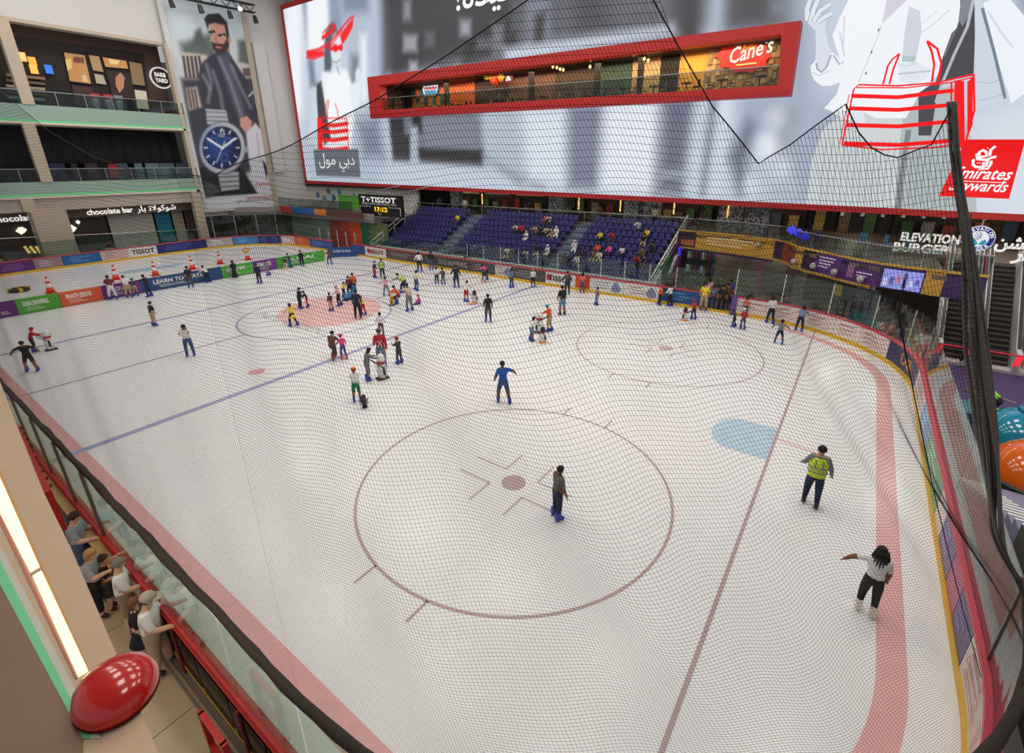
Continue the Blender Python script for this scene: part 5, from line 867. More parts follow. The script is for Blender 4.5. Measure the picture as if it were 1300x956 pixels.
def rotx(v, a): a = math.radians(a); return np.array((v[0], v[1]*math.cos(a)-v[2]*math.sin(a), v[1]*math.sin(a)+v[2]*math.cos(a)))
def limb(s, fwd, out): f, o = math.radians(fwd), math.radians(out); return np.array((s*math.sin(o), math.sin(f)*math.cos(o), -math.cos(f)*math.cos(o)))
PENDING = []
def skeleton(H, pose, hs, fat, detail):
    lean, lL, lR, aL, aR, hp = POSES[pose]; V = []; E = []; R = []; B = []
    def av(p, r): V.append(np.array(p, float)); R.append(r); return len(V)-1
    T = lambda p: rotx(np.array(p), -lean)            # torso frame, pelvis at the origin, lean forwards (+y)
    fat *= 1.1; pel = av((0, 0, 0), .074*fat); wai = av(T((0, 0, .1)), .074*fat); che = av(T((0, .005, .21)), .086*fat); nb = av(T((0, 0, .295)), .045)
    up = nb; nk = av(V[nb]+rotx(np.array((0, .006, .03)), -lean*.6), .032); hc = V[nk]+rotx(np.array((0, .014, .062*hs)), -hp-lean*.35); hd = av(hc, .055*hs); cr = av(hc+rotx(np.array((0, -.002, .04*hs)), -hp-lean*.35), .045*hs)
    for a, b_, tag in ((pel, wai, 'bot0'), (wai, che, 'top'), (che, nb, 'top'), (nb, nk, 'neck'), (nk, hd, 'skin'), (hd, cr, 'skin')): E.append((a, b_)); B.append(tag)
    info = {'head': hc, 'hp': hp+lean*.35, 'feet': [], 'hands': []}
    for s, A, L in ((-1, aL, lL), (1, aR, lR)):
        sh = av(T((s*.098*fat**.5, 0, .272)), .052*fat**.5); E.append((che, sh)); B.append('top')
        d = rotx(limb(s, A[0], A[1]), -lean*.35); el = av(V[sh]+d*.168, .037); d2 = rotx(limb(s, A[0]+A[2], A[1]*.45), -lean*.35); wr = av(V[el]+d2*.142, .026)
        hn = av(V[wr]+d2*.045, .024 if not detail else .02); E += [(sh, el), (el, wr), (wr, hn)]; B += ['uparm', 'forearm', 'skin']; info['hands'].append(V[hn])
        if detail:
            sd = np.cross(d2, (0, 0, 1.)); sd = sd/(np.linalg.norm(sd)+1e-6)
            for k, (o, ln) in enumerate(((-.018, .036), (-.006, .044), (.006, .046), (.018, .04))):
                f0 = av(V[hn]+d2*.014+sd*o, .0075); f1 = av(V[f0]+d2*ln*.55+np.array((0, 0, -.006)), .0065); f2 = av(V[f1]+d2*ln*.4+np.array((0, 0, -.014)), .0055); E += [(hn, f0), (f0, f1), (f1, f2)]; B += ['skin']*3
            t0 = av(V[wr]+d2*.018-sd*s*.026, .008); t1 = av(V[t0]+d2*.03-sd*s*.012, .0065); E += [(wr, t0), (t0, t1)]; B += ['skin']*2
        hj = av((s*.052*fat**.5, 0, -.03), .068*fat); d = limb(s, L[0], L[1]); kn = av(V[hj]+d*.235, .05*fat**.5); d2 = limb(s, L[0]-L[2], L[1]*.5); an = av(V[kn]+d2*.235, .036)
        ft = np.array((s*.012, .085, -.018)); ft = ft if abs(L[0]-L[2]) < 60 else rotx(ft, L[0]-L[2]); to = av(V[an]+ft*1.0, .024)
        E += [(pel, hj), (hj, kn), (kn, an), (an, to)]; B += ['bot', 'thigh', 'shin', 'shoe']; info['feet'].append((V[an], abs(L[0]-L[2]) < 60, L[0]-L[2]))
    return V, R, E, B, info
def sphere_cap(face_pull, drop=0.0, long=0.0, rx=1.0, brim=False):
    q = MB(); n, m = 14, 9; v = []
    for j in range(m+1):
        th = math.pi*j/m
        for i in range(n):
            ph = 2*math.pi*i/n; d = np.array((math.sin(th)*math.cos(ph), math.sin(th)*math.sin(ph), math.cos(th))); r = 1.0
            if d[1] > .25 and d[2] < .45: r = face_pull
            elif d[2] < -.35-drop: r = .8
            p = d*r*np.array((rx, 1.06, 1.12))
            if long and d[2] < 0 and d[1] < .2: p = p*np.array((1, .85, 1))+np.array((0, -.12, long*d[2]))
            v.append(p)
    q.add(v, [(j*n+i, j*n+(i+1) % n, (j+1)*n+(i+1) % n, (j+1)*n+i) for j in range(m) for i in range(n)])
    if brim: q.add([(x*1.0, 1.0*math.cos(math.asin(max(-1, min(1, x*.9))))+k*.75*(1-x*x*.5), .42-k*.12) for k in (0, 1) for x in np.linspace(-.8, .8, 7)], [(i, i+1, 8+i, 7+i) for i in range(6)])
    return q
_nm = mat((30, 24, 22), .7); HM = {'short': sphere_cap(.72).mesh('hair', _nm, True), 'long': sphere_cap(.72, 0, 1.35).mesh('hair', _nm, True), 'helmet': sphere_cap(.72, -.2, 0, 1.08).mesh('helmet', _nm, True), 'cap': sphere_cap(.72, -.3, 0, 1.02, True).mesh('cap', _nm, True), 'hijab': sphere_cap(.8, .5, .5, 1.12).mesh('headscarf', _nm, True)}
def skate_mesh(c):
    q = MB(); q.hexa([(-.048, -.1, .05), (.048, -.1, .05), (.045, .17, .05), (-.045, .17, .05)], [(-.052, -.1, .14), (.052, -.1, .14), (.035, .16, .1), (-.035, .16, .1)]); q.hexa([(-.05, -.1, .12), (.05, -.1, .12), (.05, .05, .13), (-.05, .05, .13)], [(-.055, -.09, .27), (.055, -.09, .27), (.055, .05, .27), (-.055, .05, .27)]); return q.mesh('skate', mat(c, .35))
_sk = {}; BLADE = MB().hexa([(-.006, -.12, 0), (.006, -.12, 0), (.006, .17, .0), (-.006, .17, .0)], [(-.012, -.1, .052), (.012, -.1, .052), (.012, .16, .052), (-.012, .16, .052)]).mesh('blade', mat((190, 192, 196), .3, .8, noise=0))
SKIRT = MB().lathe([(.3, 1.0), (.42, .8), (.7, .4), (.98, .04), (1.0, 0)], n=14).mesh('skirt', _nm, True)
def person(label, pos, H, heading, pose='stand', top=(60, 60, 70), bot=(40, 42, 56), sl=1.0, leg=1.0, skin=1, hair='short', hcol=(34, 26, 24), hat=None, hatcol=None, skates=(36, 66, 168), shoe=(40, 36, 36), fat=1.0, hs=None, detail=False, seat=None, skirt=None, extra=None, group=None, hy=None):
    hs = hs or (1.0 if H > 1.55 else 1.0+min(.35, (1.55-H)*.55)); V, R, E, B, info = skeleton(H, pose, hs, fat, detail)
    low = min(f[0][2] for f in info['feet'] if f[1]) if any(f[1] for f in info['feet']) else min(f[0][2] for f in info['feet'])
    boot = .125 if skates else .06*H
    z0 = (boot-low*H) if seat is None else (seat+.085*H)
    if pose == 'sitice': z0 = .1*H
    if pose == 'kneel': z0 = max(z0, .04-min(v[2] for v in V)*H)
    P = [v*H+np.array((0, 0, z0)) for v in V]
    bm = bmesh.new(); lay = bm.verts.layers.skin.verify(); bv = []
    for i, p in enumerate(P):
        q = bm.verts.new(p); q[lay].radius = (R[i]*H, R[i]*H); q[lay].use_root = (i == 0); bv.append(q)
    for a, b_ in E: bm.edges.new((bv[a], bv[b_]))
    me = bpy.data.meshes.new('person'); bm.to_mesh(me); bm.free()
    o = obj('person', me, None, label, 'person', group, None, pos, heading-math.pi/2)
    m1 = o.modifiers.new('skin', 'SKIN'); m1.use_smooth_shade = True; m2 = o.modifiers.new('sub', 'SUBSURF'); m2.levels = m2.render_levels = 2 if detail or H*FPX/np.linalg.norm(np.array(pos)-CAM) > 45 else 1
    PENDING.append((o, P, E, B, dict(top=top, bot=bot, sl=sl, leg=leg, skin=SKIN[skin % 4], shoe=shoe if not skates else skates)))
    hd = info['head']*H+np.array((0, 0, z0)); r = .062*hs*H
    if hair:
        h = osl(obj('hair' if hair != 'hijab' else 'headscarf', HM[hair], o), mat(hcol, .75)); h.location = hd+np.array((0, -.004, .022*hs*H)); h.scale = (r*1.06,)*3; h.rotation_euler = (-math.radians(info['hp']), 0, 0)
    if hat:
        h = osl(obj('helmet' if hat == 'helmet' else 'cap', HM[hat], o), mat(hatcol, .45)); h.location = hd+np.array((0, 0, .026*hs*H)); h.scale = (r*1.16,)*3; h.rotation_euler = (-math.radians(info['hp']), 0, 0)
    if skates:
        for (an, flat, ang) in info['feet']:
            if skates not in _sk: _sk[skates] = skate_mesh(skates)
            k = obj('skate', _sk[skates], o); a = an*H+np.array((0, 0, z0)); sc = min(1.0, .55+.27*H); k.scale = (sc,)*3
            if flat: k.location = (a[0], a[1], a[2]-.125*sc if a[2] > .2 else 0.0)
            else: k.rotation_euler = (math.radians(ang), 0, 0); k.location = a+rotx(np.array((0, 0, -.12*sc)), ang)
            obj('blade', BLADE, k)
    if skirt:
        zt, zb, rb_, sc_ = skirt; s_ = osl(obj('skirt', SKIRT, o), mat(sc_, .75)); s_.location = (0, 0, zb*H+(.06 if skates else 0)); s_.scale = (rb_*H, rb_*H*.85, (zt-zb)*H)
    if extra:
        th = math.radians(-POSES[pose][0]); base = np.array((0, 0, z0))
        if extra == 'vest' or extra == 'vestorange':
            c = (206, 226, 40) if extra == 'vest' else (232, 92, 34); q = MB(); n = 14
            for j, (zz, rx, ry) in enumerate(((-.02, .112, .1), (.06, .108, .094), (.16, .122, .104), (.25, .118, .092), (.285, .08, .07))): q.v += [tuple(base+rotx(np.array((rx*fat*math.cos(2*math.pi*i/n), ry*fat*math.sin(2*math.pi*i/n), zz)), -POSES[pose][0])*H) for i in range(n)]
            q.f = [(j*n+i, j*n+(i+1) % n, (j+1)*n+(i+1) % n, (j+1)*n+i) for j in range(4) for i in range(n)]; q.mi = [0]*len(q.f); v_ = q.build('safety_vest', mat(c, .6, emit=.0), o, True); v_['label'] = 'high-visibility vest with grey reflective bands'
            for zz in (.05, .12): 
                w_ = MB(); w_.v = [tuple(base+rotx(np.array((.125*fat*math.cos(2*math.pi*i/n), .108*fat*math.sin(2*math.pi*i/n), zz+dz)), -POSES[pose][0])*H) for dz in (0, .022) for i in range(n)]; w_.f = [(i, (i+1) % n, n+(i+1) % n, n+i) for i in range(n)]; w_.mi = [0]*n; w_.build('reflective_band', mat((150, 152, 150), .3, .3), v_, True)
            for s in (-.05, .05):
                for yy in (-1, 1): w_ = MB(); w_.v = [tuple(base+rotx(np.array((s+dx, yy*.108*fat, zz)), -POSES[pose][0])*H) for zz in (.13, .27) for dx in (-.012, .012)]; w_.f = [(0, 1, 3, 2)]; w_.mi = [0]; w_.build('reflective_band', mat((150, 152, 150), .3, .3), v_)
    if detail:
        ex = math.radians(info['hp'])
        for s in (-1, 1): e = MB().lathe([(.002, -.006), (.008, 0), (.002, .006)], n=6).build('eye', mat((40, 30, 28), .3), o, True); e.location = hd+rotx(np.array((s*.022, .058, .004)), -info['hp'])*hs*H; e2 = MB().lathe([(.004, -.014), (.012, 0), (.004, .014)], n=6).build('ear', mat(SKIN[skin % 4], .6), o, True); e2.location = hd+np.array((s*.06, -.004, -.004))*hs*H
        nn = MB().lathe([(.012, -.012), (.009, .004), (.003, .02)], n=6).build('nose', mat(SKIN[skin % 4], .6), o, True); nn.location = hd+rotx(np.array((0, .062, -.008)), -info['hp'])*hs*H; mm = MB().box((-.018, -.004, -.003), (.018, .004, .003)).build('mouth', mat((150, 84, 76), .6), o); mm.location = hd+rotx(np.array((0, .056, -.03)), -info['hp'])*hs*H
    return o
def finish_people():
    bpy.context.view_layer.update(); dg = bpy.context.evaluated_depsgraph_get(); done = []
    for o, P, E, B, c in PENDING: done.append(bpy.data.meshes.new_from_object(o.evaluated_get(dg)))
    for (o, P, E, B, c), me in zip(PENDING, done):
        o.modifiers.clear(); old = o.data; n = len(me.polygons); cen = np.zeros(n*3); me.polygons.foreach_get('center', cen); cen = cen.reshape(-1, 3)
        A = np.array([P[a] for a, _ in E]); D = np.array([P[b_] for _, b_ in E])-A; L = (D**2).sum(1)+1e-9
        t = np.clip(((cen[:, None]-A[None])*D[None]).sum(2)/L, 0, 1); d = np.linalg.norm(cen[:, None]-A[None]-t[..., None]*D[None], axis=2); k = d.argmin(1); tt = t[np.arange(n), k]; idx = np.zeros(n, int)
        for i in range(n):
            g = B[k[i]]; u = tt[i]
            if g in ('top',): m = 1
            elif g in ('bot',): m = 2
            elif g == 'bot0': m = 2 if u < .35 else 1
            elif g == 'neck': m = 1 if u < .25 else 0
            elif g == 'uparm': m = 1 if u < c['sl']*2 else 0
            elif g == 'forearm': m = 1 if c['sl'] > .5 and u < (c['sl']-.5)*2-.02 else 0
            elif g == 'thigh': m = 2 if u < c['leg']*2 else 0
            elif g == 'shin': m = 2 if c['leg'] > .5 and u < (c['leg']-.5)*2.0+.02 else 0
            elif g == 'shoe': m = 3
            else: m = 0
            idx[i] = m
        me.materials.clear()
        for q in (mat(c['skin'], .6), mat(c['top'], .75, noise=.08, scale=8), mat(c['bot'], .75, noise=.08, scale=8), mat(c['shoe'], .5)): me.materials.append(q)
        me.polygons.foreach_set('material_index', idx.astype(np.int32)); me.polygons.foreach_set('use_smooth', [True]*n); me.name = 'person'; o.data = me; bpy.data.meshes.remove(old)
def height_from(px, py, hy, z=0.0):
    g = G(px, py, z); lo, hi = .4, 2.4
    def yy(h): d = np.array((g[0], g[1], z+h))-CAM; return 433.5-FPX*(d@UP)/(d@FW)
    for _ in range(30):
        m = (lo+hi)/2
        if yy(m) > hy: lo = m
        else: hi = m
    return (lo+hi)/2
def facing(g, rel): return math.atan2(g[1]-CAM[1], g[0]-CAM[0])+math.radians(rel)
K = dict(BK=(34, 34, 38), NV=(34, 42, 74), WH=(226, 224, 222), GR=(124, 124, 128), DG=(70, 70, 76), BL=(40, 92, 180), RD=(186, 38, 44), OR=(232, 98, 36), YL=(236, 208, 60), PK=(232, 72, 142), LP=(232, 170, 184), KH=(186, 160, 120), JN=(62, 84, 128), GN=(30, 128, 84), BR=(110, 74, 54), MR=(110, 40, 46), CR=(232, 220, 180), TL=(40, 150, 170), BG=(206, 192, 172), VT=(206, 226, 40), CO=(226, 110, 104), SB=(110, 132, 160), PU=(84, 66, 150))
# feet x, feet y, head y, facing, pose, top, bottom, sleeve, leg length, options, label
SK = [
 (42, 472, 434, 160, 'armsout', 'BK', 'BK', .45, .45, {}, 'man in black t-shirt and shorts skating with arms spread at the frame edge'),
 (45, 447, 420, -90, 'hold', 'RD', 'BK', 1, 1, {'hat': 'helmet', 'hatcol': (170, 30, 40)}, 'child in red jacket pushing a white penguin aid behind the black-clad man'),
 (197, 414, 385, -60, 'stand', 'BK', 'KH', .45, .5, {}, 'boy in dark t-shirt and khaki shorts crossing the far blue line'),
 (242.5, 452, 413, 170, 'cross', 'WH', 'JN', 1, 1, {'hair': 'long'}, 'woman in white jumper and jeans with folded arms near the centre line'),
 (143, 380, 351.6, 0, 'lean', 'MR', 'WH', .5, 1, {}, 'man in maroon shirt and white trousers leaning on the purple divider panel'),
 (165, 378, 351.6, 20, 'hold', 'WH', 'KH', 1, 1, {}, 'boy in white hooded top at the purple divider panel'),
 (171, 374.6, 355, 10, 'hold', 'DG', 'KH', 1, 1, {'hat': 'cap', 'hatcol': (40, 160, 170)}, 'small child in teal cap at the purple divider panel'),
 (191, 377, 349.4, 60, 'reach', 'BK', 'NV', 1, 1, {}, 'boy in black top reaching to the navy divider panel'),
 (243, 365.5, 339, 0, 'stand', 'BK', 'DG', .45, 1, {}, 'boy in dark t-shirt standing before the navy divider panel'),
 (264.6, 358.5, 338.6, 60, 'lean', 'WH', 'NV', 1, 1, {}, 'child in white top and navy trousers bracing on the navy panel'),
 (288, 350, 330, 20, 'stand', 'BK', 'BK', 1, 1, {'hair': 'hijab', 'hcol': (26, 24, 28), 'skirt': (.62, .02, .19, (28, 26, 30))}, 'woman in a long black robe and headscarf at the divider'),
 (330, 360, 335.6, 150, 'stand', 'NV', 'BK', 1, 1, {}, 'man in navy top and black trousers in front of the green divider panel'),
 (341, 350, 332, 60, 'skate', 'GR', 'GR', 1, 1, {}, 'child in grey skating past the far purple divider panel'),
 (365, 339, 322.5, 80, 'hold', 'DG', 'JN', 1, 1, {}, 'child in dark grey pushing a small penguin aid along the far green panel'),
 (384, 338, 319, 10, 'stand', 'BK', 'BK', 1, 1, {}, 'tall skater all in black before the last green divider panel'),
 (419, 336, 318, 170, 'armsout', 'BR', 'DG', 1, 1, {}, 'skater in brown with arms out just past the end of the divider'),
 (381.6, 392, 367, -60, 'reach', 'NV', 'BK', 1, 1, {}, 'man in navy jacket holding hands with a child on the pink spot'),
 (391, 390, 371.6, 100, 'hold', 'BK', 'RD', 1, 1, {}, 'child in black jacket and red trousers led by the navy-jacketed man'),
 (372.7, 414, 387, 40, 'armsout', 'YL', 'BK', .3, 1, {'hair': 'long', 'skirt': (.6, .36, .15, (236, 208, 60))}, 'girl in a yellow dress skating with arms out'),
 (421, 395, 374, 30, 'stand', 'DG', 'KH', 1, 1, {}, 'small child in dark grey top alone on the pink spot'),
 (431.4, 388.5, 364, 70, 'skate', 'LP', 'BK', 1, 1, {'hat': 'helmet', 'hatcol': (236, 150, 180)}, 'girl in pale pink with a pink helmet on the pink spot'),
 (437, 378, 361, -40, 'hold', 'YL', 'NV', .5, 1, {}, 'child in yellow top pushing a blue seal aid'),
 (443, 376.6, 352.5, 20, 'stand', 'MR', 'BK', 1, 1, {}, 'woman in maroon top beside the orange-vested man'),
 (450, 374, 348, 0, 'stand', 'OR', 'BK', .6, 1, {'extra': 'vestorange'}, 'man in a bright orange vest and black trousers near the centre'),
 (455, 404, 369.6, -10, 'stand', 'NV', 'BK', 1, 1, {'fat': 1.1, 'skates': (40, 40, 46)}, 'broad man in dark navy at the edge of the pink spot'),
 (462, 400, 378.5, 30, 'hold', 'YL', 'RD', .6, 1, {'hat': 'helmet', 'hatcol': (232, 90, 40)}, 'child in yellow top, red trousers and orange helmet beside the broad man'),
 (476, 353, 333, -60, 'reach', 'DG', 'RD', 1, 1, {'hat': 'cap', 'hatcol': (60, 110, 180)}, 'child in red trousers and blue hat beside a marshal'),
 (486, 353, 329.5, 0, 'stand', 'GR', 'BK', 1, 1, {'extra': 'vest', 'skates': (40, 40, 46)}, 'marshal in yellow vest standing near the far boards'),
 (491, 375.7, 353, 0, 'armsout', 'LP', 'GR', 1, 1, {}, 'child in pale pink top with arms held out'),
 (507.6, 385.4, 0, 90, 'crouch', 'OR', 'BR', .6, 1, {'H': 1.65}, 'man in orange top crouching over a yellow aid'),
 (514.6, 372, 0, 60, 'bend', 'GR', 'NV', 1, 1, {'H': 1.72, 'extra': 'vest'}, 'marshal in yellow vest bending down'),
 (520.7, 395, 361, 40, 'reach', 'BG', 'GR', .6, 1, {}, 'man in beige top and grey trousers beside the crouching man'),
 (533, 386, 0, 90, 'sitice', 'PK', 'PU', 1, 1, {'H': 1.15, 'hat': 'helmet', 'hatcol': (226, 90, 140)}, 'small child in bright pink sitting on the ice'),
 (529, 369, 344, -40, 'oneout', 'CR', 'JN', 1, 1, {'hair': 'long'}, 'woman in cream top and jeans with one arm out'),
 (554.8, 361, 340.5, 0, 'stand', 'WH', 'BK', 1, 1, {'hair': 'long'}, 'girl in white top and black trousers paired with a friend'),
 (561, 361, 342.5, 20, 'skate', 'BR', 'DG', 1, 1, {}, 'dark brown clad skater beside the girl in white top'),
 (579.7, 365.5, 338, 10, 'skate', 'BK', 'NV', 1, 1, {'fat': 1.1}, 'stocky man in black top skating past the dark boards'),
 (592, 383.5, 359, -30, 'hold', 'WH', 'RD', .6, .5, {}, 'child in white top and red shorts with a penguin aid'),
 (517, 332, 313, 180, 'stand', 'GR', 'BK', 1, 1, {}, 'skater in grey standing against the far white watch panel'),
 (533, 345, 321, 10, 'skate', 'WH', 'BK', 1, 1, {'hair': 'long'}, 'woman in white top with long hair skating along the far boards'),
 (540, 333.6, 313, 180, 'lean', 'MR', 'DG', 1, 1, {'fat': 1.15}, 'heavy man in maroon leaning back on the far boards'),
 (548, 343, 320, 0, 'stand', 'BK', 'JN', 1, 1, {'hair': 'long'}, 'woman in black top and jeans near the far boards'),
 (592.7, 345, 324, 0, 'lean', 'BK', 'KH', .5, .6, {}, 'skater in black leaning on the dark far boards'),
 (619, 356, 338, 60, 'bend', 'PK', 'NV', 1, 1, {'H': 1.5}, 'skater in bright pink top bending over a penguin aid'),
 (649.5, 365.5, 342, 40, 'stand', 'SB', 'JN', .6, 1, {'hair': 'long'}, 'girl in denim blue with long dark hair'),
 (655, 355, 333, -10, 'stand', 'WH', 'OR', .5, .5, {}, 'man in white top and orange shorts at the far boards'),
 (676.7, 364.6, 343, 0, 'stand', 'WH', 'BK', .6, 1, {'hat': 'cap', 'hatcol': (236, 110, 40)}, 'child in white top with an orange cap near the far boards'),
 (620, 409, 375, 0, 'stand', 'BK', 'DG', .45, .9, {}, 'man in black t-shirt and charcoal trousers on the near blue line'),
 (484.6, 426.4, 400, 0, 'skate', 'WH', 'BR', .6, .5, {}, 'boy in white top and brown shorts behind the red-jacketed man'),
 (485.5, 466.6, 419.5, 0, 'walk', 'RD', 'SB', 1, 1, {'hat': 'cap', 'hatcol': (90, 94, 104), 'fat': 1.08}, 'man in red jacket with crossed white stripes on the back'),
 (507.6, 461.6, 431, 40, 'cross', 'DG', 'DG', 1, 1, {'hat': 'cap', 'hatcol': (206, 50, 44)}, 'child in charcoal with a red cap next to the red-jacketed man'),
 (467.5, 483, 446, -70, 'hold', 'GR', 'GR', .9, 1, {'hair': 'long'}, 'girl in light grey pushing a white penguin aid'),
 (454, 510, 472.6, 0, 'hold', 'WH', 'GN', .4, .5, {'hat': 'helmet', 'hatcol': (240, 104, 30)}, 'child in green shorts and orange helmet seen from behind'),
 (424, 456, 0, -30, 'kneel', 'BR', 'DG', 1, 1, {'H': 1.6, 'skates': (150, 70, 56)}, 'adult in dark brown kneeling behind a pink-helmeted child'),
 (430.5, 456, 428, 20, 'skate', 'PK', 'PU', 1, 1, {'hat': 'helmet', 'hatcol': (232, 60, 140), 'skates': (200, 96, 70)}, 'small child with pink helmet and purple trousers on the blue line'),
 (639, 511, 461, 10, 'oneout', 'BL', 'JN', .4, .42, {}, 'man in blue t-shirt and denim shorts with one arm out'),
 (713.4, 400, 364, 30, 'stand', 'BK', 'SB', .45, .5, {'skates': (50, 46, 46)}, 'tall man in black t-shirt and blue shorts near the far side'),
 (719.8, 373.8, 346, 0, 'skate', 'DG', 'NV', 1, 1, {}, 'skater in dark grey just in front of the white watch panel'),
 (697.6, 421, 390, 60, 'hold', 'OR', 'KH', 1, .9, {'hat': 'cap', 'hatcol': (40, 150, 190)}, 'child in orange top and teal cap holding a tall aid'),
 (674.6, 433, 405.6, -50, 'hold', 'WH', 'SB', .8, .6, {'hair': 'long'}, 'little girl in white pushing a penguin aid beside the orange child'),
 (739, 372, 348, 0, 'stand', 'CO', 'JN', .6, 1, {'hair': 'long'}, 'woman in coral top standing at the orange board panel'),
 (757, 387.6, 367, -50, 'stand', 'GR', 'SB', .7, 1, {}, 'boy in grey skating alone near the sketch-printed boards'),
 (836.7, 387.6, 364, -60, 'stand', 'OR', 'BK', 1, 1, {'hat': 'helmet', 'hatcol': (236, 70, 30)}, 'child in orange top and orange helmet at the blue board'),
 (849.8, 389, 363, 60, 'skate', 'WH', 'BK', .8, 1, {'hair': 'long'}, 'girl in white top and black trousers at the blue board'),
 (879.7, 405.7, 384, 30, 'hold', 'RD', 'NV', 1, 1, {'hat': 'cap', 'hatcol': (200, 30, 40)}, 'child in red with a red cap and penguin aid near the gate'),
 (892, 394.6, 360, 0, 'stand', 'YL', 'KH', .45, .5, {'fat': 1.1}, 'man in yellow t-shirt and khaki shorts at the gate'),
 (942, 418, 395, 20, 'skate', 'RD', 'DG', .8, .8, {'hat': 'helmet', 'hatcol': (240, 238, 236)}, 'child in red top with a white helmet by the corner boards'),
 (936, 416.5, 398, 60, 'hold', 'DG', 'BK', 1, 1, {}, 'tiny child in dark clothes next to the white-helmeted child'),
 (945, 402, 380, 160, 'stand', 'CO', 'DG', .6, 1, {}, 'child in coral top standing against the corner boards'),
 (976.7, 410.6, 378, 30, 'walk', 'WH', 'BK', .6, 1, {'hair': 'long'}, 'woman in white top and black leggings with long hair at the corner'),
 (993, 409, 383.5, -20, 'skate', 'BG', 'BK', .8, 1, {'hair': 'long'}, 'woman in beige top with long dark hair at the corner boards'),
 (987.8, 436, 408.5, 0, 'armsout', 'GR', 'NV', .5, .5, {}, 'boy in grey t-shirt and navy shorts skating at the corner'),
 (1013.4, 421, 392, -10, 'lean', 'SB', 'NV', 1, 1, {'hair': 'long'}, 'girl in blue holding on to the curved corner boards'),
 (1027, 640, 573, 4, 'skate', 'GR', 'NV', 1, 1, {'extra': 'vest', 'skates': (34, 36, 48), 'detail': True, 'fat': 1.12}, 'marshal in yellow high-visibility vest near the blue crease'),
 (1097, 775, 703, 12, 'oneoutL', 'WH', 'BK', .4, .8, {'hair': 'long', 'skates': (232, 226, 214), 'detail': True, 'fat': 1.1, 'skin': 2, 'mirror': True}, 'woman in white t-shirt and black leggings with dark braids near the end boards'),
 (707, 657, 596, -58, 'stand', 'GR', 'NV', .42, 1, {'detail': True, 'topc': (104, 104, 106)}, 'man in grey t-shirt and jeans inside the near faceoff circle'),
]
PEOPLE = []
for i, (px, py, hy, rel, pose, tp_, bt, sl, lg_, op, lab) in enumerate(SK):
    op = dict(op); g = G(px, py); H = op.pop('H', None) or height_from(px, py, hy); bendk = 1.0/(1-.14*(math.sin(math.radians(POSES[pose][0])) if H else 0)); H = min(1.92, max(.85, H*(bendk if pose in ('lean', 'hold', 'skate', 'glide') else 1.0)))
    if -43 < g[0] < -40.95 and g[1] < 11.6: g = np.array((-40.95, g[1], 0.0))
    op.pop('mirror', None); tc_ = op.pop('topc', None) or K[tp_]; sk_ = op.pop('skin', (i*7+1) % 4)
    PEOPLE.append(person(lab, (g[0], g[1], 0.0), H, facing(g, rel), pose, tc_, K[bt], sl, lg_, sk_, group='skaters on the ice', **op))
# crossed stripes on the red jacket
rj = [p for p in PEOPLE if 'crossed white stripes' in p['label']][0]
for s in (-1, 1): MB().bar((s*.1, -.2, 1.12), (-s*.1, -.2, 1.42), .03, .01, up=(0, 1, 0)).build('white_stripe', mat((236, 232, 230), .6), rj)
# braids of the woman in front
wb = [p for p in PEOPLE if 'braids' in p['label']][0]; hb = [c for c in wb.children if c.name.startswith('hair')][0].location
for k in range(9): a = math.pi+(k-4)*.34; x, y = .1*math.sin(a), .1*math.cos(a)-.01; MB().tube([(hb.x+x, hb.y+y, hb.z+.03), (hb.x+x*1.5, hb.y+y*1.4-.02, hb.z-.14), (hb.x+x*1.7, hb.y+y*1.5-.03, hb.z-.32-.03*(k % 3))], [.02, .018, .008], 5).build('braid', mat((26, 20, 20), .7), wb, True)
# ---------------------------------------------------------------- skating aids
def penguin(px, py, rel, lab, body=(234, 232, 228), back=None, h=.95, bw=.75):
    g = G(px, py); t = thing('skating_aid', lab, 'skating aid', (g[0], g[1], 0), facing(g, rel)-math.pi/2, 'penguin skating aids'); m = mat(body, .4); k = h
    MB().hexa([(-.15*k, -.22*k, 0), (.15*k, -.22*k, 0), (.15*k, .24*k, 0), (-.15*k, .24*k, 0)], [(-.14*k, -.2*k, .06), (.14*k, -.2*k, .06), (.11*k, .2*k, .06), (-.11*k, .2*k, .06)]).build('base', mat((222, 150, 60) if back else (66, 54, 50), .5), t)
    MB().lathe([(.13*k, .06), (.17*k, .25*k), (.16*k, .45*k), (.11*k, .62*k)], n=12).build('body', m, t, True); MB().lathe([(.1*k, .6*k), (.14*k, .72*k), (.12*k, .86*k), (.03*k, .94*k)], n=12).build('head', mat(back or (40, 40, 44), .5) if back else m, t, True)
    MB().tube([(0, .1*k, .74*k), (0, .22*k, .72*k)], [.04*k, .005], 6).build('beak', mat((236, 150, 40), .5), t); MB().lathe([(.14*k, .58*k), (.15*k, .62*k), (.13*k, .66*k)], n=12).build('scarf', mat((196, 44, 50), .6), t, True)
    MB().tube([(-.2*k, -.05, .5*k), (-.24*k, -.3*k, .72*k), (.24*k, -.3*k, .72*k), (.2*k, -.05, .5*k)], .022, 6).build('handle', mat((60, 60, 64), .5), t)
    for s in (-1, 1): MB().hexa([(s*.2*k, -.04, .2*k), (s*.26*k, -.04, .22*k), (s*.26*k, .06, .22*k), (s*.2*k, .06, .2*k)], [(s*.18*k, -.03, .5*k), (s*.2*k, -.03, .5*k), (s*.2*k, .04, .5*k), (s*.18*k, .04, .5*k)]).build('flipper', mat((50, 50, 54), .5), t)
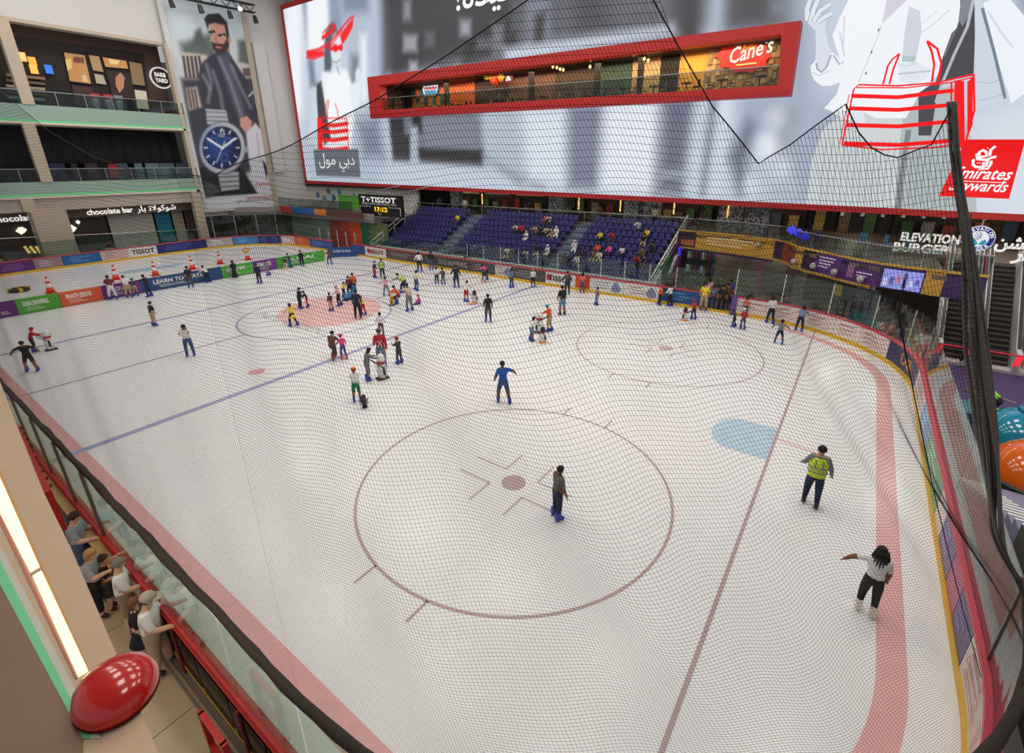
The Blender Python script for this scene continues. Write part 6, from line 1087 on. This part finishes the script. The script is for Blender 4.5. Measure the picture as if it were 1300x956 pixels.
penguin(52, 446, -90, 'white penguin aid with red scarf pushed by the child in red', h=1.15); penguin(360, 340.5, 80, 'small penguin aid against the far green divider panel', back=(40, 40, 44)); penguin(598, 384, -40, 'penguin aid in front of the child in red shorts', back=(40, 40, 44)); penguin(614, 358, 60, 'penguin aid below the pink-topped skater', back=(40, 40, 44), h=.85)
penguin(481, 481, -70, 'large white penguin aid pushed by the girl in grey', h=1.25); penguin(683, 434, -50, 'penguin aid with orange base beside the little girl in white', back=(40, 40, 44)); penguin(688, 422, 60, 'tall white aid held by the child in orange top', h=1.35); penguin(873.5, 406.5, 60, 'penguin aid beside the child with the red cap', back=(40, 40, 44), h=.9)
penguin(501, 387, 90, 'yellow penguin aid in front of the crouching man', body=(226, 186, 70), h=.8); penguin(456, 511.5, 0, 'dark round aid under the child in green shorts', body=(60, 50, 44), h=.6)
def seal(px, py, rel, lab, c1):
    g = G(px, py); t = thing('skating_aid', lab, 'skating aid', (g[0], g[1], 0), facing(g, rel)-math.pi/2, 'seal skating aids'); m = mat(c1, .4)
    MB().tube([(0, -.55, .12), (0, -.3, .2), (0, .1, .26), (0, .4, .36), (0, .55, .6)], [.08, .2, .26, .2, .13], 10).build('body', m, t, True); MB().lathe([(.03, -.14), (.14, -.05), (.15, .06), (.04, .15)], (0, .6, .72), 10).build('head', m, t, True); MB().box((-.25, -.6, 0), (.25, .5, .06)).build('base', mat((40, 60, 110), .5), t); MB().tube([(-.2, .1, .4), (-.22, .05, .72), (.22, .05, .72), (.2, .1, .4)], .022).build('handle', mat((60, 60, 64), .5), t)
seal(439, 378.5, -40, 'blue seal-shaped aid near the maroon-topped woman', (50, 110, 170)); seal(388, 392, 80, 'dark seal aid between the navy man and the led child', (60, 62, 76)) if False else None
for a_ in [o for o in COL.objects if o.name.startswith('skating_aid')]:      # keep each aid at arm's length from its skater
    for p_ in PEOPLE:
        d = a_.location-p_.location; d.z = 0
        if 0 < d.length < .62: a_.location = a_.location+d.normalized()*(.62-d.length)
    if -43 < a_.location.x < -40.9 and a_.location.y < 11.6: a_.location.x = -40.9
for i, p_ in enumerate(PEOPLE):
    for q_ in PEOPLE[:i]:
        d = p_.location-q_.location
        if 0 < d.length < .5: p_.location = p_.location+d.normalized()*(.5-d.length)
# ---------------------------------------------------------------- audience in the stand
AUD = [(657, 291, 'BG', 'BK', 'beige top on an upper row'), (663, 292, 'RD', 'BK', 'red top beside the one in beige'), (670, 296, 'WH', 'WH', 'white, leaning forward, mid row'), (681, 294, 'KH', 'DG', 'tan top left of the dark pair'), (686, 292, 'BK', 'BK', 'black headscarf and robe on the upper row'), (692, 297, 'BG', 'BK', 'pale top and dark trousers next to the black robe'), (698.5, 295, 'KH', 'KH', 'tan clothes just left of the white robe'), (705, 296, 'WH', 'WH', 'long white robe beside the second aisle'), (692, 281, 'RD', 'MR', 'red on the top row'), (698, 282, 'BG', 'DG', 'beige on the top row'),
 (643, 322, 'WH', 'GR', 'white near the low front glass'), (653, 325, 'MR', 'MR', 'maroon robe on the front row'), (668, 322, 'WH', 'GR', 'white shirt on a low row'), (684.6, 319, 'BK', 'DG', 'black top left of a white robe, low row'), (693, 320, 'WH', 'WH', 'white robe and headcloth on a low row'), (686, 326, 'BG', 'GR', 'pale clothes on the front row below the white robe'), (728, 316, 'WH', 'WH', 'white robe just past the second aisle'), (717, 325, 'BK', 'BK', 'black with a yellow bag at the foot of the aisle'), (738, 321, 'DG', 'BK', 'dark clothes next to the white robe past the aisle'), (731.5, 331, 'WH', 'GR', 'white bending forward on the front row'),
 (765, 298, 'YL', 'BK', 'dark and yellow clothes high in the last block'), (775, 299, 'RD', 'DG', 'dark red high in the last block'), (760, 313, 'OR', 'DG', 'orange top in the last block'), (771, 318, 'PK', 'NV', 'pink top in the last block'), (754, 322, 'BR', 'KH', 'brown low in the last block'), (763, 323, 'BG', 'KH', 'pale clothes below the orange top'), (788, 321, 'WH', 'BK', 'white top and black trousers low in the last block'), (814.6, 287, 'WH', 'DG', 'white top on the top row of the last block'), (814, 304, 'BK', 'KH', 'black top and gold trousers near the end rail'), (824.6, 299, 'YL', 'DG', 'bright yellow near the end rail'), (806, 330, 'RD', 'BK', 'red top on the front row near the end rail'), (811, 322, 'BR', 'DG', 'brown top behind the one in red'), (817, 328, 'BK', 'BK', 'all black low beside the end rail'), (829, 311, 'DG', 'BK', 'charcoal halfway up beside the end rail'),
 (582, 278, 'YL', 'DG', 'yellow-white top beside the first aisle'), (604, 316, 'BL', 'NV', 'blue near the front glass of the middle block'), (645, 327, 'BG', 'BK', 'beige lowest in the middle block')]
sp = np.array(SEATS)+np.array((0, 0, .62)); dd = sp-CAM; spx_ = np.stack([650+FPX*(dd@RT)/(dd@FW), 433.5-FPX*(dd@UP)/(dd@FW)], 1); used = set()
for i, (px, py, a, b_, lab) in enumerate(AUD):
    o_ = np.argsort(((spx_-np.array((px, py+1)))**2).sum(1)); k = next(j for j in o_ if j not in used); used.add(int(k)); s_ = SEATS[k]
    wh = a == 'WH' and b_ == 'WH'; bk = 'headscarf' in lab
    person('seated spectator in '+lab, (s_[0], s_[1]-.02, s_[2]), 1.68-.12*(i % 3), -math.pi/2+.25*math.sin(i*2.1), 'sitfwd' if i % 3 == 0 else 'sit', K[a], K[b_], 1 if i % 2 else .6, 1, (i*5) % 4, hair='hijab' if (bk or wh) else ('long' if i % 4 == 1 else 'short'), hcol=(26, 24, 28) if bk else ((232, 230, 226) if wh else (34, 26, 24)), skates=None, seat=.41, group='spectators seated in the stand')
def standing(px, py, z, hy, lab, a, b_, abs_h=None, grp=None, **kw):
    g = G(px, py, z); H = kw.pop('H', None) or min(1.9, max(1.0, height_from(px, py, hy, z))); return person(lab, (g[0], g[1], z), H, abs_h if abs_h is not None else facing(g, kw.pop('rel', 180)), kw.pop('pose', 'stand'), K[a], K[b_], kw.pop('sl', .6), kw.pop('leg', 1), kw.pop('skin', 1), skates=kw.pop('skates', None), group=grp, **kw)
def onY(px, y, z, lab, a, b_, grp=None, H=1.7, rel=180, **kw):
    x = PY(px, kw.pop('row', 300), y)[0]; d = np.array((x, y, z)); return person(lab, (x, y, z), H, facing(d, rel), kw.pop('pose', 'stand'), K[a], K[b_], .6, 1, kw.pop('skin', 1), skates=None, group=grp, **kw)
for px, a, b_, H, lab in ((829, 'BG', 'BK', 1.75, 'person in tan top standing behind the stand near its end'), (592, 'WH', 'BG', 1.7, 'person in white standing at the top of the first aisle'), (560, 'DG', 'BK', 1.7, 'dark figure standing on the concourse above the first block'), (672, 'BK', 'BK', 1.72, 'figure in black on the concourse above the middle block'), (760, 'BR', 'DG', 1.7, 'figure in brown on the concourse above the last block'), (890, 'DG', 'BK', 1.7, 'dark figure on the concourse above the gold fascia')):
    onY(px, 23.8, 3.75, lab, a, b_, 'people on the concourse', H)
# people waiting in the gate
for i, (px, y, a, b_, H, lab) in enumerate(((899, 16.2, 'LP', 'JN', 1.75, 'person in pale pink top waiting in the gate'), (905, 15.4, 'SB', 'JN', 1.5, 'teenager in blue top waiting in the gate'), (911, 15.8, 'GR', 'DG', 1.5, 'child in grey waiting in the middle of the gate'), (917.5, 15.1, 'BK', 'BK', 1.72, 'man in black suit standing in the gate'), (923, 16.0, 'BR', 'DG', 1.65, 'woman in brown at the purple gate post'), (926, 17.0, 'PU', 'BK', 1.7, 'person in purple behind the gate post'))):
    onY(px, y, -.02, lab, a, b_, 'people waiting at the gate', H, row=375)
# people behind the corner glass
for px, y, a, b_, H, lab, pose in ((1064, 14.6, 'BK', 'DG', 1.65, 'person in black with yellow strap behind the corner glass', 'phone'), (1098, 14.9, 'BK', 'BK', 1.75, 'man in black standing behind the corner glass', 'stand'), (1107, 15.6, 'BG', 'DG', 1.7, 'person in beige beside the man in black at the corner', 'phone'), (1120, 13.7, 'WH', 'GR', 1.3, 'child in white behind the curved glass', 'stand'), (1134, 12.9, 'CO', 'BK', 1.65, 'woman in coral behind the curved glass', 'lean'), (1156, 12.0, 'DG', 'NV', 1.7, 'person in grey near the net behind the glass', 'stand'), (1182, 11.4, 'WH', 'RD', 1.7, 'person with white top near the foot of the net', 'stand')):
    onY(px, y, -.02, lab, a, b_, 'people behind the corner glass', H, rel=150, pose=pose, row=405)
g = np.array((6.05, 12.2, .1)); person('man in black suit stepping onto the escalator', g, 1.78, math.pi/2-.2, 'walk', K['BK'], K['BK'], 1, 1, 1, skates=None); g = G(1262, 545); person('worker in lime top bending over near the teal pod', (g[0], g[1]+.6, -.02), 1.7, 2.6, 'bend', (130, 206, 50), K['BK'], .6, 1, 2, skates=None)
# ---------------------------------------------------------------- onlookers at the near boards
FZ = -.12
def onlooker(hx, hy, H, y, lab, top, bot, heading=90, **kw):
    pose = kw.get('pose', 'rail2'); ho = skeleton(H, pose, 1.0, 1.0, True)[4]['head']; d = ray(hx, hy); t = (FZ+H*.94-CAM[2])/d[2]; p = CAM+d*t; hd_ = math.radians(heading); p = p-np.array((math.cos(hd_), math.sin(hd_), 0))*ho[1]*H*.5
    return person(lab, (p[0], min(p[1], -15.02), FZ), H, math.radians(heading), kw.pop('pose', 'rail2'), top, bot, kw.pop('sl', .42), kw.pop('leg', 1), kw.pop('skin', 3), skates=None, detail=True, group='onlookers at the near boards', **kw)
onlooker(92, 658, 1.78, None, 'man in grey t-shirt leaning on the near red rail, farthest along', (150, 154, 164), (70, 90, 120), 60, hcol=(54, 40, 32), leg=.5)
onlooker(111, 705, 1.68, None, 'blonde woman in grey t-shirt and black leggings at the near rail', (158, 156, 160), (28, 28, 32), 50, hair='long', hcol=(176, 130, 80), pose='phone', leg=.85)
onlooker(152, 716, 1.78, None, 'man with grey hair in a white t-shirt bending over the near rail', (236, 234, 230), (150, 130, 104), 75, hcol=(130, 124, 118), leg=.5)
onlooker(168, 768, 1.5, None, 'girl in a black dress with brown hair at the near rail', (30, 28, 32), (30, 28, 32), 70, hair='long', hcol=(120, 78, 50), skirt=(.6, .36, .17, (28, 26, 30)), leg=.3, pose='stand')
onlooker(190, 760, 1.8, None, 'man in white t-shirt, khaki shorts and grey cap at the near rail', (240, 238, 236), (176, 160, 128), 60, hat='cap', hatcol=(186, 176, 162), leg=.5, fat=1.08, shoe=(40, 38, 40))
o_ = onlooker(128, 712, 1.35, None, 'child in a black and yellow striped shirt between two adults', (36, 32, 30), (60, 56, 60), 70, hcol=(70, 46, 34), leg=.5); 
for k in range(4): MB().lathe([(.142, .74+k*.07), (.144, .77+k*.07)], n=14).build('yellow_stripe', mat((226, 176, 40), .7), o_, True).location = (0, .012*k, 0)
finish_people()
# ================================================================ near side: walkway, rails, ledge with light strip
nr = thing('near_rail', 'red handrail with timber shelf along the outside of the near boards', 'rail', kind='structure')
MB().box((-30, -14.82, 1.0), (-3.6, -14.77, 1.1)).build('red_rail', mat((196, 44, 52), .4), nr); MB().box((-30, -15.0, .98), (-10.4, -14.83, 1.04)).build('timber_shelf', mat((190, 152, 104), .5), nr); MB().box((-30, -14.87, .3), (-10.4, -14.83, .98)).build('timber_front', mat((160, 126, 88), .5), nr)
for k in range(10): x = -27+k*2.4; MB().box((x-.03, -14.86, FZ), (x+.03, -14.8, 1.0)).build('rail_post', mat((120, 40, 44), .5), nr)
for k in range(5): x = -9.2+k*1.15; MB().box((x, -14.83, .1), (x+1.1, -14.81, .95)).build('tinted_pane', glass_mat('tinted_pane', (120, 96, 60), .1), nr)
MB().bar((-9, -15.0, -.02), (-3.6, -15.0, -.02), .04).build('foot_rail', mat((120, 110, 100), .4), nr)
# paving tiles of the walkway
wk = thing('walkway', 'pale stone walkway outside the near boards', 'floor', kind='structure'); TM2 = MB().box((0, 0, 0), (.98, .98, .02)).mesh('paving_tile', mat((190, 172, 148), .35, noise=.05))
for i in range(26):
    for j in range(3): obj('paving_tile', TM2, wk, loc=(-26+i*1.0, -17.9+j*1.0, FZ-.01))
# storey ledge right below the viewer with recessed light boxes
lgd = thing('balcony_ledge', 'beige balcony ledge with recessed light boxes below the viewer', 'ledge', kind='structure'); LZ = 5.0
ed = [G(*p, LZ)[:2] for p in ((-40, 380), (6, 502), (53, 620), (92, 700), (139, 810), (188, 925), (220, 1000))]; inn = [np.array((p[0], -17.4)) for p in ed]
MB().add([(*p, LZ) for p in ed]+[(*p, LZ) for p in inn]+[(*p, LZ-.35) for p in ed]+[(*p, LZ-.35) for p in inn], [(i, i+1, 8+i, 7+i) for i in range(6)]+[(14+i, 21+i, 22+i, 15+i) for i in range(6)]+[(i, 14+i, 15+i, i+1) for i in range(6)]).build('ledge_slab', mat((196, 168, 138), .5, noise=.04), lgd)
def gq(pts, z): return [G(*p, z) for p in pts]
for a, b_ in (((-6, 592, -6, 640), (50, 719, 38, 726)), ((52.5, 724, 41, 731), (112, 851, 99, 859))): MB().prism(gq([(a[0], a[1]), (b_[0], b_[1]), (b_[2], b_[3]), (a[2], a[3])], LZ+.012), (0, 0, -.01)).build('light_box', emis((255, 236, 190), 1.6), lgd)
MB().prism(gq([(-4, 586), (114, 850), (112.5, 851.5), (-6, 592)], LZ+.013), (0, 0, -.01)).build('light_frame', mat((206, 150, 80), .4), lgd); MB().prism(gq([(-6, 640), (98, 860), (96, 861), (-8, 646)], LZ+.013), (0, 0, -.01)).build('light_frame', mat((196, 110, 80), .4), lgd); MB().prism(gq([(39, 727), (52, 720.5), (53, 723.5), (40.5, 730.5)], LZ+.014), (0, 0, -.01)).build('light_divider', mat((176, 150, 110), .4), lgd)
MB().prism(gq([(-8, 695), (115, 937), (105, 937), (-8, 727)], LZ+.013), (0, 0, -.01)).build('green_edge', mat((110, 200, 140), .35), lgd); MB().prism(gq([(-8, 727), (105, 937), (105, 990), (-8, 990)], LZ+.01), (0, 0, -.01)).build('brown_floor', mat((128, 100, 74), .4), lgd); MB().prism(gq([(-8, 676), (128, 937), (115, 937), (-8, 695)], LZ+.012), (0, 0, -.01)).build('pale_edge', mat((196, 190, 172), .4), lgd)
lamp('AREA', 'walkway_lamp', (-8, -16.6, 4.4), 60, (1, .78, .5), 1.0, target=(-8.5, -15.2, 0), shape='RECTANGLE', size_y=.4).data.size = 8
# red panel behind the ledge and red canopy
rp = thing('perforated_screen', 'narrow red perforated panel below the balcony ledge', 'panel'); a, b_ = G(42, 583, 2.4), G(86, 672, 2.4); d = np.array((.0, -.14, 0)); MB().hexa([a, b_, b_+d, a+d], [a+(0, 0, .9), b_+(0, 0, .9), b_+d+(0, 0, .9), a+d+(0, 0, .9)]).build('panel_sheet', mat((150, 18, 24), .4), rp); MB().bar(a+(0, 0, .0), a*(1, 1, 0)+(0, 0, FZ), .05).build('stand_leg', STEEL, rp)
for k in range(10): p = a+(b_-a)*(k+.5)/10; MB().box((p[0]-.03, p[1]+.0, 3.28), (p[0]+.03, p[1]+.03, 3.34)).build('rivet', mat((110, 20, 24), .4), rp)
kp_ = G(146, 872, 5.1); kc = thing('display_pod', 'glossy red domed pod standing on the balcony ledge', 'pod', (kp_[0], kp_[1], LZ))
MB().lathe([(.27, .02), (.27, .08), (.245, .15), (.175, .21), (.08, .24), (.02, .245)], n=32, sx=1.1, sy=1).build('domed_top', mat((190, 18, 16), .2, coat=.7, noise=.03), kc, True); MB().lathe([(.26, 0), (.275, .03)], n=32, sx=1.1, sy=1).build('base_ring', mat((60, 14, 14), .5), kc)
rf = thing('metal_barrier', 'low red metal frame against the near rail', 'barrier'); p = G(262, 862, .6)
for dx in (0, .75): MB().box((-5.9+dx-.04, -15.2, FZ), (-5.9+dx+.04, -15.12, .95)).build('upright', mat((190, 36, 44), .4), rf)
for z in (.2, .92): MB().box((-5.9, -15.2, z-.03), (-5.15, -15.12, z+.03)).build('crossbar', mat((190, 36, 44), .4), rf)
# ================================================================ safety net hung over the near boards
net = thing('safety_net', 'dark knotted safety net hung between viewer and rink', 'net')
C0 = np.array((HX-CR, -HY+CR))
def bottom(u):                                        # u: metres along the near glass top, 0 at the start of the corner arc; + around the corner
    if u <= 0: return np.array((HX-CR+u, -HY, 2.88))
    a = min(u/CR, math.pi/2); return np.array((C0[0]+CR*math.sin(a), C0[1]-CR*math.cos(a), 2.88))
UM = CR*math.pi/2
TOPA = math.atan2(1.17-C0[0], -(-13.12-C0[1]))
def top_pt(u):
    if u <= 0: x = HX-CR+u; y = -HY
    else: a = u/UM*TOPA; x, y = C0[0]+CR*math.sin(a), C0[1]-CR*math.cos(a)
    return np.array((x, y, 9.1))
ZREF = 10.6
def net_pt(u, z):                                     # ruled sheet between glass top and scalloped upper edge, with pleats
    b_ = bottom(u); t = top_pt(u); T_ = b_+(np.array((t[0], t[1], 9.1))-b_)*((ZREF-2.88)/(9.1-2.88)); s = (z-2.88)/(ZREF-2.88); p = b_*(1-s)+T_*s
    if u > 0: vv = (9.1-z)/(9.1-2.88); p[:2] = t[:2]+(b_[:2]-t[:2])*math.copysign(abs(vv)**(1+.16*u/UM), vv)
    if u <= 0: n_ = np.array((0, -1.0, 0))
    else: a = (u/CR)*(1-s)+(u/UM*TOPA)*s; n_ = np.array((math.sin(a), -math.cos(a), 0))
    s2 = min(1, max(0, (z-2.88)/(9.3-2.88))); hh = s2*(1-s2)*4*min(1, max(.07, .12+u/3.2)); f = .10*math.sin(u*1.9+.6*z)*hh+.05*math.sin(u*4.3-.5*z)*hh*(.3+.7*min(1, max(0, u/6)))+.022*max(0, (u-5)/6)*math.sin(u*11)*hh
    p = p+n_*f; h2 = s2*(1-s2)*4; p[2] += .08*math.sin(u*1.15+.7*z)*h2+.035*math.sin(u*3.3+1.0)*h2; return p
US = np.concatenate([np.arange(-17.5, 0, .040), np.arange(0, UM+.001, .043)]); THR = .00115
def to_px(p): d = p-CAM; return np.array((650+FPX*(d@RT)/(d@FW), 433.5-FPX*(d@UP)/(d@FW)))
GU, GZ = np.linspace(-9, UM, 90), np.linspace(7.6, 11.2, 37); GP = np.array([[to_px(net_pt(u, z)) for z in GZ] for u in GU])
def on_sheet(px, py):                                 # where the sheet's upper edge passes, read from the photograph
    k = np.unravel_index(((GP-np.array((px, py)))**2).sum(2).argmin(), GP.shape[:2]); q = np.array((GU[k[0]], GZ[k[1]]))
    for _ in range(6):
        f0 = to_px(net_pt(*q)); J = np.stack([(to_px(net_pt(q[0]+1e-3, q[1]))-f0)/1e-3, (to_px(net_pt(q[0], q[1]+1e-3))-f0)/1e-3], 1)
        q = q+np.clip(np.linalg.solve(J, np.array((px, py))-f0), -.25, .25); q[0] = min(q[0], UM)
    return q
te = [on_sheet(*p) for p in ((0, 115), (60, 165), (120, 200), (200, 223), (270, 225), (340, 196), (410, 161), (480, 125), (560, 75), (670, 0), (715, -45), (790, -45), (838, 0), (870, 75), (900, 130), (930, 165), (963, 208), (1000, 186), (1040, 156), (1076, 130), (1095, 180), (1134, 202), (1184, 183), (1209, 133))]
te = [(-17.6, 11.6), (-9, 10.4)]+sorted([tuple(q) for q in te if q[0] > -8.5]); zt = np.interp(US, [q[0] for q in te], [q[1] for q in te])
V_, F_ = [], []
def thread(pts, r):
    m = len(pts); 
    if m < 2: return
    P = np.array(pts); d = np.gradient(P, axis=0); d /= np.linalg.norm(d, axis=1)[:, None]+1e-9; w_ = P-CAM; x = np.cross(d, np.array((.3, .5, .81))); x /= np.linalg.norm(x, axis=1)[:, None]+1e-9; y = np.cross(d, x); n0 = sum(len(a) for a in V_)
    R3 = [P+r*(math.cos(a)*x+math.sin(a)*y) for a in (0, 2.094, 4.189)]; V_.append(np.stack(R3, 1).reshape(-1, 3)); i = np.arange(m-1)*3+n0
    F_.append(np.concatenate([np.stack([i+k, i+(k+1) % 3, i+3+(k+1) % 3, i+3+k], 1) for k in range(3)]))
for i, u in enumerate(US):
    zz = np.arange(2.88, zt[i]+.15, .3); zz[-1] = zt[i]; thread([net_pt(u, z) for z in zz], THR)
sub = np.arange(0, len(US), 2)
zz = 2.88+.036
while zz < 11.3:
    run = []
    for i in sub:
        if zt[i] > zz: run.append(net_pt(US[i], zz))
        else:
            if len(run) > 1: thread(run, THR)
            run = []
    if len(run) > 1: thread(run, THR)
    zz += .036
me = bpy.data.meshes.new('net_mesh'); me.from_pydata(np.concatenate(V_).tolist(), [], np.concatenate(F_).tolist()); me.materials.append(mat((34, 32, 32), .8, noise=0, spec=.1)); nm = obj('net_mesh', me, net); nm['kind'] = 'stuff'
rope = mat((30, 27, 25), .8)
MB().tube([net_pt(u, zt[i]) for i, u in enumerate(US) if i % 3 == 0], .0035, 5).build('top_cord', rope, net, True)
hr = random.Random(5); hem = [bottom(u)+np.array((0, 0, -.02+.03*math.sin(u*2.3)+.02*math.sin(u*5.1))) for u in np.arange(-17.5, UM, .35)]; MB().tube(hem, [.055+.02*hr.random() for _ in hem], 7).build('hem_roll', mat((58, 48, 42), .85), net, True)
# gathered free edge of the net, hanging from the top corner to the last glass post
ee = []
for t in np.linspace(0, 1, 30): z = 9.13+(2.95-9.13)*t; p = net_pt(UM-.02, z); ee.append(p)
fold = mat((120, 114, 110), .85, noise=.25, scale=30)
wd = [np.interp(i, (0, 3, 7, 10, 18, 29), (.012, .025, .11, .12, .09, .07)) for i in range(30)]
for k in range(7): MB().tube([p+np.array((-.9*wd[i]*(k/6)+.012*math.sin(k*1.3+i*.4), .5*wd[i]*math.cos(k*1.9+i*.1), 0)) for i, p in enumerate(ee)], [.004+wd[i]*(.13+.05*math.sin(i*.7+k*2)) for i in range(30)], 6).build('gathered_fold', fold, net, True)
# seam cord down the corner part of the sheet
def sheet_u(px, py):
    best = (1e9, 0, 0)
    for u in np.linspace(4, UM, 60):
        for z in np.linspace(2.9, 9, 60):
            d = net_pt(u, z)-CAM; q = (650+FPX*(d@RT)/(d@FW)-px)**2+(433.5-FPX*(d@UP)/(d@FW)-py)**2
            if q < best[0]: best = (q, u, z)
    return best[1], best[2]
sc_ = [sheet_u(*p) for p in ((1141, 353), (1148, 400), (1159, 464), (1185, 620), (1212, 740), (1243, 863))]
MB().tube([net_pt(u, z)+np.array((0, -.01, 0)) for u, z in sc_], .004, 5).build('seam_cord', rope, net, True)
